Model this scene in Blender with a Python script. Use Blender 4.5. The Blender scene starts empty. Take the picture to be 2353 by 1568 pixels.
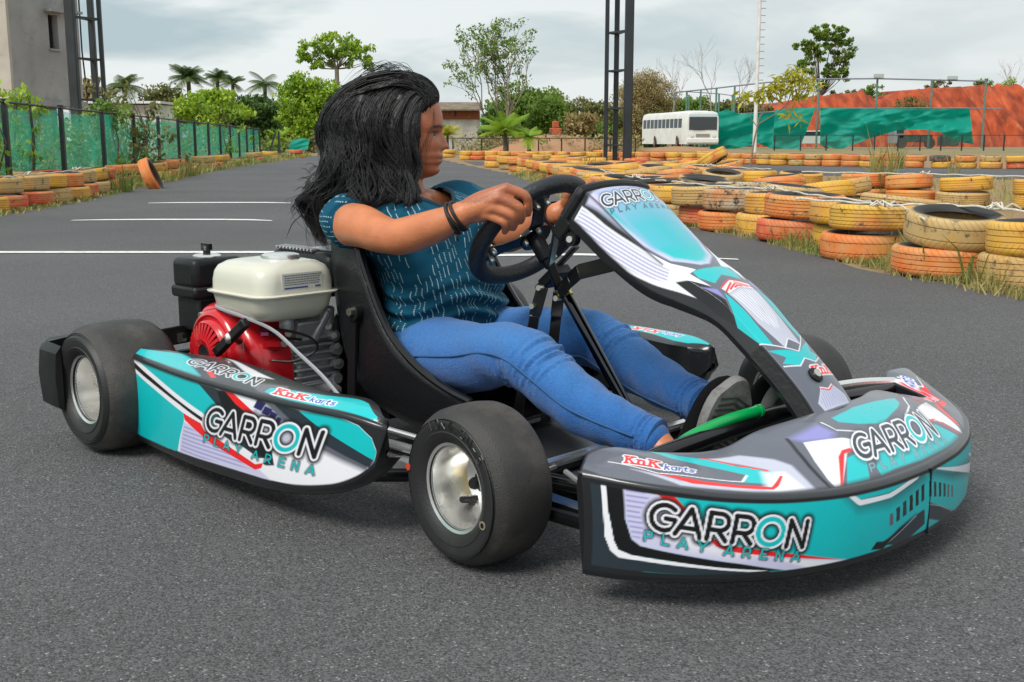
import bpy, math, random
import numpy as np
from math import radians as R, sin, cos, pi
from mathutils import Vector, Matrix, Euler
SC = bpy.context.scene
# ---------------------------------------------------------------- camera
CAM_H = .678
FPX = 2575.0            # focal length in 2353-px-wide units
cam_d = bpy.data.cameras.new("camera"); cam = bpy.data.objects.new("camera", cam_d)
SC.collection.objects.link(cam); SC.camera = cam
cam_d.sensor_width = 36; cam_d.lens = 36 * FPX / 2353
cam_d.clip_start = .05; cam_d.clip_end = 2000
PITCH = math.atan(462 / FPX)
cam.location = (0, 0, CAM_H); cam.rotation_euler = (pi / 2 - PITCH, 0, 0)
SC.view_settings.view_transform = 'Standard'; SC.view_settings.look = 'None'
SC.view_settings.exposure = 0.0; SC.view_settings.gamma = 1
# ---------------------------------------------------------------- sky and sun
SUN_EL, SUN_AZ = R(50), R(-142)      # azimuth measured from +Y towards +X
w = bpy.data.worlds.new("World"); SC.world = w; w.use_nodes = True
nt = w.node_tree; N = nt.nodes; L = nt.links; N.clear()
out = N.new('ShaderNodeOutputWorld'); bg = N.new('ShaderNodeBackground'); bg2 = N.new('ShaderNodeBackground'); ms = N.new('ShaderNodeMixShader')
sky = N.new('ShaderNodeTexSky'); sky.sky_type = 'NISHITA'; sky.sun_disc = False
sky.sun_elevation = SUN_EL; sky.sun_rotation = SUN_AZ; sky.air_density = 1.3; sky.dust_density = 2.5
L.new(sky.outputs[0], bg.inputs[0]); bg.inputs[1].default_value = .12
tc = N.new('ShaderNodeTexCoord'); mp = N.new('ShaderNodeMapping'); mp.inputs['Scale'].default_value = (1.4, 1.4, 5.0); mp.inputs['Location'].default_value = (.35, .1, .25)
no = N.new('ShaderNodeTexNoise'); no.inputs['Scale'].default_value = 2.7; no.inputs['Detail'].default_value = 5; no.inputs['Roughness'].default_value = .5; no.inputs['Distortion'].default_value = .3
L.new(tc.outputs['Generated'], mp.inputs[0]); L.new(mp.outputs[0], no.inputs[0])
cr = N.new('ShaderNodeValToRGB'); e = cr.color_ramp
e.elements[0].position = .41; e.elements[0].color = (.46, .575, .62, 1)
e.elements[1].position = .57; e.elements[1].color = (.84, .885, .89, 1)
m_ = e.elements.new(.49); m_.color = (.60, .69, .715, 1)
L.new(no.outputs[0], cr.inputs[0])
sx = N.new('ShaderNodeSeparateXYZ'); L.new(tc.outputs['Generated'], sx.inputs[0])
mr = N.new('ShaderNodeMapRange'); mr.inputs[1].default_value = -.15; mr.inputs[2].default_value = .45; mr.inputs[3].default_value = 0; mr.inputs[4].default_value = .75
L.new(sx.outputs[0], mr.inputs[0])
mx = N.new('ShaderNodeMixRGB'); mx.inputs[2].default_value = (.76, .80, .81, 1); L.new(mr.outputs[0], mx.inputs[0]); L.new(cr.outputs[0], mx.inputs[1])
L.new(mx.outputs[0], bg2.inputs[0]); bg2.inputs[1].default_value = 1.04
ms.inputs[0].default_value = .93          # almost closed overcast over a clear sky
L.new(bg.outputs[0], ms.inputs[1]); L.new(bg2.outputs[0], ms.inputs[2]); L.new(ms.outputs[0], out.inputs[0])
sd = bpy.data.lights.new("sun", 'SUN'); sd.energy = 3.0; sd.angle = R(24); sd.color = (1, .965, .91)
sun = bpy.data.objects.new("sun", sd); SC.collection.objects.link(sun)
dirv = Vector((sin(SUN_AZ) * cos(SUN_EL), cos(SUN_AZ) * cos(SUN_EL), sin(SUN_EL)))
sun.rotation_euler = dirv.to_track_quat('Z', 'Y').to_euler()
# ---------------------------------------------------------------- helpers
C = SC.collection
rng = random.Random(7)
def px(x, y, Y):
    """world point at ground distance Y for a position measured in the photograph"""
    a = (x - 1176) / FPX; b = (784 - y) / FPX; t = PITCH
    d = (a, cos(t) + b * sin(t), -sin(t) + b * cos(t))
    return Vector((d[0] * Y / d[1], Y, CAM_H + d[2] * Y / d[1]))
def srgb(r, g, b):
    f = lambda c: (c / 255 / 12.92) if c / 255 <= .04045 else ((c / 255 + .055) / 1.055) ** 2.4
    return (f(r), f(g), f(b))
def tag(o, label=None, cat=None, group=None, kind=None):
    if label: o['label'] = label
    if cat: o['category'] = cat
    if group: o['group'] = group
    if kind: o['kind'] = kind
    return o
def empty(name, loc=(0, 0, 0), rz=0.0):
    o = bpy.data.objects.new(name, None); C.objects.link(o); o.location = loc; o.rotation_euler = (0, 0, rz); o.empty_display_size = .1
    return o
class MB:
    def __init__(s): s.v = []; s.f = []; s.mi = []
    def add(s, V, F, mi=0):
        b = len(s.v); s.v += [tuple(map(float, p)) for p in V]; s.f += [tuple(b + i for i in f) for f in F]; s.mi += [mi] * len(F); return s
    def box(s, c, d, rot=None, mi=0):
        V = []
        for sx_ in (-1, 1):
            for sy in (-1, 1):
                for sz in (-1, 1):
                    p = Vector((sx_ * d[0] / 2, sy * d[1] / 2, sz * d[2] / 2))
                    if rot is not None: p = rot @ p
                    V.append(p + Vector(c))
        return s.add(V, [(0, 1, 3, 2), (4, 6, 7, 5), (0, 4, 5, 1), (2, 3, 7, 6), (0, 2, 6, 4), (1, 5, 7, 3)], mi)
    def bar(s, a, b, wd, th, up=(0, 0, 1), mi=0):
        a, b = Vector(a), Vector(b); d = (b - a); l = d.length; d.normalize(); u = Vector(up); sd_ = d.cross(u)
        if sd_.length < 1e-4: sd_ = d.cross(Vector((1, 0, 0)))
        sd_.normalize(); u = sd_.cross(d)
        m = Matrix((d, sd_, u)).transposed()
        return s.box((a + b) / 2, (l, wd, th), m, mi)
    def tube(s, pts, r, n=10, caps=True, mi=0, flat=None):
        pts = [Vector(p) for p in pts]; k = len(pts)
        rs = r if hasattr(r, '__len__') else [r] * k
        V = []; F = []; prev = None
        for i, p in enumerate(pts):
            t = (pts[min(i + 1, k - 1)] - pts[max(i - 1, 0)]).normalized()
            if prev is None:
                a = Vector((0, 0, 1)) if abs(t.z) < .9 else Vector((1, 0, 0))
                u = (a - t * a.dot(t)).normalized()
            else:
                u = (prev - t * prev.dot(t)).normalized()
            prev = u; q = t.cross(u)
            for j in range(n):
                an = 2 * pi * j / n
                fl = flat if flat else 1
                V.append(p + (u * cos(an) + q * sin(an) * fl) * rs[i])
        for i in range(k - 1):
            for j in range(n):
                F.append((i * n + j, i * n + (j + 1) % n, (i + 1) * n + (j + 1) % n, (i + 1) * n + j))
        if caps: F.append(tuple(range(n - 1, -1, -1))); F.append(tuple(range((k - 1) * n, k * n)))
        return s.add(V, F, mi)
    def lathe(s, prof, n=32, M=None, mi=0, closed=False):
        """prof: list of (r, h); axis is local Z, moved by matrix M"""
        V = []; F = []; k = len(prof)
        for (r, h) in prof:
            for j in range(n):
                p = Vector((r * cos(2 * pi * j / n), r * sin(2 * pi * j / n), h)); V.append(M @ p if M else p)
        rng_ = range(k) if closed else range(k - 1)
        for i in rng_:
            i2 = (i + 1) % k
            for j in range(n):
                F.append((i * n + j, i * n + (j + 1) % n, i2 * n + (j + 1) % n, i2 * n + j))
        return s.add(V, F, mi)
    def cyl(s, a, b, r, n=16, mi=0):
        return s.tube([a, b], r, n, True, mi)
    def grid(s, P, mi=0, wrapu=False, wrapv=False):
        P = np.asarray(P); a, b = P.shape[:2]; F = []
        for i in range(a if wrapu else a - 1):
            for j in range(b if wrapv else b - 1):
                F.append((i * b + j, ((i + 1) % a) * b + j, ((i + 1) % a) * b + (j + 1) % b, i * b + (j + 1) % b))
        return s.add(P.reshape(-1, 3), F, mi)
    def sphere(s, c, r, n=12, m=8, mi=0, scale=(1, 1, 1), M=None):
        prof = [(sin(pi * i / m), -cos(pi * i / m)) for i in range(m + 1)]
        V = []; F = []
        for (q, h) in prof:
            for j in range(n):
                p = Vector((q * cos(2 * pi * j / n) * r * scale[0], q * sin(2 * pi * j / n) * r * scale[1], h * r * scale[2]))
                if M is not None: p = M @ p
                V.append(p + Vector(c))
        for i in range(m):
            for j in range(n): F.append((i * n + j, i * n + (j + 1) % n, (i + 1) * n + (j + 1) % n, (i + 1) * n + j))
        return s.add(V, F, mi)
    def build(s, name, mat, parent=None, smooth=True, angle=35, bevel=0, off=None, seg=2, cols=None):
        me = bpy.data.meshes.new(name)
        V = s.v if off is None else [(p[0] - off[0], p[1] - off[1], p[2] - off[2]) for p in s.v]
        me.from_pydata(V, [], s.f); me.update()
        mats = mat if isinstance(mat, (list, tuple)) else [mat]
        for m in mats: me.materials.append(m)
        if len(mats) > 1: me.polygons.foreach_set('material_index', s.mi)
        if smooth:
            me.polygons.foreach_set('use_smooth', [True] * len(me.polygons))
            if angle < 180 and not bevel: me.set_sharp_from_angle(angle=R(angle))
        if cols is not None:
            at = me.color_attributes.new('Col', 'FLOAT_COLOR', 'POINT'); at.data.foreach_set('color', np.asarray(cols, np.float32).ravel())
        o = bpy.data.objects.new(name, me); C.objects.link(o)
        if parent: o.parent = parent
        if bevel:
            b = o.modifiers.new('bevel', 'BEVEL'); b.width = bevel; b.segments = seg; b.limit_method = 'ANGLE'; b.angle_limit = R(35); b.harden_normals = False
            if smooth: me.set_sharp_from_angle(angle=R(60))
        return o
def spline(pts, n):
    """Catmull-Rom through rows of numbers"""
    P = np.array(pts, float); P = np.vstack([2 * P[0] - P[1], P, 2 * P[-1] - P[-2]]); o = []
    segs = len(P) - 3
    for i in range(n):
        t = i / (n - 1) * segs; k = min(int(t), segs - 1); t -= k
        a, b, c, d = P[k:k + 4]
        o.append(.5 * ((2 * b) + (-a + c) * t + (2 * a - 5 * b + 4 * c - d) * t * t + (-a + 3 * b - 3 * c + d) * t ** 3))
    return np.array(o)
# ---- materials
MATS = {}
def mat(name, col=(.5, .5, .5), rough=.5, metal=0.0, var=0.0, vscale=8, col2=None, bump=0.0, bscale=60, coat=0.0, attr=False, spec=.5, dirt=None, trans=0.0, rvar=0.0, detail=6, sheen=0):
    """principled material with procedural colour variation (noise), bump and optional dirt"""
    if name in MATS: return MATS[name]
    m = bpy.data.materials.new(name); m.use_nodes = True; t = m.node_tree; n = t.nodes; l = t.links
    b = n['Principled BSDF']; b.inputs['Roughness'].default_value = rough; b.inputs['Metallic'].default_value = metal
    b.inputs['Coat Weight'].default_value = coat; b.inputs['Coat Roughness'].default_value = .08; b.inputs['Specular IOR Level'].default_value = spec
    if sheen: b.inputs['Sheen Weight'].default_value = sheen
    tcn = n.new('ShaderNodeTexCoord'); co = tcn.outputs['Object']
    base = None
    if attr:
        a = n.new('ShaderNodeAttribute'); a.attribute_name = 'Col'; base = a.outputs['Color']
    else:
        c = n.new('ShaderNodeRGB'); c.outputs[0].default_value = (*col, 1); base = c.outputs[0]
    if var or col2:
        nz = n.new('ShaderNodeTexNoise'); nz.inputs['Scale'].default_value = vscale; nz.inputs['Detail'].default_value = detail; l.new(co, nz.inputs[0])
        rp = n.new('ShaderNodeValToRGB'); rp.color_ramp.elements[0].position = .35; rp.color_ramp.elements[1].position = .65; l.new(nz.outputs[0], rp.inputs[0])
        mxn = n.new('ShaderNodeMixRGB'); l.new(rp.outputs[0], mxn.inputs[0])
        if col2:
            mxn.inputs[2].default_value = (*col2, 1); l.new(base, mxn.inputs[1])
        else:
            sc1 = n.new('ShaderNodeMixRGB'); sc1.blend_type = 'MULTIPLY'; sc1.inputs[0].default_value = 1; sc1.inputs[2].default_value = (1 - var, 1 - var, 1 - var, 1); l.new(base, sc1.inputs[1])
            l.new(base, mxn.inputs[1]); l.new(sc1.outputs[0], mxn.inputs[2])
        base = mxn.outputs[0]
    if dirt:
        dz = n.new('ShaderNodeTexNoise'); dz.inputs['Scale'].default_value = dirt[1]; dz.inputs['Detail'].default_value = 9; dz.inputs['Roughness'].default_value = .7; l.new(co, dz.inputs[0])
        dr = n.new('ShaderNodeValToRGB'); dr.color_ramp.elements[0].position = dirt[2]; dr.color_ramp.elements[1].position = dirt[2] + .18; l.new(dz.outputs[0], dr.inputs[0])
        dm = n.new('ShaderNodeMixRGB'); l.new(dr.outputs[0], dm.inputs[0]); l.new(base, dm.inputs[1]); dm.inputs[2].default_value = (*dirt[0], 1); base = dm.outputs[0]
    l.new(base, b.inputs['Base Color'])
    if rvar:
        rz_ = n.new('ShaderNodeTexNoise'); rz_.inputs['Scale'].default_value = 14; rz_.inputs['Detail'].default_value = 5; l.new(co, rz_.inputs[0])
        mp_ = n.new('ShaderNodeMapRange'); mp_.inputs[3].default_value = max(0, rough - rvar); mp_.inputs[4].default_value = rough + rvar; l.new(rz_.outputs[0], mp_.inputs[0]); l.new(mp_.outputs[0], b.inputs['Roughness'])
    if bump:
        bz = n.new('ShaderNodeTexNoise'); bz.inputs['Scale'].default_value = bscale; bz.inputs['Detail'].default_value = 4; l.new(co, bz.inputs[0])
        bp = n.new('ShaderNodeBump'); bp.inputs['Strength'].default_value = bump; bp.inputs['Distance'].default_value = .01; l.new(bz.outputs[0], bp.inputs['Height']); l.new(bp.outputs[0], b.inputs['Normal'])
    if trans:
        tr = n.new('ShaderNodeBsdfTranslucent'); l.new(base, tr.inputs[0]); mm = n.new('ShaderNodeMixShader'); mm.inputs[0].default_value = trans
        l.new(b.outputs[0], mm.inputs[1]); l.new(tr.outputs[0], mm.inputs[2]); l.new(mm.outputs[0], n['Material Output'].inputs[0])
    MATS[name] = m; return m
def ball_pts(n, r): return [Vector((rng.gauss(0, 1), rng.gauss(0, 1), rng.gauss(0, 1))).normalized() * r * rng.random() ** .33 for _ in range(n)]
# ================================================================ GROUND
def asphalt_mat(name, base, light):
    m = bpy.data.materials.new(name); m.use_nodes = True; t = m.node_tree; n = t.nodes; l = t.links; b = n['Principled BSDF']
    tcn = n.new('ShaderNodeTexCoord'); co = tcn.outputs['Object']
    big = n.new('ShaderNodeTexNoise'); big.inputs['Scale'].default_value = .55; big.inputs['Detail'].default_value = 7; l.new(co, big.inputs[0])
    r1 = n.new('ShaderNodeValToRGB'); r1.color_ramp.elements[0].position = .3; r1.color_ramp.elements[1].position = .72
    r1.color_ramp.elements[0].color = (*[c * .86 for c in base], 1); r1.color_ramp.elements[1].color = (*[c * 1.22 for c in base], 1); l.new(big.outputs[0], r1.inputs[0])
    vo = n.new('ShaderNodeTexVoronoi'); vo.inputs['Scale'].default_value = 330; l.new(co, vo.inputs[0])   # stones of the aggregate
    r2 = n.new('ShaderNodeValToRGB'); r2.color_ramp.elements[0].position = .0; r2.color_ramp.elements[0].color = (.35, .35, .35, 1); r2.color_ramp.elements[1].position = 1; r2.color_ramp.elements[1].color = (1.75, 1.75, 1.75, 1)
    sp = n.new('ShaderNodeSeparateColor'); l.new(vo.outputs['Color'], sp.inputs[0]); l.new(sp.outputs[0], r2.inputs[0])
    mu = n.new('ShaderNodeMixRGB'); mu.blend_type = 'MULTIPLY'; mu.inputs[0].default_value = .8; l.new(r1.outputs[0], mu.inputs[1]); l.new(r2.outputs[0], mu.inputs[2])
    lt = n.new('ShaderNodeMath'); lt.operation = 'GREATER_THAN'; lt.inputs[1].default_value = .984; l.new(sp.outputs[1], lt.inputs[0])
    wn = n.new('ShaderNodeTexNoise'); wn.inputs['Scale'].default_value = 3; l.new(co, wn.inputs[0])
    lm = n.new('ShaderNodeMath'); lm.operation = 'MULTIPLY'; l.new(lt.outputs[0], lm.inputs[0]); l.new(wn.outputs[0], lm.inputs[1])
    m2 = n.new('ShaderNodeMixRGB'); m2.inputs[2].default_value = (*light, 1); l.new(lm.outputs[0], m2.inputs[0]); l.new(mu.outputs[0], m2.inputs[1])
    # brown dust scuffs
    dz = n.new('ShaderNodeTexNoise'); dz.inputs['Scale'].default_value = 2.3; dz.inputs['Detail'].default_value = 10; dz.inputs['Roughness'].default_value = .75; l.new(co, dz.inputs[0])
    dr = n.new('ShaderNodeValToRGB'); dr.color_ramp.elements[0].position = .66; dr.color_ramp.elements[1].position = .82; dr.color_ramp.elements[1].color = (.35, .35, .35, 1); l.new(dz.outputs[0], dr.inputs[0])
    m3 = n.new('ShaderNodeMixRGB'); m3.inputs[2].default_value = (.17, .14, .11, 1); l.new(dr.outputs[0], m3.inputs[0]); l.new(m2.outputs[0], m3.inputs[1])
    l.new(m3.outputs[0], b.inputs['Base Color']); b.inputs['Roughness'].default_value = .82; b.inputs['Specular IOR Level'].default_value = .4
    nz = n.new('ShaderNodeTexNoise'); nz.inputs['Scale'].default_value = 210; nz.inputs['Detail'].default_value = 3; l.new(co, nz.inputs[0])
    ad = n.new('ShaderNodeMath'); ad.operation = 'SUBTRACT'; l.new(nz.outputs[0], ad.inputs[0]); l.new(vo.outputs['Distance'], ad.inputs[1])
    bp = n.new('ShaderNodeBump'); bp.inputs['Strength'].default_value = .5; bp.inputs['Distance'].default_value = .003; l.new(ad.outputs[0], bp.inputs['Height']); l.new(bp.outputs[0], b.inputs['Normal'])
    return m
M_ASP = asphalt_mat('asphalt', (.087, .086, .088), (.42, .41, .40))
M_DIRT = mat('dry_earth', (.30, .16, .085), .95, var=.3, vscale=1.2, col2=(.22, .17, .085), bump=.8, bscale=30, dirt=((.36, .27, .13), 6, .5))
M_FIELD = mat('dry_field', (.30, .20, .10), .95, col2=(.16, .17, .06), vscale=.12, bump=.5, bscale=4)
def sheet(name, pts, z, m, dz=.0):
    b = MB(); b.add([(x, y, z) for x, y in pts], [tuple(range(len(pts)))]); return b.build(name, m, smooth=False)
tag(sheet('ground', [(-500, -60), (500, -60), (500, 900), (-500, 900)], -.012, M_FIELD), kind='structure')
# the driving surface: everything between the left verge and the right verge, running away to the far bend
L_EDGE = [(-4.1, -3), (-4.3, 4), (-4.55, 8), (-4.72, 10.6), (-4.85, 12.5), (-5.35, 15.8), (-5.8, 19.3), (-6.6, 24.6), (-7.5, 33.9), (-8.3, 45), (-8.9, 54)]
R_EDGE = [(3.4, -3), (2.9, 2), (2.45, 3.9), (2.2, 4.78), (2.0, 5.55), (1.8, 6.86), (1.65, 8.0), (1.3, 9.3), (.92, 11), (.70, 13), (.55, 16), (.35, 19), (.1, 22), (-.35, 25), (-.95, 29), (-1.8, 35), (-2.6, 41)]
def strip(name, a, b_, z, m):
    b = MB(); ys = np.arange(-3, 54.1, .25)
    ax = np.interp(ys, [p[1] for p in a], [p[0] for p in a]); bx = np.interp(ys, [p[1] for p in b_], [p[0] for p in b_])
    P = np.zeros((len(ys), 2, 3)); P[:, 0, 0] = ax; P[:, 1, 0] = bx; P[:, :, 1] = ys[:, None]; P[:, :, 2] = z
    b.grid(P); return b.build(name, m, smooth=False)
wob = lambda y, s: .05 * sin(y * 2.3 + s) + .04 * sin(y * 5.1 + 2 * s)
ASPH = MB()
ys = np.arange(-6, 56, .2); le = np.interp(ys, [p[1] for p in L_EDGE], [p[0] for p in L_EDGE]); re = np.interp(ys, [p[1] for p in R_EDGE], [p[0] for p in R_EDGE])
P = np.zeros((len(ys), 12, 3))
for j in range(12):
    k = j / 11; P[:, j, 0] = le * (1 - k) + re * k + (np.array([wob(y, 0) for y in ys]) if j == 0 else 0) + (np.array([wob(y, 3) for y in ys]) if j == 11 else 0)
P[:, :, 1] = ys[:, None]; ASPH.grid(P)
tag(ASPH.build('track_asphalt', M_ASP, smooth=False), kind='structure')
# second leg of the track, seen beyond the middle tyre walls
tag(sheet('far_track_asphalt', [(3.6, 26), (5.0, 23.2), (6.6, 21.7), (9.0, 19.6), (12, 16), (22, 9), (34, 12), (22, 22), (14.5, 26.0), (10.6, 27.6), (8.6, 29.2), (6.8, 31.4), (5.2, 33.4), (1.5, 35.3), (-1.6, 37), (-1.0, 31)], -.004, M_ASP), kind='structure')
# bare earth around the tyre walls
tag(sheet('earth_verge', [(2.0, -3), (60, -3), (60, 60), (-9, 60), (-9, 50), (-2.2, 36), (-1.2, 28), (-.2, 22), (.2, 18), (.4, 14), (1.0, 9), (1.5, 7), (1.8, 5)], -.008, M_DIRT), kind='structure')
tag(sheet('left_earth_verge', [(-30, -3), (-4.0, -3), (-4.3, 8), (-5.0, 14), (-6.0, 22), (-7.2, 34), (-8.6, 54), (-40, 54)], -.0085, M_DIRT), kind='structure')
# painted white lines
M_LINE = mat('road_line_paint', (.78, .78, .74), .6, dirt=((.30, .30, .29), 22, .52), bump=.4, bscale=150)
def line(name, pts, wds):
    b = MB(); P = []
    for (x, y), w_ in zip(pts, wds): P.append([(x, y - w_ / 2, .004), (x, y + w_ / 2, .004)])
    b.grid(np.array(P)); return tag(b.build(name, M_LINE, smooth=False), kind='structure')
line('start_line', [(-4.35, 6.83), (-3, 6.84), (-1.6, 6.84), (-.9, 6.83), (-.45, 6.72), (-.17, 6.62), (0, 6.67), (.4, 6.70), (.8, 6.62), (1.3, 6.42)], [.10, .11, .12, .12, .11, .08, .12, .12, .1, .05])
line('grid_line', [(-3.76, 9.60), (-3.5, 9.66), (-3.1, 9.70), (-2.5, 9.70), (-2.25, 9.66), (-2.04, 9.56)], [.06, .12, .14, .14, .13, .06])
line('grid_line', [(-3.95, 12.25), (-3.7, 12.33), (-3.2, 12.36), (-2.7, 12.36), (-2.4, 12.26)], [.08, .15, .17, .17, .08])
# ================================================================ GRASS
M_GRASS = mat('verge_grass', (.23, .26, .05), .7, col2=(.48, .38, .16), vscale=1.1, trans=.3)
M_GRASS2 = mat('green_grass', (.11, .21, .04), .7, col2=(.25, .26, .07), vscale=2.5, trans=.3)
def blades(b, x, y, n, h, spread, r=rng, lean=.5, wd=.006, z=0):
    for _ in range(n):
        a = r.random() * 2 * pi; rr = spread * r.random() ** .6; p = Vector((x + rr * cos(a), y + rr * sin(a), z)); hh = h * (.45 + .75 * r.random())
        la = r.random() * 2 * pi; lv = Vector((cos(la), sin(la), 0)) * hh * lean * r.random(); sdv = Vector((-sin(a + 1), cos(a + 1), 0)) * wd * (.6 + .8 * r.random())
        m1 = p + lv * .35 + Vector((0, 0, hh * .55)); tp = p + lv + Vector((0, 0, hh * (.9 - .35 * r.random())))
        b.add([p - sdv, p + sdv, m1 + sdv * .8, m1 - sdv * .8, tp], [(0, 1, 2, 3), (3, 2, 4)])
g1 = MB(); g2 = MB(); r_ = random.Random(3)
for i in range(1500):                                  # right verge, dense near the camera
    y = 3.6 + 19 * r_.random() ** 1.7; xe = np.interp(y, [p[1] for p in R_EDGE], [p[0] for p in R_EDGE])
    x = xe + .02 + abs(r_.gauss(0, .22)); big = r_.random() < .10
    far = y > 10
    blades(g2 if r_.random() < .22 else g1, x, y, 14 if not far else 8, (.16 if big else .055) * (1.2 if far else 1), .09 if not far else .16, r_, lean=1.3, wd=.0035 if not far else .008)
for i in range(60):
    y = 4.3 + 16 * r_.random() ** 1.4; xe = np.interp(y, [p[1] for p in R_EDGE], [p[0] for p in R_EDGE])
    blades(g2, xe + .15 + .3 * r_.random(), y, 18, .24, .09, r_, lean=.9, wd=.0045)
for i in range(1500):                                  # left verge
    y = 10 + 38 * r_.random() ** 1.3; xe = np.interp(y, [p[1] for p in L_EDGE], [p[0] for p in L_EDGE])
    x = xe - .05 - abs(r_.gauss(0, .3)); big = r_.random() < .3
    blades(g2 if r_.random() < .4 else g1, x, y, 9, ((.26 if big else .11) if y > 15.5 else .055), .22, r_, lean=.9, wd=.012)
for i in range(900):                                   # between and behind the tyre walls
    y = 9 + 26 * r_.random(); x = 1.6 + (y - 9) * .0 + 9 * r_.random()
    if y > 19 + 0 and x > 4.2: continue
    blades(g1, x, y, 7, .16, .25, r_, lean=.9, wd=.010)
tag(g1.build('dry_grass', M_GRASS, smooth=False), 'dry yellow grass fringing both edges of the track', 'grass', kind='stuff')
tag(g2.build('green_grass', M_GRASS2, smooth=False), 'fresh green grass blades at the foot of the tyre walls', 'grass', kind='stuff')
def tall_clump(x, y, h, n, lab, m=M_GRASS, lean=.45):
    b = MB(); blades(b, 0, 0, n, h, .16, r_, lean=lean, wd=.007); o = b.build('grass_clump', m, smooth=False); o.location = (x, y, 0)
    tag(o, lab, 'grass clump', 'tall wild grass clumps among the tyres')
tall_clump(4.15, 12.7, .85, 110, 'tall straw-coloured grass clump standing in the gap of the middle tyre wall', lean=.5)
tall_clump(2.6, 14.4, .5, 60, 'low green and tan grass clump behind the front tyre wall')
tall_clump(1.35, 20.5, .55, 60, 'round grass clump in front of the black lattice mast', M_GRASS2)
tall_clump(2.15, 9.15, .42, 26, 'green grass tuft growing up in front of the brown tyres', M_GRASS2)
tall_clump(9.3, 27.3, .7, 40, 'thin green stalks before the far tyre wall under the torn green net', M_GRASS2)
tall_clump(8.4, 21.6, .55, 26, 'sparse dry stalks beside the far track bend')
tall_clump(-5.15, 14.9, .42, 60, 'green weeds beside the leaning tyre on the left', M_GRASS2)
tall_clump(-6.2, 21.6, .5, 80, 'brownish weed clump among the left tyres')
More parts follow.
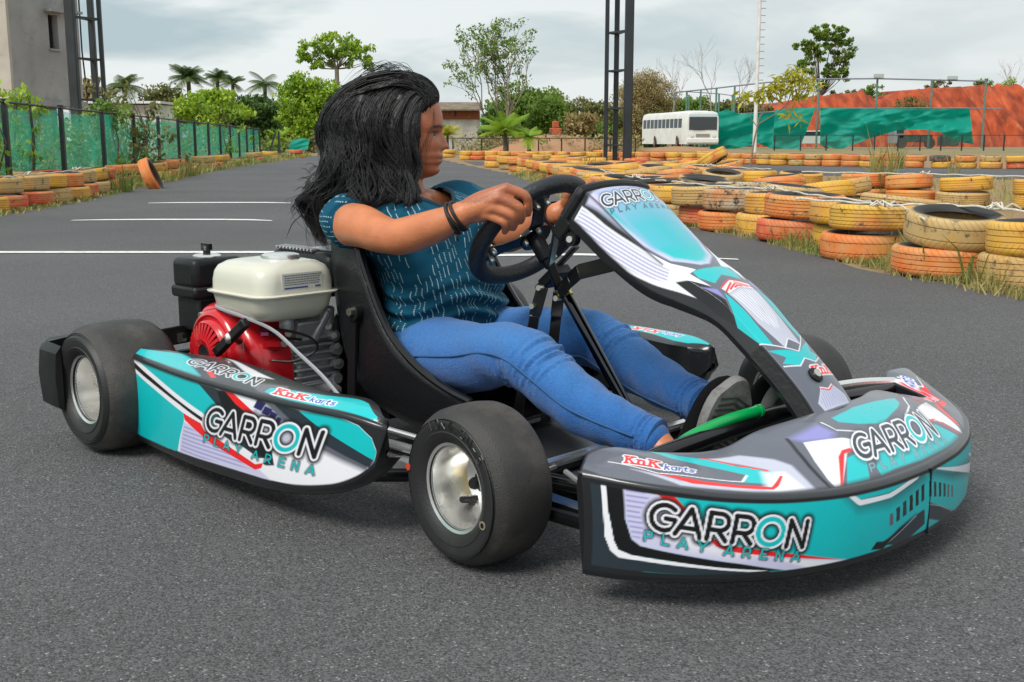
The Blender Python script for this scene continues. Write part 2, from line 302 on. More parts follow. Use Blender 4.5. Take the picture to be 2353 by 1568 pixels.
# ================================================================ TYRE WALLS
def tyre_mat(name, c1, c2, wear_tone=.58):
    m = bpy.data.materials.new(name); m.use_nodes = True; t = m.node_tree; n = t.nodes; l = t.links; b = n['Principled BSDF']
    tcn = n.new('ShaderNodeTexCoord'); oi = n.new('ShaderNodeObjectInfo'); co = tcn.outputs['Object']
    sc_ = n.new('ShaderNodeVectorMath'); sc_.operation = 'ADD'; rv = n.new('ShaderNodeVectorMath'); rv.operation = 'SCALE'; rv.inputs[3].default_value = 37; 
    cmb = n.new('ShaderNodeCombineXYZ'); l.new(oi.outputs['Random'], cmb.inputs[0]); l.new(oi.outputs['Random'], cmb.inputs[1]); l.new(cmb.outputs[0], rv.inputs[0])
    l.new(co, sc_.inputs[0]); l.new(rv.outputs[0], sc_.inputs[1]); cv = sc_.outputs[0]
    n1 = n.new('ShaderNodeTexNoise'); n1.inputs['Scale'].default_value = 3.2; n1.inputs['Detail'].default_value = 5; l.new(cv, n1.inputs[0])
    r1 = n.new('ShaderNodeValToRGB'); r1.color_ramp.elements[0].position = .47; r1.color_ramp.elements[1].position = .60; l.new(n1.outputs[0], r1.inputs[0])
    pc = n.new('ShaderNodeMixRGB'); pc.inputs[1].default_value = (*c1, 1); pc.inputs[2].default_value = (*c2, 1); l.new(r1.outputs[0], pc.inputs[0])
    # dusty fading
    n2 = n.new('ShaderNodeTexNoise'); n2.inputs['Scale'].default_value = 9; n2.inputs['Detail'].default_value = 8; l.new(cv, n2.inputs[0])
    r2 = n.new('ShaderNodeValToRGB'); r2.color_ramp.elements[0].position = .36; r2.color_ramp.elements[1].position = .66; r2.color_ramp.elements[1].color = (.5, .5, .5, 1); l.new(n2.outputs[0], r2.inputs[0])
    fd = n.new('ShaderNodeMixRGB'); fd.inputs[2].default_value = (.60, .40, .17, 1); l.new(r2.outputs[0], fd.inputs[0]); l.new(pc.outputs[0], fd.inputs[1])
    # bare rubber: chips, and the whole top / inside (only the tread was painted)
    sp = n.new('ShaderNodeSeparateXYZ'); l.new(co, sp.inputs[0])
    ln = n.new('ShaderNodeVectorMath'); ln.operation = 'LENGTH'; c2d = n.new('ShaderNodeCombineXYZ'); l.new(sp.outputs[0], c2d.inputs[0]); l.new(sp.outputs[1], c2d.inputs[1]); l.new(c2d.outputs[0], ln.inputs[0])
    ed = n.new('ShaderNodeMapRange'); ed.inputs[1].default_value = .212; ed.inputs[2].default_value = .236; ed.inputs[3].default_value = 1; ed.inputs[4].default_value = 0; l.new(ln.outputs['Value'], ed.inputs[0])
    n3 = n.new('ShaderNodeTexNoise'); n3.inputs['Scale'].default_value = 14; n3.inputs['Detail'].default_value = 9; n3.inputs['Roughness'].default_value = .7; l.new(cv, n3.inputs[0])
    ch = n.new('ShaderNodeMapRange'); ch.inputs[1].default_value = wear_tone; ch.inputs[2].default_value = wear_tone + .10; l.new(n3.outputs[0], ch.inputs[0])
    mxx = n.new('ShaderNodeMath'); mxx.operation = 'MAXIMUM'; l.new(ed.outputs[0], mxx.inputs[0]); l.new(ch.outputs[0], mxx.inputs[1])
    # grooves: angle / height pattern of the tread
    at = n.new('ShaderNodeMath'); at.operation = 'ARCTAN2'; l.new(sp.outputs[1], at.inputs[0]); l.new(sp.outputs[0], at.inputs[1])
    az = n.new('ShaderNodeMath'); az.operation = 'ABSOLUTE'; l.new(sp.outputs[2], az.inputs[0])
    sk = n.new('ShaderNodeMath'); sk.operation = 'MULTIPLY'; sk.inputs[1].default_value = 26; l.new(az.outputs[0], sk.inputs[0])
    fr = n.new('ShaderNodeMath'); fr.operation = 'MULTIPLY'; fr.inputs[1].default_value = 8; l.new(at.outputs[0], fr.inputs[0])
    sm = n.new('ShaderNodeMath'); sm.operation = 'ADD'; l.new(fr.outputs[0], sm.inputs[0]); l.new(sk.outputs[0], sm.inputs[1])
    ff = n.new('ShaderNodeMath'); ff.operation = 'FRACT'; l.new(sm.outputs[0], ff.inputs[0])
    lt = n.new('ShaderNodeMath'); lt.operation = 'LESS_THAN'; lt.inputs[1].default_value = .14; l.new(ff.outputs[0], lt.inputs[0])
    gz = n.new('ShaderNodeMath'); gz.operation = 'GREATER_THAN'; gz.inputs[1].default_value = .022; l.new(az.outputs[0], gz.inputs[0])
    gg = n.new('ShaderNodeMath'); gg.operation = 'MULTIPLY'; l.new(lt.outputs[0], gg.inputs[0]); l.new(gz.outputs[0], gg.inputs[1])
    gr = n.new('ShaderNodeMath'); gr.operation = 'GREATER_THAN'; gr.inputs[1].default_value = .2; l.new(ln.outputs['Value'], gr.inputs[0])
    gk = n.new('ShaderNodeMath'); gk.operation = 'MULTIPLY'; gk.inputs[1].default_value = .30; l.new(gg.outputs[0], gk.inputs[0])
    gk2 = n.new('ShaderNodeMath'); gk2.operation = 'MULTIPLY'; l.new(gk.outputs[0], gk2.inputs[0]); l.new(gr.outputs[0], gk2.inputs[1])
    m4 = n.new('ShaderNodeMath'); m4.operation = 'MAXIMUM'; l.new(mxx.outputs[0], m4.inputs[0]); l.new(gk2.outputs[0], m4.inputs[1])
    rub = n.new('ShaderNodeMixRGB'); rub.inputs[2].default_value = (.03, .029, .03, 1); l.new(m4.outputs[0], rub.inputs[0]); l.new(fd.outputs[0], rub.inputs[1])
    l.new(rub.outputs[0], b.inputs['Base Color']); b.inputs['Roughness'].default_value = .68
    bp = n.new('ShaderNodeBump'); bp.invert = True; bp.inputs['Strength'].default_value = .8; bp.inputs['Distance'].default_value = .006; l.new(gk2.outputs[0], bp.inputs['Height']); l.new(bp.outputs[0], b.inputs['Normal'])
    return m
Y_, O_, R__, T_, S_, B_ = (.80, .43, .03), (.76, .19, .035), (.72, .07, .03), (.52, .36, .15), (.45, .42, .33), (.05, .05, .05)
TM = {'yellow': tyre_mat('yellow_tyre_paint', Y_, (.66, .30, .05)), 'orange': tyre_mat('orange_tyre_paint', O_, (.70, .30, .06)), 'red': tyre_mat('red_tyre_paint', R__, (.62, .14, .04)),
      'faded tan': tyre_mat('tan_tyre_paint', T_, (.58, .34, .10), .55), 'grey and tan': tyre_mat('grey_tyre_paint', S_, (.55, .22, .08), .52), 'yellow and orange': tyre_mat('two_tone_tyre_paint', (.74, .42, .04), (.62, .12, .03)), 'unpainted black': tyre_mat('bare_tyre_rubber', B_, (.06, .055, .05))}
TR, TW = .26, .155
def tyre_mesh(grooves, nseg):
    b = MB(); hw = TW / 2
    prof = [(.165, hw * .62), (.172, hw * .8), (.195, hw * .97), (.222, hw), (.242, hw * .94), (.2535, hw * .80)]
    for g in grooves: prof += [(.2575, g + .0075), (.2575, g + .003), (.251, g + .0015), (.251, g - .0015), (.2575, g - .003), (.2575, g - .0075)]
    prof += [(.2535, -hw * .80), (.242, -hw * .94), (.222, -hw), (.195, -hw * .97), (.172, -hw * .8), (.165, -hw * .62), (.176, -hw * .55), (.2, -hw * .78), (.232, -hw * .75), (.24, 0), (.232, hw * .75), (.2, hw * .78), (.176, hw * .55)]
    b.lathe(prof, nseg, closed=True)
    me = bpy.data.meshes.new('tyre'); me.from_pydata(b.v, [], b.f); me.polygons.foreach_set('use_smooth', [True] * len(me.polygons)); me.set_sharp_from_angle(angle=R(50)); me.materials.append(TM['yellow']); return me
TME = [tyre_mesh([.038, .012, -.014, -.040], 48), tyre_mesh([.044, .022, 0, -.022, -.044], 48), tyre_mesh([.03, -.03], 48)]
TMF = tyre_mesh([.02, -.02], 28)
NT = [0]
ORD = ['first', 'second', 'third', 'fourth', 'fifth', 'sixth', 'seventh', 'eighth', 'ninth', 'tenth', 'eleventh', 'twelfth', 'thirteenth', 'fourteenth', 'fifteenth', 'sixteenth', 'seventeenth', 'eighteenth', 'nineteenth', 'twentieth']
def ordn(i):
    if i < 20: return ORD[i]
    tens = {2: 'twenty', 3: 'thirty', 4: 'forty'}[(i + 1) // 10]; u = (i + 1) % 10
    return tens + 'ieth' if False else (tens[:-1] + 'ieth' if u == 0 else tens + '-' + ORD[u - 1])
def tyre(x, y, z, col, label, group, tilt=(0, 0), near=True, scale=1.0):
    me = rng.choice(TME) if near else TMF
    o = bpy.data.objects.new('tyre', me); C.objects.link(o); o.location = (x, y, z + TW / 2 * scale)
    o.rotation_euler = (tilt[0] + rng.uniform(-.03, .03), tilt[1] + rng.uniform(-.03, .03), rng.random() * 6.28); q_ = rng.uniform(.94, 1.05); o.scale = (q_ * rng.uniform(.97, 1.04), q_, rng.uniform(.90, 1.04))
    o.material_slots[0].link = 'OBJECT'; o.material_slots[0].material = TM[col]
    tag(o, label, 'tyre', group); NT[0] += 1; return o
def article(c): return ('an ' if c[0] in 'aeiou' else 'a ') + c
# -- front right wall: measured tyres, near end first
FR0 = [(2.47, 5.22, 'yellow', 'faded tan', (0, 0)), (2.24, 5.68, 'faded tan', 'orange', (R(4), R(-5))), (2.10, 6.5, 'yellow and orange', 'orange', (0, R(1))), (2.13, 7.05, 'yellow', 'yellow', (0, 0)), (1.98, 7.62, 'orange', 'red', (0, R(2))),
      (1.98, 8.8, 'yellow', 'yellow', (0, 0)), (1.83, 9.6, 'grey and tan', 'orange', (0, 0)), (1.74, 10.4, 'faded tan', 'red', (0, R(2))), (1.66, 11.2, 'yellow', 'faded tan', (0, 0)), (1.52, 12.1, 'yellow and orange', 'orange', (0, R(4))),
      (1.42, 12.9, 'faded tan', 'orange', (R(6), 0)), (1.30, 13.7, 'yellow', 'yellow', (0, R(-8))), (1.2, 14.7, 'orange', 'faded tan', (0, 0)), (1.14, 15.6, 'yellow', 'orange', (0, R(3))), (1.0, 16.7, 'faded tan', 'yellow', (0, 0)), (.95, 17.6, 'yellow and orange', 'orange', (R(5), 0)),
      (.85, 18.7, 'yellow', 'faded tan', (0, 0)), (.72, 19.8, 'orange', 'orange', (0, 0)), (.55, 21, 'faded tan', 'yellow', (0, 0)), (.35, 22.2, 'yellow and orange', 'red', (0, 0)), (.15, 23.6, 'yellow', 'orange', (0, 0)), (-.1, 25.2, 'orange', 'faded tan', (0, 0)), (-.35, 27, 'yellow', 'orange', (0, 0)), (-.65, 29, 'yellow and orange', 'yellow', (0, 0)), (-.95, 31, 'orange', 'orange', (0, 0)), (-1.2, 33.2, 'yellow', 'faded tan', (0, 0)), (-1.5, 35.5, 'orange', 'yellow', (0, 0))]
NEWP = [(1.71, 8.6), (1.55, 9.1), (1.42, 9.6), (1.30, 10.1), (1.2, 10.65), (1.12, 11.2), (1.08, 11.8), (1.04, 12.5), (1.0, 13.2), (.97, 14), (.93, 14.9), (.90, 15.8), (.85, 16.8), (.8, 17.9), (.72, 19), (.62, 20.2), (.5, 21.5), (.35, 23), (.15, 24.8), (-.1, 26.6), (-.4, 28.6), (-.7, 30.8), (-1.0, 33), (-1.3, 35.5)]
FR = FR0[:5] + [(1.93, 8.15) + FR0[5][2:]]
for k_ in range(24): q_ = FR0[6 + (k_ if k_ < 21 else k_ - 12)]; FR.append(NEWP[k_] + q_[2:])
special = {0: 'nearest, cut by the right picture edge', 1: 'with a tilted open tyre roped on top', 2: 'whose top tyre shows a slanted tread'}
for i, (x, y, ct, cb, tl) in enumerate(FR[:-3]):
    gp = 'tyres of the front right wall beside the track'
    dx = rng.uniform(-.05, .05)
    tyre(x + dx, y + .03, 0, cb, '%s bottom tyre in %s stack from camera of the front right wall' % (cb, ordn(i)), gp, near=y < 14)
    tyre(x, y, TW + (.012 if tl != (0, 0) else 0), ct, '%s top tyre on %s stack from camera of the front right wall' % (ct, ordn(i)), gp, tilt=tl, near=y < 14)
# -- loose second rank behind it
SR = [(2.95, 6.35, 'unpainted black', 0), (2.62, 7.6, 'faded tan', 1), (2.62, 8.6, 'grey and tan', 0), (2.3, 9.3, 'faded tan', 1), (2.1, 10.2, 'grey and tan', 1), (1.85, 10.9, 'unpainted black', 1), (2.0, 11.8, 'faded tan', 1), (1.6, 12.6, 'orange', 1), (2.2, 12.9, 'yellow', 0), (1.6, 14.0, 'faded tan', 1), (2.2, 14.6, 'orange', 1), (1.5, 15.8, 'yellow', 1), (2.1, 16.6, 'yellow and orange', 1), (1.4, 18.0, 'faded tan', 1), (1.9, 19.0, 'orange', 1), (1.25, 20.6, 'yellow and orange', 1), (1.0, 22.8, 'orange', 1), (.75, 25.2, 'faded tan', 1), (.5, 28, 'yellow and orange', 1), (.2, 31, 'orange', 1)]
for i, (x, y, c, up) in enumerate(SR[:17]):
    gp = 'tyres of the second rank behind the front right wall'
    if up: tyre(x + .03, y + .02, 0, rng.choice(['orange', 'faded tan', 'yellow']), 'bottom tyre of %s loose pile behind the front right wall' % ordn(i), gp, near=y < 14)
    tyre(x, y, TW * up, c, '%s top tyre of %s loose pile behind the front right wall' % (c, ordn(i)), gp, tilt=(rng.uniform(-.12, .12), rng.uniform(-.12, .12)), near=y < 14)
# -- middle wall along the inside of the far leg
MW = [(5.25, 11.2, 'yellow', 'yellow'), (4.72, 11.75, 'yellow', 'faded tan'), (4.28, 12.2, 'orange', 'orange'), (3.98, 12.8, 'orange', 'orange'), (3.42, 13.4, 'yellow', 'yellow'), (3.02, 14.0, 'yellow', 'yellow'), (2.95, 15.0, 'faded tan', 'red'), (2.72, 15.8, 'orange', 'orange'), (2.75, 16.9, 'faded tan', 'yellow'), (2.62, 18.0, 'yellow', 'orange'), (2.5, 19.2, 'yellow and orange', 'yellow'), (2.75, 20.6, 'faded tan', 'orange'), (3.4, 21.4, 'orange', 'faded tan'), (4.0, 22.3, 'yellow', 'orange'), (2.5, 22.8, 'red', 'orange'), (1.9, 24.5, 'yellow', 'yellow'), (1.5, 26.3, 'orange', 'yellow'), (1.2, 28.2, 'yellow and orange', 'faded tan'), (.8, 30.2, 'yellow', 'orange'), (.4, 32.3, 'orange', 'yellow'), (0, 34.3, 'faded tan', 'orange')]
for i, (x, y, ct, cb) in enumerate(MW[:-1]):
    gp = 'tyres of the middle wall before the far track'
    tyre(x + rng.uniform(-.05, .05), y, 0, cb, '%s bottom tyre in %s stack from the right of the middle wall' % (cb, ordn(i)), gp, near=y < 14)
    tyre(x, y, TW, ct, '%s top tyre on %s stack from the right of the middle wall' % (ct, ordn(i)), gp, tilt=(rng.uniform(-.06, .06), rng.uniform(-.06, .06)), near=y < 14)
TR3 = [(2.75, 9.9, 'yellow', 1), (3.1, 10.6, 'faded tan', 1), (2.6, 11.0, 'orange', 1), (3.25, 11.4, 'faded tan', 0), (2.85, 12.0, 'yellow', 1), (2.55, 13.7, 'faded tan', 1), (1.95, 13.4, 'orange', 1), (1.9, 15.3, 'faded tan', 1), (2.5, 15.9, 'yellow and orange', 0), (1.75, 17.2, 'yellow', 1), (2.15, 18.0, 'faded tan', 1), (1.95, 20.4, 'orange', 1), (1.6, 22.2, 'yellow', 1), (3.6, 19.0, 'orange', 1), (3.2, 20.2, 'yellow', 1)]
for i, (x, y, c, up) in enumerate(TR3):
    if up: tyre(x + .05, y - .04, 0, rng.choice(['orange', 'faded tan', 'yellow']), 'bottom tyre of %s heap between the front and middle walls' % ordn(i), 'loose tyres between the right-hand walls', near=False)
    tyre(x, y, TW * up, c, '%s top tyre of %s heap between the front and middle walls' % (c, ordn(i)), 'loose tyres between the right-hand walls', tilt=(rng.uniform(-.2, .2), rng.uniform(-.2, .2)), near=False)
# a tyre lying half on edge near the sapling
tyre(3.05, 17.3, .32, 'yellow and orange', 'yellow and orange tyre tipped up on the pile beside the sapling', 'tyres of the middle wall before the far track', tilt=(R(-22), R(24)))
# -- far walls
def path_pts(pts, step):
    o = []; carry = 0
    for (a, b_) in zip(pts[:-1], pts[1:]):
        a = Vector(a); b_ = Vector(b_); d = (b_ - a).length; s = carry
        while s < d: o.append(a.lerp(b_, s / d)); s += step
        carry = s - d
    return o
cyc = ['yellow', 'orange', 'red', 'yellow', 'orange', 'yellow and orange', 'yellow', 'faded tan', 'orange', 'yellow']
for nm, pts, step, lay in (('far wall', [(13.6, 26.3), (12.2, 27.1), (9.4, 28.7), (7.6, 31.0), (6.2, 33.2), (4, 35.4), (1, 37.2), (-1.9, 39.6)], .58, (1, 1)), ('outermost wall', [(14.5, 31.2), (11, 34.3), (8, 37.6), (3.5, 41.5), (-2.5, 45)], 2.2, (1, 0))):
    k = 0
    for p in path_pts(pts, step):
        c = cyc[int(rng.random() * len(cyc))] if k != 6 else 'unpainted black'
        c0 = cyc[int(rng.random() * len(cyc))]
        sc_ = 1.0 if lay[1] else 1.15
        tyre(p.x + rng.uniform(-.04, .04), p.y, 0, c0, '%s bottom tyre in %s stack from the right of the %s' % (c0, ordn(k), nm), 'tyres of the ' + nm, near=False)
        if lay[1] or rng.random() < .6:
            tyre(p.x, p.y + rng.uniform(-.04, .04), TW, c, '%s top tyre on %s stack from the right of the %s' % (c, ordn(k), nm), 'tyres of the ' + nm, near=False)
        k += 1
# -- left wall
LW = [(-5.0, 10.55, 1), (-5.08, 11.2, 1), (-5.06, 11.8, 1), (-5.14, 12.5, 1), (-5.2, 13.2, 1), (-5.35, 13.9, 1), (-5.5, 14.7, 1), (-5.62, 15.5, 1), (-5.85, 16.4, 0), (-5.95, 17.5, 1), (-6.0, 18.4, 1), (-6.1, 19.4, 1), (-6.25, 20.4, 1), (-6.6, 22.6, 1), (-6.75, 23.4, 0), (-7.1, 26.2, 1), (-7.25, 27.5, 0), (-7.4, 29, 1), (-7.7, 32, 0), (-7.9, 35, 1), (-8.3, 39.2, 1), (-8.3, 44, 1), (-7.5, 46.5, 1), (-6.6, 48.2, 0), (-5.6, 49.4, 1)]
lc = ['yellow', 'faded tan', 'faded tan', 'yellow', 'orange', 'faded tan', 'yellow', 'red', 'faded tan', 'orange', 'faded tan', 'yellow', 'orange', 'red']
for i, (x, y, up) in enumerate(LW):
    gp = 'tyres of the left wall along the fence'; c = lc[i % len(lc)]; c2 = ['yellow', 'red', 'red', 'faded tan', 'yellow', 'red', 'faded tan'][i % 7]
    tyre(x, y, 0, c2, '%s bottom tyre in %s stack from camera of the left wall' % (c2, ordn(i)), gp, near=y < 14)
    if up: tyre(x - .05, y + rng.uniform(-.1, .1), TW, c, '%s top tyre on %s stack from camera of the left wall' % (c, ordn(i)), gp, tilt=(rng.uniform(-.05, .05), rng.uniform(-.05, .05)), near=y < 14)
    if 10 < y < 14.5:
        tyre(x - .56, y + .3, TW if i % 3 else 0, lc[(i * 5 + 2) % len(lc)], '%s tyre behind %s stack from camera of the left wall' % (lc[(i * 5 + 2) % len(lc)], ordn(i)), gp, near=y < 13)
o = tyre(-5.12, 16.05, .10, 'orange', 'orange tyre standing on edge and leaning against the left tyre wall', 'tyres of the left wall along the fence', tilt=(R(20), R(68)), scale=.88); o.rotation_euler = (R(20), R(66), .5)
# white cords knotted over the tyres
M_ROPE = mat('white_rope', (.72, .68, .58), .8, var=.25, vscale=40)
def rope(pts, lab, r=.006, knots=()):
    b = MB(); P = spline(pts, len(pts) * 8); P[:, 2] += np.array([.004 * sin(i * 1.3) for i in range(len(P))]); b.tube(P, r, 6)
    for k in knots:
        for j in range(4):
            a = rng.random() * 6; b.tube([Vector(k), Vector(k) + Vector((.05 * cos(a), .05 * sin(a), .03)), Vector(k) + Vector((.08 * cos(a + .6), .08 * sin(a + .6), .005))], r * .9, 5)
    tag(b.build('rope', M_ROPE), lab, 'rope', 'white cords tying the tyres')
zt = 2 * TW + .012
rope([(1.75, 6.95, zt), (2.0, 6.35, zt + .004), (2.05, 5.95, zt + .012), (2.02, 5.5, zt - .03)], 'white cord running off the slanted-tread tyre into the open tyre', knots=[(2.02, 6.1, zt)])
rope([(1.98, 6.2, zt), (2.25, 5.95, zt + .02), (2.42, 5.55, zt + .02), (2.62, 5.0, zt), (2.7, 4.6, zt - .02)], 'white cord stretched over the open tyre to the right picture edge', knots=[(2.42, 5.55, zt + .02)])
rope([(1.40, 9.9, zt), (1.6, 8.9, zt), (1.9, 8.2, zt + .005), (1.98, 7.4, zt), (2.1, 6.6, zt)], 'white cord along the tops of the brown and yellow front tyres', knots=[(1.9, 8.2, zt)])
rope([(1.02, 13.0, zt + .02), (1.1, 11.8, zt), (1.2, 10.8, zt), (1.36, 10.0, zt)], 'white cord over the tyres behind the steering wheel', knots=[(1.2, 10.8, zt)])
rope([(3.3, 12.9, zt), (4.0, 12.3, zt), (4.4, 12.0, zt), (4.75, 11.6, zt), (5.2, 11.0, zt)], 'white cord across the orange tyres of the middle wall', knots=[(4.4, 12.0, zt)])
rope([(2.4, 16, zt), (2.7, 15.6, zt + .02), (3.0, 14.8, zt), (3.2, 14.0, zt)], 'white cord across the faded tyres left of the yellow ones', knots=[(2.7, 15.6, zt)])
rope([(-4.9, 10.9, zt), (-5.05, 11.8, zt), (-5.1, 12.6, zt), (-5.3, 13.8, zt), (-5.5, 14.8, zt)], 'white cord along the tops of the left tyre wall', r=.006, knots=[(-5.05, 11.8, zt), (-5.3, 13.8, zt)])
# ================================================================ LEFT FENCE
M_POST = mat('black_fence_paint', (.022, .026, .03), .5, var=.3, vscale=20)
def net_mat(name, col, dens, col2=None, scale=1.2):
    m = bpy.data.materials.new(name); m.use_nodes = True; t = m.node_tree; n = t.nodes; l = t.links; b = n['Principled BSDF']
    tcn = n.new('ShaderNodeTexCoord'); co = tcn.outputs['Object']
    nz = n.new('ShaderNodeTexNoise'); nz.inputs['Scale'].default_value = scale; nz.inputs['Detail'].default_value = 5; l.new(co, nz.inputs[0])
    rp = n.new('ShaderNodeValToRGB'); rp.color_ramp.elements[0].position = .35; rp.color_ramp.elements[1].position = .66; rp.color_ramp.elements[0].color = (*col, 1); rp.color_ramp.elements[1].color = (*(col2 or [c * .6 for c in col]), 1)
    l.new(nz.outputs[0], rp.inputs[0]); l.new(rp.outputs[0], b.inputs['Base Color']); b.inputs['Roughness'].default_value = .6
    tr = n.new('ShaderNodeBsdfTranslucent'); l.new(rp.outputs[0], tr.inputs[0]); m1 = n.new('ShaderNodeMixShader'); m1.inputs[0].default_value = .45; l.new(b.outputs[0], m1.inputs[1]); l.new(tr.outputs[0], m1.inputs[2])
    tp = n.new('ShaderNodeBsdfTransparent'); m2 = n.new('ShaderNodeMixShader')
    mr = n.new('ShaderNodeMapRange'); mr.inputs[1].default_value = .3; mr.inputs[2].default_value = .7; mr.inputs[3].default_value = min(1, dens + .18); mr.inputs[4].default_value = max(0, dens - .18)
    n2 = n.new('ShaderNodeTexNoise'); n2.inputs['Scale'].default_value = scale * 1.7; l.new(co, n2.inputs[0]); l.new(n2.outputs[0], mr.inputs[0]); l.new(mr.outputs[0], m2.inputs[0])
    l.new(tp.outputs[0], m2.inputs[1]); l.new(m1.outputs[0], m2.inputs[2]); l.new(m2.outputs[0], n['Material Output'].inputs[0]); return m
M_NET = net_mat('green_shade_net', (.0, .58, .40), .52, (.02, .44, .28), 1.4)
M_NETD = net_mat('dense_green_shade_net', (.0, .40, .30), 1.3, (.0, .35, .26), .35)
def wire_mat():
    m = bpy.data.materials.new('chain_link_wire'); m.use_nodes = True; t = m.node_tree; n = t.nodes; l = t.links; b = n['Principled BSDF']; b.inputs['Base Color'].default_value = (.30, .33, .30, 1); b.inputs['Roughness'].default_value = .5
    tcn = n.new('ShaderNodeTexCoord'); sp = n.new('ShaderNodeSeparateXYZ'); l.new(tcn.outputs['UV'], sp.inputs[0])
    def band(op):
        a = n.new('ShaderNodeMath'); a.operation = op; l.new(sp.outputs[0], a.inputs[0]); l.new(sp.outputs[1], a.inputs[1])
        s_ = n.new('ShaderNodeMath'); s_.operation = 'MULTIPLY'; s_.inputs[1].default_value = 13.0; l.new(a.outputs[0], s_.inputs[0])
        f = n.new('ShaderNodeMath'); f.operation = 'FRACT'; l.new(s_.outputs[0], f.inputs[0]); g = n.new('ShaderNodeMath'); g.operation = 'LESS_THAN'; g.inputs[1].default_value = .04; l.new(f.outputs[0], g.inputs[0]); return g
    a, c = band('ADD'), band('SUBTRACT'); mxn = n.new('ShaderNodeMath'); mxn.operation = 'MAXIMUM'; l.new(a.outputs[0], mxn.inputs[0]); l.new(c.outputs[0], mxn.inputs[1])
    tp = n.new('ShaderNodeBsdfTransparent'); m2 = n.new('ShaderNodeMixShader'); l.new(mxn.outputs[0], m2.inputs[0]); l.new(tp.outputs[0], m2.inputs[1]); l.new(b.outputs[0], m2.inputs[2]); l.new(m2.outputs[0], n['Material Output'].inputs[0]); return m
M_WIRE = wire_mat()
def wire_sheet(name, a, b_, z0, z1, parent, m=M_WIRE):
    a = Vector(a); b_ = Vector(b_); Ln = (b_ - a).length
    me = bpy.data.meshes.new(name); me.from_pydata([(a.x, a.y, z0), (b_.x, b_.y, z0), (b_.x, b_.y, z1), (a.x, a.y, z1)], [], [(0, 1, 2, 3)])
    uv = me.uv_layers.new(name='UVMap'); 
    for i, c in enumerate([(0, z0), (Ln, z0), (Ln, z1), (0, z1)]): uv.data[i].uv = c
    me.materials.append(m); o = bpy.data.objects.new(name, me); C.objects.link(o); o.parent = parent; return o
fl = empty('fence', (0, 0, 0)); tag(fl, 'black post fence with chain link and green net along the left track edge', 'fence')
FP = []; yy = 10.6 - 2.4 * 4
while yy < 46: FP.append((-5.77 - .129 * (yy - 13) , yy)); yy += 2.4
for i, (x, y) in enumerate(FP):
    b = MB(); b.box((x, y, .56), (.055, .055, 1.14)); b.box((x, y, 1.135), (.062, .062, .012)); b.build('post', M_POST, fl, smooth=False)
b = MB(); b.tube([(x, y, 1.10 + .004 * (i % 2)) for i, (x, y) in enumerate(FP)], .014, 8); b.build('top_rail', M_POST, fl)
ns = MB(); P = []
L0 = Vector((*FP[0], 0)); L1 = Vector((*FP[-1], 0)); nu = 240
for i in range(nu):
    k = i / (nu - 1); p = L0.lerp(L1, k); row = []
    for j in range(9):
        z = .06 + 1.02 * j / 8; row.append((p.x - .05 + .03 * sin(k * 90 + j) * (1 - j / 9), p.y, z - (.05 * abs(sin(k * 47)) if j == 8 else 0)))
    P.append(row)
ns.grid(np.array(P)); ns.build('shade_net', M_NET, fl)
wire_sheet('chain_link', L0 + Vector((-.02, 0, 0)), L1 + Vector((-.02, 0, 0)), .05, 1.1, fl)
# short gate posts past the end of the fence
gp = empty('fence_post', (-10.3, 48, 0)); tag(gp, 'leaning black posts at the far end of the left fence', 'post')
b = MB(); b.bar((0, 0, 0), (.35, 0, 1.0), .07, .07); b.build('brace', M_POST, gp, smooth=False); b = MB(); b.bar((.45, .1, 0), (.45, .1, 1.05), .07, .07); b.build('post', M_POST, gp, smooth=False)
# ================================================================ PLANTS
def leaf_mat(name, a, b_, scale=.8, tr=.35, rough=.55):
    m = bpy.data.materials.new(name); m.use_nodes = True; t = m.node_tree; n = t.nodes; l = t.links; bs = n['Principled BSDF']
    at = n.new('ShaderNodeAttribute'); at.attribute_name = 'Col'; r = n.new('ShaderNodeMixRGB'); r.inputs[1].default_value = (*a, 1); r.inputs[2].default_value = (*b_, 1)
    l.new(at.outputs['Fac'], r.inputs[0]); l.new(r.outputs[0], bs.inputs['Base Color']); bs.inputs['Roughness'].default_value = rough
    tn = n.new('ShaderNodeBsdfTranslucent'); l.new(r.outputs[0], tn.inputs[0]); mm = n.new('ShaderNodeMixShader'); mm.inputs[0].default_value = tr
    l.new(bs.outputs[0], mm.inputs[1]); l.new(tn.outputs[0], mm.inputs[2]); l.new(mm.outputs[0], n['Material Output'].inputs[0]); return m
LM = {'bright': leaf_mat('bright_leaves', (.17, .33, .02), (.38, .52, .04)), 'mid': leaf_mat('mid_leaves', (.10, .21, .03), (.24, .35, .05)), 'dark': leaf_mat('dark_leaves', (.045, .115, .025), (.14, .23, .05)),
      'dry': leaf_mat('dry_leaves', (.30, .23, .09), (.46, .37, .16)), 'olive': leaf_mat('olive_leaves', (.12, .15, .045), (.25, .24, .08)), 'yellow': leaf_mat('yellow_green_leaves', (.33, .36, .03), (.55, .50, .05)), 'palm': leaf_mat('palm_fronds', (.06, .12, .03), (.16, .22, .06))}
M_BARK = mat('pale_bark', (.30, .24, .18), .9, var=.45, vscale=4, bump=.4, bscale=20)
M_BARKD = mat('dark_bark', (.13, .10, .075), .9, var=.4, vscale=4)
M_TWIG = mat('grey_twigs', (.30, .27, .24), .9)
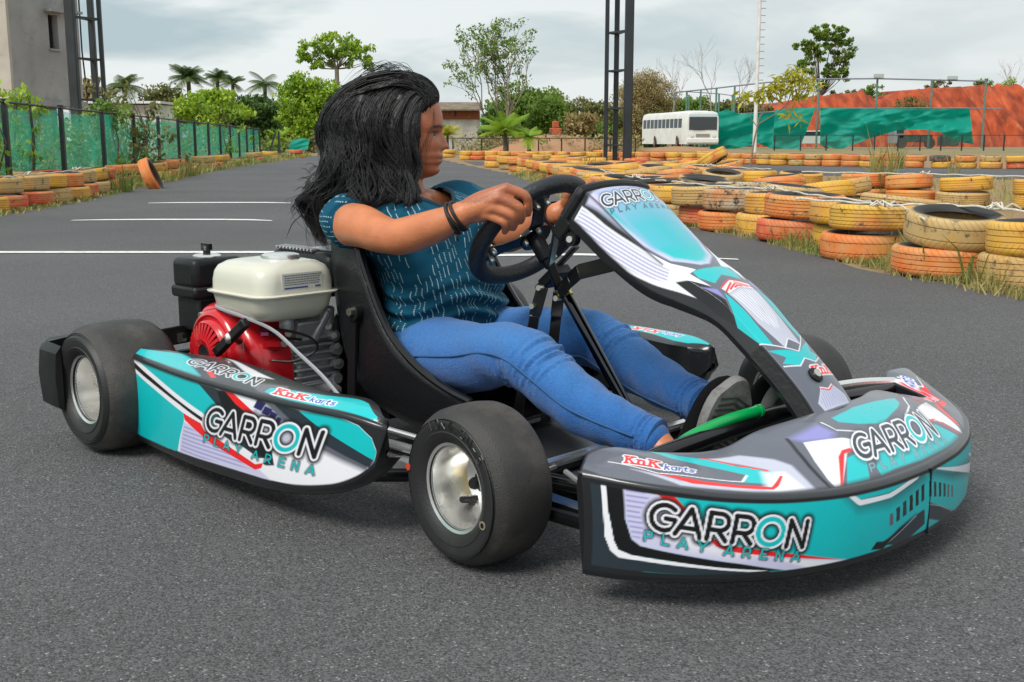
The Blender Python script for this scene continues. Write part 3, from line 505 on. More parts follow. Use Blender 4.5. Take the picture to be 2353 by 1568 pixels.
class LF:
    """leaf collector: numpy quads with one tint per leaf"""
    def __init__(s, seed): s.r = np.random.RandomState(seed); s.V = []; s.c = []
    def clump(s, c, rad, n, size, tint, up=.3, asp=.55):
        r = s.r; d = r.normal(size=(n, 3)); d /= np.linalg.norm(d, axis=1)[:, None]; p = np.array(c) + d * (r.rand(n, 1) ** .5) * np.array(rad)
        a = r.normal(size=(n, 3)); a[:, 2] *= .6; a /= np.linalg.norm(a, axis=1)[:, None]; u = r.normal(size=(n, 3)); u[:, 2] -= up; u -= a * (u * a).sum(1)[:, None]; u /= np.linalg.norm(u, axis=1)[:, None]
        sz = size * (.6 + .8 * r.rand(n, 1)); w_ = sz * asp
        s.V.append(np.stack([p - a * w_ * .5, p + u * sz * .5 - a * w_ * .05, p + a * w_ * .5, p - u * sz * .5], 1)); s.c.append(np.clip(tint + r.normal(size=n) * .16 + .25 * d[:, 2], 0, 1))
    def build(s, name, m, parent=None, off=(0, 0, 0)):
        V = np.concatenate(s.V).reshape(-1, 3) - np.array(off); k = len(V) // 4; cc = np.repeat(np.concatenate(s.c), 4)
        me = bpy.data.meshes.new(name); me.vertices.add(len(V)); me.vertices.foreach_set('co', V.ravel()); me.loops.add(k * 4); me.loops.foreach_set('vertex_index', np.arange(k * 4)); me.polygons.add(k); me.polygons.foreach_set('loop_start', np.arange(k) * 4); me.update()
        at = me.color_attributes.new('Col', 'FLOAT_COLOR', 'POINT'); at.data.foreach_set('color', np.stack([cc, cc, cc, np.ones_like(cc)], 1).ravel().astype(np.float32))
        me.materials.append(m); o = bpy.data.objects.new(name, me); C.objects.link(o); o.parent = parent; return o
def limbs(b, p, d, ln, r, depth, rr, tips, spread=.55, nb=3, upb=.25):
    pts = [p]; q = p.copy(); dd = d.copy(); k = 4
    for i in range(k):
        dd = (dd + Vector((rr.gauss(0, .12), rr.gauss(0, .12), rr.gauss(0, .06) + upb * .15))).normalized(); q = q + dd * ln / k; pts.append(q.copy())
    b.tube(pts, [r * (1 - .45 * i / k) for i in range(k + 1)], 6 if depth > 1 else 4, caps=False)
    if depth == 0: tips.append(q); return
    tips.append(pts[2]) if depth == 1 else None
    for i in range(nb):
        nd = (dd + Vector((rr.gauss(0, 1), rr.gauss(0, 1), rr.gauss(0, .5) + upb)).normalized() * spread * 1.5).normalized()
        limbs(b, q if i else pts[-2], nd, ln * rr.uniform(.6, .85), r * .55, depth - 1, rr, tips, spread, nb, upb)
def tree(x0, y0, h, crown, kind, label, seed, trunk=.12, ndens=1.0, leaf=.22, group=None, gaps=.35, bark=None, lean=0, z0=0, name='tree', cat='tree', fill=1.0):
    """crown: list of ellipsoids (dx, dz_center, rx, rz) in metres relative to the trunk base"""
    root = empty(name, (x0, y0, z0)); tag(root, label, cat, group); rr = random.Random(seed); lf = LF(seed); b = MB()
    top = min(c[1] - c[3] * .7 for c in crown); top = max(top, h * .15)
    mid = Vector((lean, 0, top)); b.tube([Vector((0, 0, 0)), Vector((lean * .3, 0, top * .5)), mid], [trunk * 1.25, trunk, trunk * .85], 8)
    for (dx, dz, rx, rz) in crown:
        n = max(5, int(rx * rz * 10.0 * ndens))
        for i in range(n):
            a = Vector((rr.gauss(0, 1), rr.gauss(0, 1), rr.gauss(0, 1))).normalized() * (rr.random() ** (.28 if gaps > .3 else .5))
            c = Vector((dx + a.x * rx, a.y * rx * .8, dz + a.z * rz))
            if i % 5 == 0: 
                m2 = mid.lerp(c, .5) + Vector((0, 0, -.1 * rz)); b.tube([mid, m2, c], [trunk * .3, trunk * .17, trunk * .05], 5, caps=False)
            cs = (.36 + .26 * rr.random()) * min(rx, rz) ** .6 * fill
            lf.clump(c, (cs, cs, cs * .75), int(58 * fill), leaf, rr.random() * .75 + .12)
    b.build('trunk', bark or M_BARK, root); lf.build('crown', LM[kind], root); return root
def T(xp, yt, yb, wpx, Y, kind, label, seed, **k):
    """tree measured in the photograph: centre column, top and bottom row, width, and its distance"""
    a = px(xp, yt, Y); zb = 0.0; s = Y / FPX; W_ = wpx * s; zbt = max(.2, px(xp, yb, Y).z); h = a.z; rz = (h - zbt) / 2; rr = random.Random(seed); cr = []
    for i in range(k.pop('lobes', 4)):
        f = rr.uniform(-.3, .3) * W_; q = rr.uniform(.7, .95); cr.append((f, zbt + rz * (1 + rr.uniform(-.3, .3)), W_ * q * .5, rz * q))
    cr.append((0, zbt + rz * .9, W_ * .46, rz * .92)); cr.append((0, zbt + rz * .3, W_ * .42, rz * .5))
    return tree(a.x, Y, h, cr, kind, label, seed, **k)
def palm(xp, yc, Y, rpx, label, seed, h=None, fr=24, droop=.72, kind='palm', base=None, name='palm_tree', cat='palm tree', group=None, thick=.16, lw=.05):
    top = px(xp, yc, Y); root = empty(name, (top.x, Y, 0)); tag(root, label, cat, group); rr = random.Random(seed); b = MB(); R0 = rpx * Y / FPX
    zt = top.z; lean = rr.uniform(-.04, .04) * zt
    b.tube([(lean, 0, 0), (lean * .6, 0, zt * .4), (lean * .15, 0, zt * .8), (0, 0, zt)], [thick * 1.5, thick, thick * .8, thick * .75], 8); b.build('trunk', M_BARKD, root)
    lf = LF(seed); Q = []; Cc = []
    for i in range(fr):
        a = 2 * pi * i / fr + rr.uniform(-.2, .2); el = rr.uniform(-.25, 1.25); ln = R0 * rr.uniform(.85, 1.15); tint = .2 + .5 * rr.random() if el > 0 else .75
        prev = None; n = 16
        for k in range(n + 1):
            t = k / n; e2 = el - droop * 1.5 * t * t; 
            # integrate the arc
            p = Vector((cos(a), sin(a), 0)) * ln * t * cos(el * (1 - .4 * t)) + Vector((0, 0, zt + ln * (t * sin(el) - .62 * droop * t * t)))
            if prev is not None:
                d = (p - prev).normalized(); sdv = d.cross(Vector((0, 0, 1))).normalized(); L_ = ln * .30 * (sin(pi * min(1, .12 + .88 * t)) ** .6)
                for sg in (-1, 1):
                    for q in (0, .5):
                        o_ = prev.lerp(p, q); tip = o_ + sdv * sg * L_ + d * L_ * .45 + Vector((0, 0, -L_ * .55 * (1 if sg > 0 else .8))); wv = d * (ln / n * .22)
                        Q.append([o_ - wv, o_ + wv, tip + wv * .2, tip - wv * .2]); Cc.append(tint + rr.uniform(-.15, .15))
            prev = p
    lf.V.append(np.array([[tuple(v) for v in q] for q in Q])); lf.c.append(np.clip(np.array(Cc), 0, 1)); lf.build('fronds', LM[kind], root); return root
# weeds pressing against the left fence from behind
wd = LF(5); wr = random.Random(5)
for i in range(110):
    y = 1 + 9.4 * wr.random(); wd.clump((-5.77 - .129 * (y - 13) - .25 - wr.random() * 1.6, y, .1 + wr.random() * .85), (.28, .3, .3), 26, .085, wr.random())
for i in range(560):
    k = wr.random() ** 1.4; y = 10.4 + 33 * k; x = -5.77 - .129 * (y - 13) - .25 - wr.random() * 1.6; z = .1 + wr.random() * (1.0 if y > 21 else .85)
    if y > 26 and wr.random() < .6: continue
    wd.clump((x, y, z), (.28, .3, .3), 26, .085, wr.random())
tag(wd.build('weeds', LM['mid']), 'tangle of green weeds and shrubs behind the left fence', 'weeds', kind='stuff')
def creeper(x, y, h, w_, label, seed, kind='bright', n=26):
    root = empty('creeper', (x, y, 0)); tag(root, label, 'climbing plant'); lf = LF(seed); rr = random.Random(seed); b = MB()
    for i in range(n):
        c = (rr.gauss(0, w_ * .4), rr.gauss(0, .22), h * rr.random() ** .7); lf.clump(c, (.16, .16, .14), 26, .09, rr.random())
    for i in range(5): b.tube([(rr.gauss(0, .1), 0, 0), (rr.gauss(0, w_ * .3), .05, h * .5), (rr.gauss(0, w_ * .4), 0, h * .95)], [.012, .01, .005], 5)
    b.build('stems', M_BARKD, root); lf.build('leaves', LM[kind], root)
creeper(-6.75, 20.0, 1.62, 1.0, 'dry brown and green creeper smothering the left fence', 31, 'olive', 40)
creeper(-6.6, 18.9, 1.35, .5, 'green creeper tangle beside the brown one on the left fence', 35, 'mid', 26)
creeper(-5.62, 12.1, 1.3, .3, 'small leafy creeper tip at the nearest left fence post', 32, 'bright', 14)
creeper(-8.55, 33.5, 1.8, .8, 'yellow-green creeper spilling over the middle of the left fence', 33, 'bright', 30)
creeper(-6.0, 14.1, 1.28, .22, 'small leafy creeper tip peeking above the second left fence panel', 34, 'bright', 12)
# palms and trees of the left skyline
palm(285, 196, 62, 52, 'coconut palm standing alone between the mast and the bushes on the left', 41)
palm(432, 178, 66, 54, 'tallest coconut palm with drooping yellowed fronds among the left trees', 42, fr=28)
palm(499, 178, 84, 36, 'small coconut palm crown just right of the tallest left palm', 43)
palm(534, 190, 86, 38, 'coconut palm crown rising over the bright green bush', 44)
palm(608, 192, 76, 48, 'coconut palm with open star-like crown left of the big light green tree', 45, fr=16)
GL = 'trees of the left skyline'
T(372, 198, 290, 90, 58, 'olive', 'pale feathery tree left of the tallest palm', 51, ndens=1.4, group=GL)
T(475, 200, 300, 140, 50, 'bright', 'rounded bright green bush tree in front of the left palms', 52, ndens=1.7, group=GL, leaf=.2)
T(560, 222, 320, 130, 66, 'dark', 'dark green tree behind the end of the left fence', 53, ndens=1.5, group=GL, leaf=.25)
T(640, 235, 320, 60, 84, 'dark', 'dark low tree between the star-like palm and the big light green tree', 54, ndens=1.6, group=GL, leaf=.3)
T(300, 240, 290, 90, 64, 'olive', 'olive shrub under the lone coconut palm', 55, ndens=1.5, group=GL)
T(410, 235, 300, 80, 70, 'mid', 'mid green bush under the tallest coconut palm', 56, ndens=1.5, group=GL)
T(215, 170, 260, 40, 58, 'dry', 'brownish bush behind the black mast on the left', 57, group=GL)
# big light green tree behind the driver's head
bt = px(772, 110, 70); b_ = []
def sc70(p): return p * 70 / FPX
b_ = [(sc70(-45), 6.05, 1.25, .62), (sc70(0), 6.35, 1.3, .72), (sc70(45), 6.1, 1.25, .65), (sc70(-75), 5.45, .85, .35), (sc70(75), 5.3, .6, .55), (sc70(20), 5.5, 1.2, .45), (sc70(-30), 5.3, .9, .4)]
tree(bt.x, 70, 7, b_, 'bright', 'big spreading light green tree above the driver with pale forked trunk', 61, trunk=.15, ndens=2.6, leaf=.19, gaps=.5, fill=.85)
T(705, 178, 325, 120, 62, 'bright', 'bright green mass of foliage under the big spreading tree', 62, ndens=1.8, group='trees behind the driver')
T(780, 235, 330, 110, 66, 'olive', 'olive undergrowth tree behind the driver\'s hair', 63, ndens=1.6, group='trees behind the driver')
T(870, 215, 330, 120, 72, 'mid', 'mid green tree hidden behind the driver\'s head', 64, ndens=1.2, group='trees behind the driver')
palm(640, 318, 52, 34, 'young coconut palm with upright yellow-green fronds at the end of the fence', 65, fr=14, droop=.5, kind='bright', thick=.07, group='young palms along the far fence')
palm(735, 312, 52, 30, 'young palm with tan fronds left of the driver\'s hair', 66, fr=14, droop=.6, kind='olive', thick=.07, group='young palms along the far fence')
palm(1028, 308, 52, 42, 'young palm with yellow fronds right in front of the driver\'s nose', 67, fr=14, droop=.7, kind='yellow', thick=.07, group='young palms along the far fence')
palm(1160, 298, 50, 62, 'young palm with tall bright green fronds beneath the sparse tree', 68, fr=18, droop=.35, kind='bright', thick=.09, group='young palms along the far fence')
palm(1215, 314, 50, 46, 'low young palm just right of the tall bright green one', 69, fr=14, droop=.6, kind='bright', thick=.08, group='young palms along the far fence')
# undergrowth closing the skyline
for nm_, kd_, sd0, rows_ in (('undergrowth', 'mid', 301, [(600, 1010, 66, 292), (1100, 1430, 70, 285), (640, 1440, 84, 275), (200, 640, 60, 300)]), ('dry_undergrowth', 'dry', 302, [(680, 980, 62, 306), (1060, 1480, 62, 312), (1380, 1450, 72, 305), (1250, 1450, 60, 318)]), ('dark_undergrowth', 'dark', 303, [(1120, 1440, 86, 262), (1420, 1700, 112, 290), (560, 900, 90, 268), (1400, 1700, 118, 262)])):
    lf = LF(sd0); rr = random.Random(sd0)
    for (xa, xb, Yq, yt) in rows_:
        xq = xa
        while xq < xb:
            tp = px(xq, yt + rr.uniform(-6, 14), Yq); zz = .2
            while zz < tp.z: lf.clump((tp.x + rr.uniform(-.3, .3), Yq + rr.uniform(-1, 1.5), zz), (.5, .5, .4), 34, .2 if Yq < 80 else .27, rr.random()); zz += .42
            xq += 15
    tag(lf.build(nm_, LM[kd_]), {'mid': 'mid green scrub closing the gaps under the skyline trees', 'dry': 'dry straw-coloured scrub behind the thin distant fence', 'dark': 'dark green wood behind the skyline trees'}[kd_], 'scrub', kind='stuff')
# sparse tree
sp_ = px(1150, 320, 66); k66 = 66 / FPX
root = empty('tree', (sp_.x, 66, 0)); tag(root, 'tall sparse half-bare tree right of the driver\'s face', 'tree'); b = MB(); tips = []; rr = random.Random(71)
for i in range(5): limbs(b, Vector((rr.uniform(-.25, .25), 0, 0)), Vector((rr.uniform(-.35, .3), rr.uniform(-.2, .2), 1)).normalized(), 2.7, .075, 3, rr, tips, .42, 3, .35)
b.build('trunk', M_BARK, root); lf = LF(71)
for t_ in tips: lf.clump(t_, (.34, .34, .28), 20, .17, rr.random())
lf.build('crown', LM['mid'], root)
GM = 'bushes along the middle skyline'
T(1212, 198, 320, 140, 74, 'mid', 'dark green tree mass right of the sparse tree', 72, ndens=1.7, group=GM)
T(1140, 240, 325, 60, 64, 'dark', 'dark bush directly under the sparse tree', 79, ndens=1.6, group=GM)
T(1270, 218, 325, 110, 70, 'mid', 'mid green bush left of the tall black mast', 73, ndens=1.6, group=GM)
T(1350, 222, 325, 140, 72, 'olive', 'olive bush with dry patches behind the tall black mast', 74, ndens=1.6, group=GM)
T(1330, 255, 328, 70, 66, 'dry', 'dry brown bush at the foot of the olive one left of the mast', 75, ndens=1.3, group=GM)
T(1500, 150, 300, 130, 112, 'dry', 'tall straw-brown half-dry tree left above the bus', 76, ndens=2.2, group=GM, leaf=.16, fill=.7)
T(1440, 235, 335, 70, 104, 'dry', 'dry brown thicket right beside the black mast', 77, ndens=1.5, group=GM)
T(1500, 258, 345, 90, 108, 'dark', 'dark green bush left of the bus', 78, ndens=1.8, group=GM)
T(1560, 228, 310, 110, 122, 'mid', 'green tree crown seen over the bus roof', 80, ndens=1.7, group=GM, leaf=.3)
T(1690, 232, 280, 160, 120, 'olive', 'olive tree line behind the sports cage', 81, ndens=1.5, group=GM, leaf=.3)
T(1640, 250, 285, 90, 118, 'dark', 'dark low bush behind the cage over the bus', 82, ndens=1.4, group=GM, leaf=.3)
def bare(xp, yt, Y, h, label, seed, nb=3):
    a = px(xp, yt, Y); root = empty('bare_tree', (a.x, Y, 0)); tag(root, label, 'tree', 'leafless trees on the right skyline'); b = MB(); tips = []; rr = random.Random(seed)
    b.tube([(0, 0, 0), (0, 0, a.z * .35)], [.09, .07], 6); limbs(b, Vector((0, 0, a.z * .3)), Vector((0, 0, 1)), a.z * .3, .07, 4, rr, tips, .5, nb, .45)
    b.build('trunk', M_TWIG, root)
bare(1642, 130, 110, 8, 'leafless grey tree over the sports cage', 83)
bare(1700, 150, 114, 8, 'fainter leafless tree just left of the white pole', 84)
bare(1545, 160, 100, 7, 'leafless twiggy tree between the straw-brown tree and the cage', 85)
# big tree on the bank
tb = px(1885, 230, 135); s135 = 135 / FPX
cr_ = [(s135 * d[0], (px(1885, d[1], 135).z) - 3.0, s135 * d[2], s135 * d[3]) for d in ((10, 75, 42, 22), (-45, 105, 24, 16), (45, 115, 28, 34), (-10, 120, 32, 24), (-35, 155, 24, 16), (15, 165, 26, 18), (45, 170, 18, 18), (0, 195, 20, 8), (35, 215, 14, 10))]
tree(tb.x, 135, 12, cr_, 'mid', 'tall open-crowned tree standing on the red bank', 91, trunk=.2, ndens=1.5, leaf=.36, gaps=.5, z0=3.0, bark=M_BARKD, fill=.75)
GR = 'shrubs on top of the red bank'
for i, (xp, yt, yb, w_, k_) in enumerate([(1905, 222, 262, 60, 'olive'), (2010, 196, 232, 70, 'mid'), (2160, 188, 214, 60, 'olive'), (2260, 184, 212, 40, 'mid'), (2335, 165, 232, 90, 'bright'), (1960, 210, 245, 60, 'olive')]):
    a = px(xp, yt, 128); c = px(xp, yb, 128)
    tree(a.x, 128, 3, [(0, 1.2, w_ * .5 * 128 / FPX, max(.5, (a.z - c.z) * .5))], k_, ['olive shrub at the foot of the tall tree on the bank', 'green shrub on the bank behind the first cage post', 'thin olive shrub on the middle of the bank', 'green weeds on the bank left of the right-hand post', 'bright green shrub on the bank at the right picture edge', 'dry shrub on the left shoulder of the bank'][i], 92 + i, trunk=.05, ndens=1.6, leaf=.25, group=GR, z0=c.z - .4, name='shrub', cat='shrub')
bare(2345, 140, 122, 8, 'leafless crown above the bank at the right picture edge', 99)
bg_ = tree(px(2090, 250, 115).x, 115, 3, [(0, 1.6, 1.6, 1.2)], 'olive', 'olive shrub growing on the slope of the red bank', 98, trunk=.05, ndens=1.5, leaf=.22, z0=2.2, name='shrub', cat='shrub', group=GR)
# ================================================================ RED EARTH BANK
from mathutils import noise as mnoise
def bank():
    prof = [(1700, 262), (1760, 250), (1830, 236), (1880, 222), (1940, 216), (1975, 212), (2040, 232), (2075, 214), (2110, 205), (2150, 202), (2185, 214), (2200, 204), (2240, 200), (2300, 197), (2345, 196), (2370, 214), (2420, 224), (2520, 218), (2700, 240)]
    xs = [px(p[0], p[1], 120).x for p in prof]; zs = [px(p[0], p[1], 120).z for p in prof]
    n, m = 420, 60; P = np.zeros((n, m, 3)); rs = np.random.RandomState(4); ph = rs.rand(12) * 6
    for i in range(n):
        x = xs[0] + (xs[-1] - xs[0]) * i / (n - 1); zt_ = np.interp(x, xs, zs) + .3 * mnoise.fractal(Vector((x * .8, 7, 1)), 1.0, 2.0, 4)
        for j in range(m):
            t = j / (m - 1)
            if t < .75:
                k = t / .75; gully = .9 * sin(x * 1.7 + 1.2 * sin(k * 3)) + .3 * sin(x * 4.1 + ph[0] + k * 2) + .18 * sin(x * 9.7 + k * 5)
                fz = mnoise.fractal(Vector((x * .55, k * 1.1, 3.0)), 1.0, 2.0, 6); fz2 = mnoise.fractal(Vector((x * 1.6, k * 3.0, 9.0)), 1.0, 2.0, 4); P[i, j] = (x + .1 * sin(k * 9 + x), 112 + 8 * k ** 1.2 + (gully * .5 + 1.6 * fz + .5 * fz2) * (1 - k * .35), zt_ * (k ** .85) - .3 * (1 - k) + .35 * fz2 + .25 * fz * k)
            else:
                k = (t - .75) / .25; P[i, j] = (x, 120 + 25 * k, zt_ + .5 * sin(x * .7) * k)
    b = MB(); b.grid(P)
    m_ = mat('red_earth', (.46, .082, .022), .95, col2=(.20, .032, .012), vscale=.7, bump=1.0, bscale=5, dirt=((.55, .17, .06), .8, .58)); mpn = m_.node_tree.nodes.new('ShaderNodeMapping'); mpn.inputs['Scale'].default_value = (1.6, .6, .28); tl_ = m_.node_tree.links  # darker earth streaks that also put gully shade into the colour
    for l0 in list(tl_):
        if l0.from_socket.name == 'Object': tc0 = l0.from_socket; to0 = l0.to_socket; tl_.remove(l0); tl_.new(mpn.outputs[0], to0)
    tl_.new(tc0, mpn.inputs[0])
    return tag(b.build('red_earth_bank', m_, smooth=True, angle=180), kind='structure')
bank()
# ================================================================ SPORTS CAGE, NETS
M_POSTG = mat('green_steel_post', (.13, .25, .20), .5, var=.3, vscale=5); M_RAILP = mat('violet_grey_rail', (.22, .22, .27), .5)
cg = empty('sports_cage', (0, 0, 0)); tag(cg, 'tall green steel pole frame of a sports cage behind the bus and nets', 'cage frame')
YC = 92
CP = [(1549, 213, 108), (1578, 211, 106), (1583, 218, 112), (1610, 207, 104), (1646, 203, 100), (1652, 216, 110), (1688, 198, 98), (1683, 220, 108), (1882, 182, YC), (2016, 180, YC), (2142, 183, YC), (2266, 186, YC)]
for (xp, yt, Yq) in CP:
    a = px(xp, yt, Yq); b = MB(); b.tube([(a.x, Yq, 0), (a.x, Yq, a.z)], .085, 8); b.build('post', M_POSTG, cg)
def rail(pl, r=.06):
    b = MB(); b.tube([px(*p) for p in pl], r, 6); b.build('rail', M_RAILP, cg)
rail([(1549, 213, 108), (1646, 203, 100), (1688, 198, 98), (1760, 190, 95), (1882, 182, YC), (2016, 181, YC), (2142, 184, YC), (2266, 187, YC)])
rail([(1549, 270, 108), (1646, 268, 100), (1700, 262, 98), (1882, 250, YC), (2016, 249, YC), (2142, 248, YC), (2300, 250, YC)], .04)
rail([(1578, 211, 106), (1652, 216, 110), (1683, 220, 108)], .04)
for (xp, yt) in ((2016, 179), (2185, 184)):
    a = px(xp, yt, YC); b = MB(); b.box((a.x, YC - .3, a.z + .15), (.75, .3, .3)); b.build('floodlight', mat('lamp_housing', (.45, .47, .48), .4), cg, bevel=.03)
from mathutils import noise as mn0
def cloth(outline_top, outline_bot, Yq, label, seed, amp=.10):
    rr = random.Random(seed); n = 90; m = 26; P = np.zeros((n, m, 3)); xt = [p[0] for p in outline_top]; yt = [p[1] for p in outline_top]; xb = [p[0] for p in outline_bot]; yb = [p[1] for p in outline_bot]
    for i in range(n):
        k = i / (n - 1); ax = xt[0] + (xt[-1] - xt[0]) * k; ay = np.interp(ax, xt, yt); bx = xb[0] + (xb[-1] - xb[0]) * k; by = np.interp(bx, xb, yb)
        for j in range(m):
            t = j / (m - 1); xx = ax + (bx - ax) * t; yy_ = ay + (by - ay) * t; f = amp * (2.4 * mn0.fractal(Vector((xx * .011, (yy_ + xx * .22) * .030, seed)), 1.0, 2.0, 3) + 1.2 * abs(mn0.noise(Vector((xx * .02, (yy_ - xx * .35) * .02, seed + 5))))) * (.5 + t)
            q = px(xx, yy_, Yq + f * 3); P[i, j] = (q.x, q.y, q.z)
    b = MB(); b.grid(P); o = b.build('shade_cloth', M_NETD, smooth=True, angle=180); tag(o, label, 'green net', 'green shade cloths hung on the sports cage'); return o
cloth([(1640, 262), (1668, 252), (1700, 262), (1740, 262), (1790, 256)], [(1630, 347), (1668, 345), (1700, 340), (1740, 330), (1782, 345)], 90, 'green shade cloth hanging right beside the bus', 1)
cloth([(1780, 252), (1820, 249), (1874, 248)], [(1775, 342), (1800, 344), (1836, 344)], 89, 'green shade cloth between the white pole and the first tall post', 2)
cloth([(1884, 248), (2000, 250), (2120, 250), (2228, 250)], [(1884, 334), (1930, 344), (1990, 322), (2060, 300), (2120, 298), (2160, 304), (2190, 325), (2236, 332)], 90, 'widest torn green shade cloth with a ragged rising lower edge', 3, .13)
# low chain-link fence in front of the far trees
ff = empty('fence', (0, 0, 0)); tag(ff, 'thin black chain link fence in the distance behind the far tyres', 'fence'); Yf = 58
xs_ = [720, 790, 860, 960, 1040, 1106, 1167, 1237, 1290, 1344, 1402, 1460]
for xp in xs_:
    a = px(xp, 318, Yf); b = MB(); b.box((a.x, Yf, a.z / 2), (.07, .07, a.z)); b.build('post', M_POST, ff, smooth=False)
a = px(xs_[0], 318, Yf); c_ = px(xs_[-1], 318, Yf); b = MB(); b.tube([a, c_], .022, 6); b.build('top_rail', M_POST, ff); wire_sheet('chain_link', (a.x, Yf + .05, 0), (c_.x, Yf + .05, 0), 0, a.z, ff)
f2 = empty('fence', (0, 0, 0)); tag(f2, 'low dark chain link fence in front of the red bank on the right', 'fence'); Yf = 72
xs_ = [1780, 1840, 1899, 1960, 2010, 2064, 2115, 2163, 2211, 2262, 2308, 2360, 2410]
for xp in xs_:
    a = px(xp, 311, Yf); b = MB(); b.box((a.x, Yf, a.z / 2), (.07, .07, a.z)); b.build('post', M_POST, f2, smooth=False)
a = px(xs_[0], 311, Yf); c_ = px(xs_[-1], 311, Yf); b = MB(); b.tube([a, c_], .02, 6); b.build('top_rail', M_POST, f2); wire_sheet('chain_link', (a.x, Yf + .05, 0), (c_.x, Yf + .05, 0), 0, a.z, f2)
cloth([(668, 322), (690, 318), (712, 320)], [(662, 344), (690, 345), (706, 344)], 55, 'small green shade cloth left of the driver behind the far bend', 6, .05)
# earth heap and rusty machine behind the middle fence
def heap(xp, Y, w_, h, label, m, seed, d=3):
    a = px(xp, 330, Y); n = 40; k = 12; P = np.zeros((n, k, 3)); rr = random.Random(seed)
    for i in range(n):
        an = 2 * pi * i / (n - 1)
        for j in range(k):
            t = j / (k - 1); rad = t; z = h * (cos(t * pi / 2) ** .8 if t < 1 else 0); P[i, j] = (cos(an) * rad * w_ * (1 + .12 * sin(an * 5 + seed)), sin(an) * rad * d, z + .06 * h * sin(an * 7 + t * 9))
    b = MB(); b.grid(P); o = b.build('earth_heap', m, smooth=True, angle=180); o.location = (a.x, Y, -.1); tag(o, label, 'earth heap')
heap(1270, 62, 3.6, 1.0, 'low reddish earth mound beside the young palms', mat('red_brown_soil', (.42, .20, .10), .95, col2=(.33, .20, .10), vscale=2, bump=.8, bscale=9), 3)
heap(1560, 74, 3.0, .35, 'reddish earth mound in front of the bus', mat('red_brown_soil'), 5)
mc = empty('machine', (px(1276, 300, 66).x, 66, .55)); tag(mc, 'small rusty orange machine on the earth mound left of the mast', 'machine')
M_RUST = mat('rusty_orange_paint', (.50, .12, .04), .7, var=.5, vscale=4)
b = MB(); b.box((0, 0, .55), (.7, .9, .5)); b.box((0, -.1, 1.0), (.4, .5, .4)); b.build('body', M_RUST, mc, bevel=.04)
b = MB(); [b.cyl((sx_, -.6, .3), (sx_ + .12, -.6, .3), .28, 14) for sx_ in (-.42, .3)]; b.build('wheels', M_POST, mc)
# ================================================================ HOUSE IN THE TREES
def house():
    Y = 78; a = px(1005, 300, Y); c = px(1100, 300, Y); r = empty('house', ((a.x + c.x) / 2, Y, 0)); tag(r, 'small house with weathered sloping roof and brick and whitewashed walls behind the driver\'s face', 'house'); w_ = c.x - a.x
    z = lambda y: px(1050, y, Y).z
    b = MB(); b.box((0, 1.5, z(275) / 2), (w_, 3, z(275))); b.build('wall', mat('whitewash', (.55, .52, .48), .9, var=.35, vscale=1.5, dirt=((.3, .25, .2), 1, .5)), r)
    b = MB(); b.box((0, 1.5, (z(275) + z(254)) / 2), (w_ + .01, 3.02, z(254) - z(275))); b.build('brick_course', mat('red_brick_wall', (.40, .12, .06), .9, var=.3, vscale=6, dirt=((.5, .35, .25), 3, .55)), r)
    b = MB(); b.add([(-w_ * .62, -.6, z(252)), (w_ * .60, -.6, z(252)), (w_ * .5, 2, z(233)), (-w_ * .6, 2, z(233)), (-w_ * .62, 4, z(250)), (w_ * .6, 4, z(250)), (-w_ * .62, -.6, z(255)), (w_ * .60, -.6, z(255))], [(0, 1, 2, 3), (3, 2, 5, 4), (6, 7, 1, 0)]); b.build('roof', mat('weathered_roof', (.23, .17, .13), .9, var=.4, vscale=2, dirt=((.25, .23, .10), 1.2, .5)), r, smooth=False)
    b = MB(); b.box((-.2, -.03, (z(254) + z(268)) / 2), (.10, .05, z(254) - z(268))); b.build('pillar', M_POST, r)
house()
# ================================================================ LATTICE MASTS AND WHITE POLE
M_MAST = mat('mast_black_paint', (.03, .035, .04), .45, var=.35, vscale=2)
def mast(legs, Ys, rw, rung_y, top, label):
    r = empty('lattice_mast', (0, 0, 0)); tag(r, label, 'mast'); P = []
    for (xp, w_), Yq in zip(legs, Ys):
        a = px(xp, 330, Yq); P.append((a.x, Yq)); b = MB(); b.box((a.x, Yq, top / 2), (w_, w_ * .9, top)); b.build('leg', M_MAST, r, bevel=w_ * .12)
    z = .15
    for z in rung_y:
        for i in range(3):
            A_, B_ = P[i], P[(i + 1) % 3]; b = MB(); b.bar((A_[0], A_[1], z), (B_[0], B_[1], z), .03, .035); b.build('rung', M_MAST, r, smooth=False)
    for i in range(3):
        b = MB(); b.box((P[i][0], P[i][1], .02), (.3, .3, .04)); b.build('base_plate', M_MAST, r, smooth=False)
rz_ = [px(1412, y, 24).z for y in (334, 249, 162, 73, -20, -110)]
mast([(1391, .085), (1413, .105), (1441, .18)], [24.3, 24.6, 23.7], 0, rz_, 6.2, 'tall black three-legged lattice mast right of the steering wheel')
mast([(180, .19), (227, .125), (246, .085)], [23.6, 24.5, 24.2], 0, [px(200, y, 24).z for y in (136, 42, -60, 230)], 6.2, 'tall black three-legged lattice mast in front of the concrete building on the left')
wp = px(1733, 340, 62); r = empty('pole', (wp.x, 62, 0)); tag(r, 'tall white pole with climbing pegs behind the sapling', 'pole')
b = MB(); b.tube([(0, 0, 0), (0, 0, 3), (0, 0, 10)], [.12, .10, .09], 12); b.build('shaft', mat('white_pole_paint', (.78, .76, .74), .4, var=.2, vscale=3), r)
for i in range(14): b = MB(); z = px(1733, 3 + i * 16.5 - 0, 62).z; b.cyl((.06, 0, z), (.34, 0, z), .018, 6); b.build('peg', M_RAILP, r)
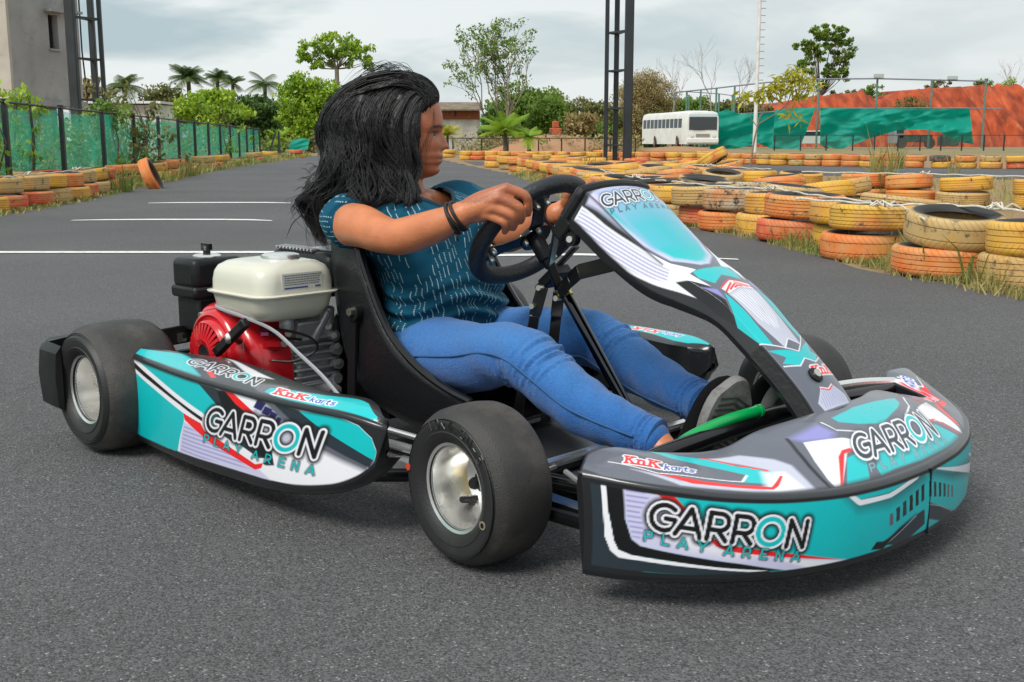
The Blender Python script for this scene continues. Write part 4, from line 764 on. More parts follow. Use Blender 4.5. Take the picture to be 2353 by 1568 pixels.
# ================================================================ CONCRETE BUILDING
def building():
    u = Vector((1.1, 3.4, 0)).normalized(); v = Vector((-u.y, u.x, 0)); o = Vector((-17.35, 40, 0)); r = empty('building', o); tag(r, 'unfinished grey concrete building with two window openings at the upper left', 'building')
    r.rotation_euler = (0, 0, math.atan2(u.y, u.x)); zb, zt_ = 2.1, 6.3; Lf, D = 3.6, 7.0
    MC = mat('raw_concrete', (.36, .36, .36), .9, var=.25, vscale=.7, bump=.5, bscale=8, dirt=((.22, .22, .21), 1.3, .52)); MCL = mat('plastered_concrete', (.50, .46, .40), .9, var=.2, vscale=.9, dirt=((.30, .28, .25), 1.6, .56), bump=.5, bscale=8)
    wins = [(1.95, 2.45, 3.95, 5.15), (2.95, 3.3, 3.3, 5.2)]; xs = sorted({0, Lf} | {w[0] for w in wins} | {w[1] for w in wins}); b = MB(); t = .25
    for i in range(len(xs) - 1):
        a, c = xs[i], xs[i + 1]; w_ = next((w for w in wins if w[0] == a), None)
        segs = [(zb, zt_)] if not w_ else [(zb, w_[2]), (w_[3], zt_)]
        for z0, z1 in segs: b.box(((a + c) / 2, t / 2, (z0 + z1) / 2), (c - a, t, z1 - z0))
    b.box((Lf - t / 2, D / 2 + t / 2, (zb + zt_) / 2), (t, D - t, zt_ - zb)); b.box((Lf / 2, D - t / 2, (zb + zt_) / 2), (Lf - 2 * t, t, zt_ - zb)); b.build('wall', MC, r, smooth=False)
    b = MB(); b.box((-.06, D / 2, (zb + zt_) / 2), (.12, D, zt_ - zb - .01)); b.build('plastered_wall', MCL, r, smooth=False)
    b = MB(); b.box((Lf / 2, D / 2, zb - .1), (Lf + .25, D + .2, .2)); b.build('floor_slab', MC, r, smooth=False)
    b = MB(); b.box((Lf / 2 + .3, D / 2 + .4, zb / 2 - .1), (Lf - 1.2, D - 1.2, zb)); b.build('basement_wall', MC, r, smooth=False)
    b = MB(); b.box((Lf / 2, D / 2, zt_ - .25), (Lf - .5, D - .5, .18)); b.build('roof_slab', MC, r, smooth=False)
    for w_ in wins:
        f = MB(); f.box(((w_[0] + w_[1]) / 2, -.16, w_[3] + .12), (w_[1] - w_[0] + .35, .32, .09)); hd = f.build('window_hood', MC, r, smooth=False)
        f = MB(); f.box(((w_[0] + w_[1]) / 2, -.02, w_[2] - .05), (w_[1] - w_[0] + .08, .1, .06)); f.build('window_sill', MC, r, smooth=False)
    b = MB(); b.cyl((-.125, 1.1, 2.9), (-.16, 1.1, 2.9), .09, 12); b.cyl((-.125, 1.55, 2.92), (-.16, 1.55, 2.92), .08, 12); b.build('drain_hole', M_POST, r)
    b = MB(); b.tube([(Lf + .1, 0, zt_ - .4), (Lf + .22, .1, 4), (Lf + .35, .1, 2.4), (Lf + .3, .2, .3)], .03, 6); b.build('downpipe', M_POST, r)
building()
r = empty('shed', (px(262, 250, 50).x, 50, 0)); tag(r, 'white flat-roofed shed behind the left fence under the lone palm', 'shed'); zt_ = px(262, 236, 50).z
b = MB(); b.box((0, 1.2, zt_ / 2 - .05), (4.0, 2.4, zt_ - .1)); b.build('wall', mat('white_shed_wall', (.82, .82, .82), .7, var=.2, vscale=1), r, smooth=False)
b = MB(); b.box((0, 1.1, zt_), (4.3, 3.0, .1)); b.build('roof', mat('white_sheet_roof', (.85, .85, .84), .5, var=.15, vscale=2), r, smooth=False)
# ================================================================ BUS
def bus():
    fw = 2.55; Lb = 9.6; a = px(1576, 342, 88); c = px(1651, 345, 88); r = empty('bus', (a.x, 88, 0)); hd = math.atan2(10, -2.35)
    tag(r, 'old white bus with dark side windows parked behind the far tyres', 'bus')
    r.rotation_euler = (0, 0, math.atan2(c.y + 1.2 - a.y, c.x - a.x) * .25)
    H0, H1 = .35, 2.86; MW = mat('bus_white_paint', (.80, .79, .76), .45, var=.12, vscale=1.2, dirt=((.42, .36, .28), 1.3, .60)); MG = mat('dark_glass', (.035, .04, .045), .12, spec=.7)
    sh = -.14                                           # side runs away to the left as it recedes
    # body section swept front to back, rounded roof
    sec = [(0, H0), (0, 1.6), (.03, 2.5), (.12, 2.75), (.4, H1), (fw - .4, H1), (fw - .12, 2.75), (fw - .03, 2.5), (fw, 1.6), (fw, H0)]
    ys = [-.05, .06, .25, Lb - .3, Lb - .05, Lb]; sc = [.965, .99, 1, 1, .98, .94]
    P = np.array([[((p[0] - fw / 2) * s + fw / 2 + sh * 0 + y * sh, y, H0 + (p[1] - H0) * (s if p[1] > 2 else 1)) for p in sec] for y, s in zip(ys, sc)])
    b = MB(); b.grid(P)
    for row in (0, len(ys) - 1): b.add(P[row], [tuple(range(len(sec)))])
    b.build('body', MW, r, angle=40)
    x_at = lambda y, o=0: y * sh - .012 + o
    for i in range(10):
        y = 1.0 + i * .84; b = MB(); z0, z1 = 1.62, 2.32
        P4 = [(x_at(y), y, z0), (x_at(y + .66), y + .66, z0), (x_at(y + .66, .012), y + .66, z1), (x_at(y, .012), y, z1)]
        b.add(P4 + [(p[0] + .01, p[1], p[2]) for p in P4], [(0, 1, 2, 3), (4, 7, 6, 5), (0, 3, 7, 4), (1, 5, 6, 2), (0, 4, 5, 1), (3, 2, 6, 7)]); wn = b.build('window', MG, r, smooth=False)
    b = MB(); b.box((fw / 2, -.075, 1.93), (fw - .35, .05, .95)); b.build('windscreen', MG, r, bevel=.02)
    b = MB(); b.box((fw / 2, -.072, 2.55), (fw - .4, .05, .24)); b.build('destination_board', mat('pale_blue_board', (.55, .68, .72), .4), r, bevel=.02)
    b = MB(); b.box((fw / 2, -.10, .62), (fw - .05, .12, .34)); b.build('bumper', MW, r, bevel=.04)
    b = MB(); [b.box((fw / 2, -.085, .95 + .09 * k), (1.1, .04, .035)) for k in range(3)]; b.build('grille', mat('grille_brown', (.35, .30, .24), .6), r, smooth=False)
    for x in (.4, fw - .4):
        b = MB(); b.cyl((x, -.07, 1.05), (x, -.12, 1.05), .14, 16); b.build('headlight', mat('lamp_glass', (.75, .75, .72), .2), r)
    b = MB(); b.box((fw / 2 - .3, -.11, 1.44), (.9, .02, .02)); b.build('wiper', M_POST, r)
    for y in (1.9, 6.6):
        b = MB(); b.cyl((x_at(y) - .02, y, .44), (x_at(y) + .26, y, .44), .43, 24); wh = b.build('wheel', mat('bus_tyre', (.05, .045, .04), .8), r)
        b = MB(); b.cyl((x_at(y) - .035, y, .44), (x_at(y) - .0, y, .44), .22, 16); b.build('rim', mat('rusty_rim', (.30, .17, .08), .7), wh)
        b = MB(); pr = [(x_at(y) - .008, y + .58 * cos(t), .44 + .58 * sin(t)) for t in np.linspace(-.15, pi + .15, 16)]; b.add(pr, [tuple(range(16))]); b.build('wheel_arch', M_POST, r, smooth=False)
    b = MB(); b.box((fw / 2, Lb * .5 , H1 + .05), (1.6, Lb * .7, .05)); b.build('roof_rack', MW, r)
bus()
# parked white car and dark truck far behind the nets
def car(xp, Y, label, w_=1.7):
    a = px(xp, 343, Y); r = empty('parked_car', (a.x, Y, 0)); tag(r, label, 'car')
    P = [(-2, .35), (-2, .85), (-1.7, .95), (-1.1, 1.0), (-.6, 1.42), (.7, 1.45), (1.4, 1.0), (2, .92), (2.05, .35)]
    b = MB(); V = [(x, -w_ / 2, z) for x, z in P] + [(x, w_ / 2, z) for x, z in P]; k = len(P); b.add(V, [tuple(range(k)), tuple(range(2 * k - 1, k - 1, -1))] + [(i, i + k, (i + 1) % k + k, (i + 1) % k) for i in range(k)]); b.build('body', mat('car_white_paint', (.65, .65, .63), .3, coat=.5), r, bevel=.05)
    b = MB(); b.add([(x, -w_ / 2 - .012, z) for x, z in [(-1.0, 1.02), (-.55, 1.36), (.65, 1.38), (1.2, 1.02)]], [(0, 1, 2, 3)]); b.build('window', mat('dark_glass'), r, smooth=False)
    for x in (-1.3, 1.3): b = MB(); b.cyl((x, -w_ / 2 - .02, .33), (x, -w_ / 2 + .2, .33), .33, 20); b.build('wheel', mat('bus_tyre'), r)
car(1858, 96, 'white car half hidden behind the green nets on the right')
r = empty('truck', (px(2060, 340, 94).x, 94, 0)); tag(r, 'dark green truck with grey cab glimpsed under the torn net', 'truck')
MT = mat('truck_green', (.03, .08, .06), .6, var=.3, vscale=2)
b = MB(); b.box((1.2, 0, .8), (2.8, 1.8, .6)); b.build('body', MT, r, bevel=.05); b = MB(); b.box((-.1, 0, 1.1), (.8, 1.8, 1.5)); b.build('cab', mat('truck_grey', (.28, .30, .33), .5), r, bevel=.08)
b = MB(); b.box((-.1, -.92, 1.45), (.55, .03, .45)); b.build('window', mat('dark_glass'), r); b = MB(); b.box((4.4, .5, .6), (1.3, 1.4, .8)); b.build('crate', MT, r, bevel=.04)
for x in (.1, 2.4): b = MB(); b.cyl((x, -.95, .42), (x, -.7, .42), .42, 20); b.build('wheel', mat('bus_tyre'), r)
# ================================================================ SAPLING
def sapling():
    s = 21.6 / FPX; b0 = px(1722, 405, 21.6); r = empty('sapling', (b0.x, 21.6, 0)); tag(r, 'young mango sapling with yellow-green leaves rising from the middle tyre wall', 'sapling')
    q = lambda x, y, dy=0: Vector(((x - 1722) * s, dy, px(x, y, 21.6).z))
    b = MB(); b.tube([q(1722, 405), q(1724, 370), q(1730, 318), q(1737, 285), q(1738, 270)], [.022, .02, .017, .014, .012], 8)
    br = [([q(1735, 292), q(1712, 262), q(1707, 240), q(1703, 225)], .008), ([q(1738, 275), q(1755, 245), q(1775, 222), (q(1782, 200))], .010), ([q(1738, 285), q(1775, 262), q(1800, 240), q(1815, 200), q(1818, 172)], .011), ([q(1775, 262), q(1795, 248), q(1812, 258)], .006), ([q(1737, 285), q(1745, 240), q(1748, 212)], .007), ([q(1800, 240), q(1830, 218), q(1850, 200)], .006), ([q(1800, 225), q(1795, 195), q(1785, 178)], .006)]
    for p, r_0 in br: b.tube(p, [r_0 * (1 - .6 * i / (len(p) - 1)) for i in range(len(p))], 6)
    b.build('trunk', mat('sapling_bark', (.20, .17, .13), .8), r)
    lf = LF(8); Q = []; cc = []; rr = random.Random(8)
    cl = [(1703, 222, 22), (1748, 212, 26), (1700, 232, 10), (1782, 198, 24), (1790, 178, 26), (1818, 168, 34), (1825, 190, 26), (1852, 198, 26), (1800, 205, 26), (1770, 215, 20), (1840, 180, 20), (1814, 262, 16), (1822, 272, 8), (1800, 160, 14), (1760, 200, 14), (1735, 222, 16), (1812, 215, 18), (1835, 212, 16)]
    for (x, y, n) in cl:
        for i in range(int(n * 1.25)):
            c = q(x + rr.uniform(-13, 13), y + rr.uniform(-13, 13), rr.uniform(-.14, .14)); d = Vector((rr.gauss(0, 1), rr.gauss(0, 1), rr.gauss(-.5, .7))).normalized(); L_ = rr.uniform(.13, .23); sd_ = d.cross(Vector((rr.gauss(0, 1), rr.gauss(0, 1), rr.gauss(0, 1)))).normalized() * L_ * .14
            Q.append([c, c + d * L_ * .45 + sd_, c + d * L_ + Vector((0, 0, -.03)), c + d * L_ * .45 - sd_]); cc.append(rr.random())
    lf.V.append(np.array([[tuple(v) for v in k] for k in Q])); lf.c.append(np.array(cc)); lf.build('leaves', LM['yellow'], r)
sapling()
# ================================================================ BODYWORK SURFACES (kart frame: x forward, y left, z up)
def ip(x,tab):
    a=np.array(tab,float); xs=a[:,0]; 
    # smooth (pchip-like) interpolation via cubic hermite
    x=np.clip(np.asarray(x,float),xs[0],xs[-1]); n=len(xs)
    d=np.diff(a[:,1])/np.diff(xs); m=np.zeros(n); m[1:-1]=np.where(d[:-1]*d[1:]>0,2*d[:-1]*d[1:]/(d[:-1]+d[1:]+1e-12),0); m[0]=d[0]; m[-1]=d[-1]
    i=np.clip(np.searchsorted(xs,x)-1,0,n-2); h=xs[i+1]-xs[i]; t=(x-xs[i])/h
    return (2*t**3-3*t**2+1)*a[i,1]+(t**3-2*t**2+t)*h*m[i]+(-2*t**3+3*t**2)*a[i+1,1]+(t**3-t**2)*h*m[i+1]
# ---- pod (near side: y negative) ----
PYO=[(.08,.578),(.2,.594),(.44,.612),(.62,.612),(.75,.602),(.84,.588),(.88,.576),(.905,.567),(.92,.559),(.926,.5535)]
PYI=[(.08,.550),(.16,.535),(.27,.512),(.37,.49),(.48,.50),(.6,.52),(.73,.533),(.83,.517),(.87,.527),(.90,.543),(.918,.551),(.926,.5525)]
PZB=[(.08,.046),(.4,.055),(.6,.062),(.72,.073),(.82,.092),(.87,.112),(.91,.145),(.926,.172)]
PZT=.222
def pod_side(x,z):
    x,z=np.broadcast_arrays(np.asarray(x,float),np.asarray(z,float))
    k=(z-.14)/.09
    return np.stack([x,-(ip(x,PYO)+.004*(1-k*k)),z],-1)
def pod_top(x,t):
    x,t=np.broadcast_arrays(np.asarray(x,float),np.asarray(t,float))
    yo=ip(x,PYO)-.006; yi=ip(x,PYI)
    return np.stack([x,-(yo+(yi-yo)*t),.229+.010*np.sin(t*1.9)],-1)
# ---- nose ----
NXF=[(0,1.604),(.1,1.599),(.2,1.581),(.3,1.543),(.38,1.489),(.44,1.425),(.48,1.36),(.5,1.308)]
NZC=[(0,.163),(.2,.165),(.3,.169),(.38,.175),(.45,.185),(.5,.194)]
NXB=[(0,1.432),(.1,1.427),(.2,1.405),(.25,1.395),(.30,1.373),(.34,1.33),(.38,1.283),(.434,1.266),(.47,1.284),(.5,1.303)]
NZT=[(0,.236),(.1,.235),(.2,.225),(.28,.207),(.34,.205),(.40,.214),(.46,.208),(.5,.200)]
NXBF=[(0,1.432),(.1,1.427),(.2,1.405),(.27,1.405),(.31,1.43),(.352,1.435),(.366,1.345),(.40,1.335),(.47,1.337),(.49,1.33),(.5,1.306)]
NZTF=[(0,.236),(.1,.235),(.2,.228),(.28,.210),(.352,.196),(.366,.216),(.40,.225),(.46,.222),(.5,.200)]
NZB=.056
_ys=np.linspace(-.5,.5,2001); _xs=ip(abs(_ys),NXF); _al=np.concatenate([[0],np.cumsum(np.hypot(np.diff(_ys),np.diff(_xs)))]); _al-=_al[1000]
NU=float(_al[-1])
def n_y(u): return np.interp(u,_al,_ys)
def nose_front(u,z):
    u,z=np.broadcast_arrays(np.asarray(u,float),np.asarray(z,float)); y=n_y(u)
    return np.stack([ip(abs(y),NXF)+.003*(1-((z-.11)/.055)**2),y,z],-1)
def nose_top(y,t):
    y,t=np.broadcast_arrays(np.asarray(y,float),np.asarray(t,float)); a=abs(y)
    x0=ip(a,NXF)-.012; x1=np.where(y>0,ip(a,NXBF),ip(a,NXB)); z0=ip(a,NZC)+.008; z1=np.where(y>0,ip(a,NZTF),ip(a,NZT))
    return np.stack([x0+(x1-x0)*t,y,z0+(z1-z0)*np.sin(np.clip(t,0,1)*np.pi/2)**.9],-1)
# ---- fairing ----
FC=[(.915,.612),(.985,.575),(1.065,.512),(1.135,.462),(1.185,.437),(1.245,.405),(1.31,.352),(1.365,.305),(1.41,.262),(1.437,.230)]
_f=np.array(FC); _fs=np.concatenate([[0],np.cumsum(np.hypot(*np.diff(_f,axis=0).T))]); FL=float(_fs[-1])
FW=[(0,.107),(.08,.110),(.2,.105),(.3,.095),(.36,.086),(.42,.078),(.5,.072),(.6,.07),(.7,.07),(.75,.07)]
FD=[(0,.052),(.1,.054),(.25,.050),(.36,.036),(.45,.026),(.65,.026),(.75,.026)]
def fair(s,v):
    """s: length along spine; v in [-1,1] across; |v|<.72 top panel, beyond that side flank"""
    s,v=np.broadcast_arrays(np.asarray(s,float),np.asarray(v,float))
    px=ip(s,list(zip(_fs,_f[:,0]))); pz=ip(s,list(zip(_fs,_f[:,1])))
    e=1e-3; dx=ip(s+e,list(zip(_fs,_f[:,0])))-ip(s-e,list(zip(_fs,_f[:,0]))); dz=ip(s+e,list(zip(_fs,_f[:,1])))-ip(s-e,list(zip(_fs,_f[:,1])))
    L=np.hypot(dx,dz)+1e-9; nx,nz=-dz/L,dx/L
    w=ip(s,FW); d=ip(s,FD); a=abs(v); k=.70
    yy=np.where(a<k,a/k*w*.86,w*(.86+.14*((a-k)/(1-k))))
    off=np.where(a<k,.010*(1-(a/k)**2),-d*((a-k)/(1-k)))
    return np.stack([px+nx*off,np.sign(v)*yy-.018*np.clip(1-s/.38,0,1),pz+nz*off],-1)
# ---- livery and a painted pod-top reflection, in millimetres on each surface
PS=[('p','W',[(75,220),(202,221),(440,220),(674,221),(828,224),(881,215),(905,200),(914,176),(910,158),(897,135),(870,113),(825,95),(761,82),(667,77),(553,73),(427,68),(338,64),(175,50),(60,46)],1.5),('p','T',[(79,203),(355,162),(373,151),(371,133),(350,100),(329,63),(175,51),(60,48)],1.0),('p','W',[(77,212),(143,219),(453,162),(445,143),(369,150),(79,202)],1.0),('p','K',[(84,213),(111,216),(446,154),(445,146),(355,164),(84,208)],1.0),('p','T',[(143,221),(440,219),(534,176),(502,143),(446,164)],1.0),('p','C',[(431,219),(491,219),(639,184),(673,145),(680,107),(655,102),(501,136),(522,177)],2.0),('p','K',[(497,218),(528,221),(628,185),(678,139),(671,109),(608,126),(540,160)],6.0),('p','S',[(540,221),(643,223),(722,185),(766,145),(712,145),(633,183)],10.0),('p','W',[(546,220),(621,224),(633,215),(622,194)],6.0),('p','G',[(643,223),(748,218),(910,159),(897,133),(861,142),(788,158),(713,186)],12.0),('p','C',[(674,223),(748,218),(829,192),(910,161),(902,142),(875,150),(788,174),(722,200)],3.0),('p','T',[(748,217),(828,222),(881,214),(905,199),(913,176),(910,158),(848,180),(788,200)],1.0),('p','I',[(635,220),(661,218),(647,201),(622,204)],1.0),('p','I',[(658,212),(679,209),(667,195),(647,198)],1.0),('p','I',[(675,206),(694,202),(682,189),(667,192)],1.0),('p','I',[(694,199),(705,196),(696,185),(684,188)],1.0),('p','R',[(520,222),(544,223),(636,191),(622,184),(564,200)],1.0),('p','V',[(371,133),(437,124),(498,111),(632,91),(667,77),(553,73),(427,68),(338,64),(354,101)],4.0),('s','P',[(371,129),(436,122),(498,108),(626,86),(427,68),(343,67)],(254,5),8.5,0.38),('p','R',[(369,150),(438,142),(450,130),(530,116),(622,99),(651,110),(641,94),(620,87),(473,108),(407,127),(374,137)],1.0),('p','W',[(531,126),(573,126),(635,112),(672,119),(650,106),(622,98),(547,113)],1.0),('t','GARRON',(450.3,131.8),(59.39,1.76),(22.18,48.49),'g'),('t','PLAY',(443.8,106.1),(21.78,0.19),(6.79,17.02),'a')]
PT=[('p','T',[(80,0),(101,485),(228,830),(424,60),(416,-68),(194,0)],2.0),('p','C',[(317,320),(317,595),(367,686),(537,502),(593,136),(421,45)],4.0),('p','R',[(365,364),(384,395),(463,130),(453,83)],1.0),('p','W',[(339,974),(379,940),(510,766),(585,716),(519,522)],4.0),('p','G',[(560,280),(652,605),(706,76),(620,66)],6.0),('p','T',[(632,127),(627,333),(659,444),(815,737),(859,746),(905,362),(907,0),(868,0),(760,-24),(670,53)],1.5),('t','GARRON',(303.7,320.8),(48.77,-13.18),(-12.47,303.02),'w'),('t','KnK',(657.2,147.1),(30.37,6.11),(-10.21,257.27),'k'),('t','karts',(754.7,158.3),(17.54,4.57),(-6.59,230.12),'b')]  # white patch at the pod's inner edge is a reflection painted in
NF=[('p','C',[(-608,205),(-595,206),(-585,103),(-564,86),(-499,79),(-415,71),(-344,65),(-362,62),(-531,64),(-601,59),(-612,61)],1.0),('p','W',[(-597,205),(-588,204),(-589,155),(-580,107),(-573,94),(-554,88),(-499,83),(-432,76),(-348,66),(-380,66),(-449,73),(-533,80),(-572,82),(-585,91),(-594,111),(-597,163)],1.0),('p','K',[(-589,204),(-562,199),(-563,141),(-554,112),(-541,103),(-467,91),(-381,77),(-316,64),(-344,65),(-432,75),(-499,83),(-554,88),(-573,94),(-580,107),(-589,155)],1.0),('p','V',[(-563,199),(-522,192),(-484,146),(-418,107),(-309,86),(-221,65),(-193,58),(-200,58),(-264,58),(-325,64),(-399,80),(-467,91),(-541,103),(-554,112),(-563,141)],2.0),('s','P',[(-562,197),(-537,193),(-525,175),(-540,153),(-534,126),(-541,112),(-554,114),(-562,141)],(30,-2),7.5,0.4),('p','W',[(-508,133),(-484,129),(-434,107),(-365,92),(-399,89),(-467,102),(-501,115)],20.0),('p','W',[(-346,85),(-220,64),(-193,58),(-200,58),(-285,62)],4.0),('p','R',[(-531,191),(-496,186),(-480,167),(-443,121),(-418,109),(-309,87),(-221,65),(-308,81),(-417,99),(-434,107),(-455,130),(-489,156),(-512,179)],1.0),('p','C',[(-223,166),(-196,141),(-124,137),(-17,152),(-17,165),(-124,153)],30.0),('p','T',[(-221,166),(-18,165),(-38,164),(-124,152),(-191,153),(-209,162)],1.0),('p','W',[(-223,166),(-207,162),(-191,152),(-126,150),(-20,166),(-42,156),(-121,143),(-194,144),(-200,147)],1.0),('p','C',[(-5,165),(92,139),(186,133),(316,112),(290,90),(92,129),(-3,157)],20.0),('p','W',[(-5,166),(89,147),(354,98),(337,122),(200,143),(350,91),(420,51)],1.0),('p','C',[(-16,101),(-43,98),(-134,70),(-77,57),(-10,75)],1.5),('p','K',[(-43,101),(-93,89),(-141,71),(-125,67),(-85,83)],4.0),('l','S',[(-42,96),(-125,70)],1.2,1.0),('p','C',[(-4,110),(125,62),(134,49),(93,51),(2,80)],1.5),('l','S',[(-3,106),(47,91),(109,66)],1.0,1.0),('p','K',[(-163,68),(-151,79),(-136,76),(-105,80),(-133,63)],2.0),('p','G',[(-124,117),(-115,118),(-112,99),(-122,97)],1.0),('p','C',[(-107,123),(-96,124),(-94,102),(-104,100)],1.0),('p','C',[(-88,128),(-77,130),(-75,106),(-86,104)],1.0),('p','K',[(-68,134),(-58,135),(-55,109),(-66,108)],1.0),('p','K',[(-49,137),(-39,139),(-37,113),(-47,112)],1.0),('p','K',[(-30,142),(-21,144),(-19,117),(-29,115)],1.0),('p','K',[(-5,145),(4,143),(6,117),(-4,119)],1.0),('p','K',[(14,140),(23,137),(26,112),(16,114)],1.0),('p','K',[(34,134),(44,131),(47,107),(37,109)],1.0),('p','C',[(53,128),(63,125),(67,102),(57,104)],1.0),('p','G',[(71,122),(80,120),(84,97),(75,99)],1.0),('p','G',[(89,116),(98,114),(103,92),(94,95)],1.0),('t','GARRON',(-532.5,130.7),(40.86,-6.0),(8.39,40.03),'g'),('t','PLAY',(-537.1,112.3),(14.92,-2.34),(2.1,14.71),'a')]
NTL=[('p','R',[(390,442),(374,358),(302,391),(240,29),(239,145),(313,596)],2.0),('l','W',[(422,532),(377,441),(355,759)],3.0,1.0),('t','KnK',(355.7,924.5),(2.73,-116.7),(-50.1,12.58),'k'),('t','karts',(365.9,560.6),(7.68,19.27),(-5.19,193.93),'b'),('p','T',[(-62,799),(25,858),(98,821),(175,713),(154,629),(74,562),(18,498),(-35,589),(-66,701)],1.5),('l','W',[(-97,778),(-98,605),(-55,488)],3.0,1.0),('l','W',[(211,691),(167,538),(103,481)],3.0,1.0),('p','P',[(-186,689),(-111,767),(-109,576),(-133,504),(-176,588)],15.0),('p','W',[(-179,580),(-110,492),(-87,411),(-139,312),(-211,12),(-225,10),(-222,101),(-205,326)],2.0),('s','V',[(-183,528),(-127,469),(-158,297),(-196,186),(-208,225),(-198,364)],(-28,-241),9.0,0.4),('p','R',[(-123,359),(-120,320),(-144,313),(-210,11),(-215,10),(-160,302),(-141,359)],2.0),('p','T',[(-149,264),(-122,283),(-116,209),(-152,11),(-202,9)],1.5),('p','T',[(-80,216),(16,226),(85,212),(155,241),(193,-30),(147,6),(100,9),(-81,35),(-122,18),(-116,94)],1.5),('p','W',[(158,446),(276,538),(247,272),(230,80),(207,-54),(209,33),(194,203),(154,307)],2.0),('l','R',[(151,303),(178,272),(192,133),(205,-24)],4.0,1.0),('t','GARRON',(-134.6,216.4),(45.53,-10.01),(43.15,270.24),'g2'),('t','PLAY',(-135.5,73.3),(16.68,-1.66),(11.51,74.79),'a2'),('p','T',[(-353,1072),(-341,1043),(-338,853),(-320,736),(-307,528),(-275,360),(-270,302),(-302,144),(-336,196),(-317,333),(-336,513),(-357,745)],2.0),('p','S',[(-321,755),(-274,758),(-249,523),(-242,374),(-259,20),(-295,-30),(-326,-10),(-376,40),(-422,64),(-441,434),(-412,164),(-324,62),(-275,266),(-280,397)],6.0),('p','W',[(-292,366),(-265,311),(-273,53),(-315,10),(-326,43)],12.0),('p','R',[(-438,456),(-423,301),(-385,177),(-337,129),(-314,100),(-278,272),(-274,264),(-302,112),(-317,54),(-344,76),(-405,119)],1.5),('l','R',[(-321,774),(-307,573),(-282,387)],5.0,1.0),('l','W',[(-446,698),(-422,314),(-377,236),(-337,207),(-317,333)],2.5,1.0),('l','K',[(-190,697),(-207,502),(-222,290),(-230,133),(-234,4)],6.0,4.0),('l','K',[(342,837),(286,293),(257,81),(199,-96)],5.0,4.0),('t','KnK',(-431.4,596.4),(8.33,-63.73),(18.21,133.89),'k'),('t','karts',(-405.3,386.2),(9.42,-13.62),(15.16,109.38),'b')]
FA=[('p','V',[(79,-791),(67,-581),(56,-197),(55,148),(73,471),(113,463),(199,412),(294,445),(298,-116),(268,-529),(218,-662),(156,-724),(109,-753)],6.0),('p','T',[(119,-705),(103,-377),(124,196),(190,315),(286,291),(288,-94),(265,-425),(219,-574),(167,-650)],14.0),('p','W',[(73,-833),(138,-803),(225,-713),(274,-581),(307,-342),(312,-550),(356,-526),(307,-801),(355,-854),(259,-956),(172,-1072),(108,-1000),(79,-1069)],1.5),('s','P',[(75,-843),(140,-815),(228,-732),(286,-702),(294,-849),(256,-934),(170,-1059),(107,-1000),(83,-1067)],(153,164),4.6,0.4),('p','T',[(309,-448),(309,-242),(312,517),(353,-382),(328,-513)],1.0),('p','K',[(307,-800),(355,-560),(394,-599),(445,-842),(407,-912)],1.0),('p','P',[(349,-690),(368,-501),(394,-585),(378,-617)],6.0),('p','T',[(380,-469),(435,-443),(508,-503),(494,-735),(448,-830)],1.0),('p','W',[(368,-412),(338,336),(363,644),(384,-392)],1.0),('l','R',[(368,-412),(341,303),(364,596)],3.0,1.0),('p','S',[(385,-413),(365,606),(417,694),(493,697),(498,92),(520,-284),(458,-405)],2.0),('s','W',[(388,-386),(373,457),(418,612),(490,542),(492,56),(453,-300)],(100,147),9.0,0.45),('l','W',[(520,-284),(497,118),(502,236),(493,697)],2.0,1.0),('p','T',[(513,-713),(525,-265),(543,192),(559,-290),(545,-640),(537,-454)],1.0),('l','W',[(495,-741),(519,-293),(542,176),(560,-288),(550,-664)],2.2,1.0),('p','S',[(608,-223),(627,486),(649,698),(647,-482),(631,-527)],1.0),('s','P',[(610,-204),(628,386),(647,698),(645,-419),(630,-466)],(28,-81),8.0,0.35),('l','W',[(608,-223),(627,440),(613,698)],3.0,1.0),('l','R',[(610,-219),(621,163)],3.0,1.0),('t','GARRON',(112.1,-692.7),(-1.79,241.88),(-31.0,110.89),'g2'),('t','PLAY',(129.6,-667.0),(-0.11,87.5),(-11.12,41.13),'a2'),('t','KnK',(584.1,-109.1),(0.64,278.37),(-16.29,101.47),'k'),('l','R',[(379,-402),(361,-47)],4.0,1.0),('l','R',[(377,-262),(364,34)],4.0,1.0),('l','R',[(375,-106),(367,123)],4.0,1.0),('l','R',[(371,75),(369,223)],4.0,1.0),('l','R',[(366,298),(371,338)],4.0,1.0),('l','R',[(355,614),(372,476)],4.0,1.0)]
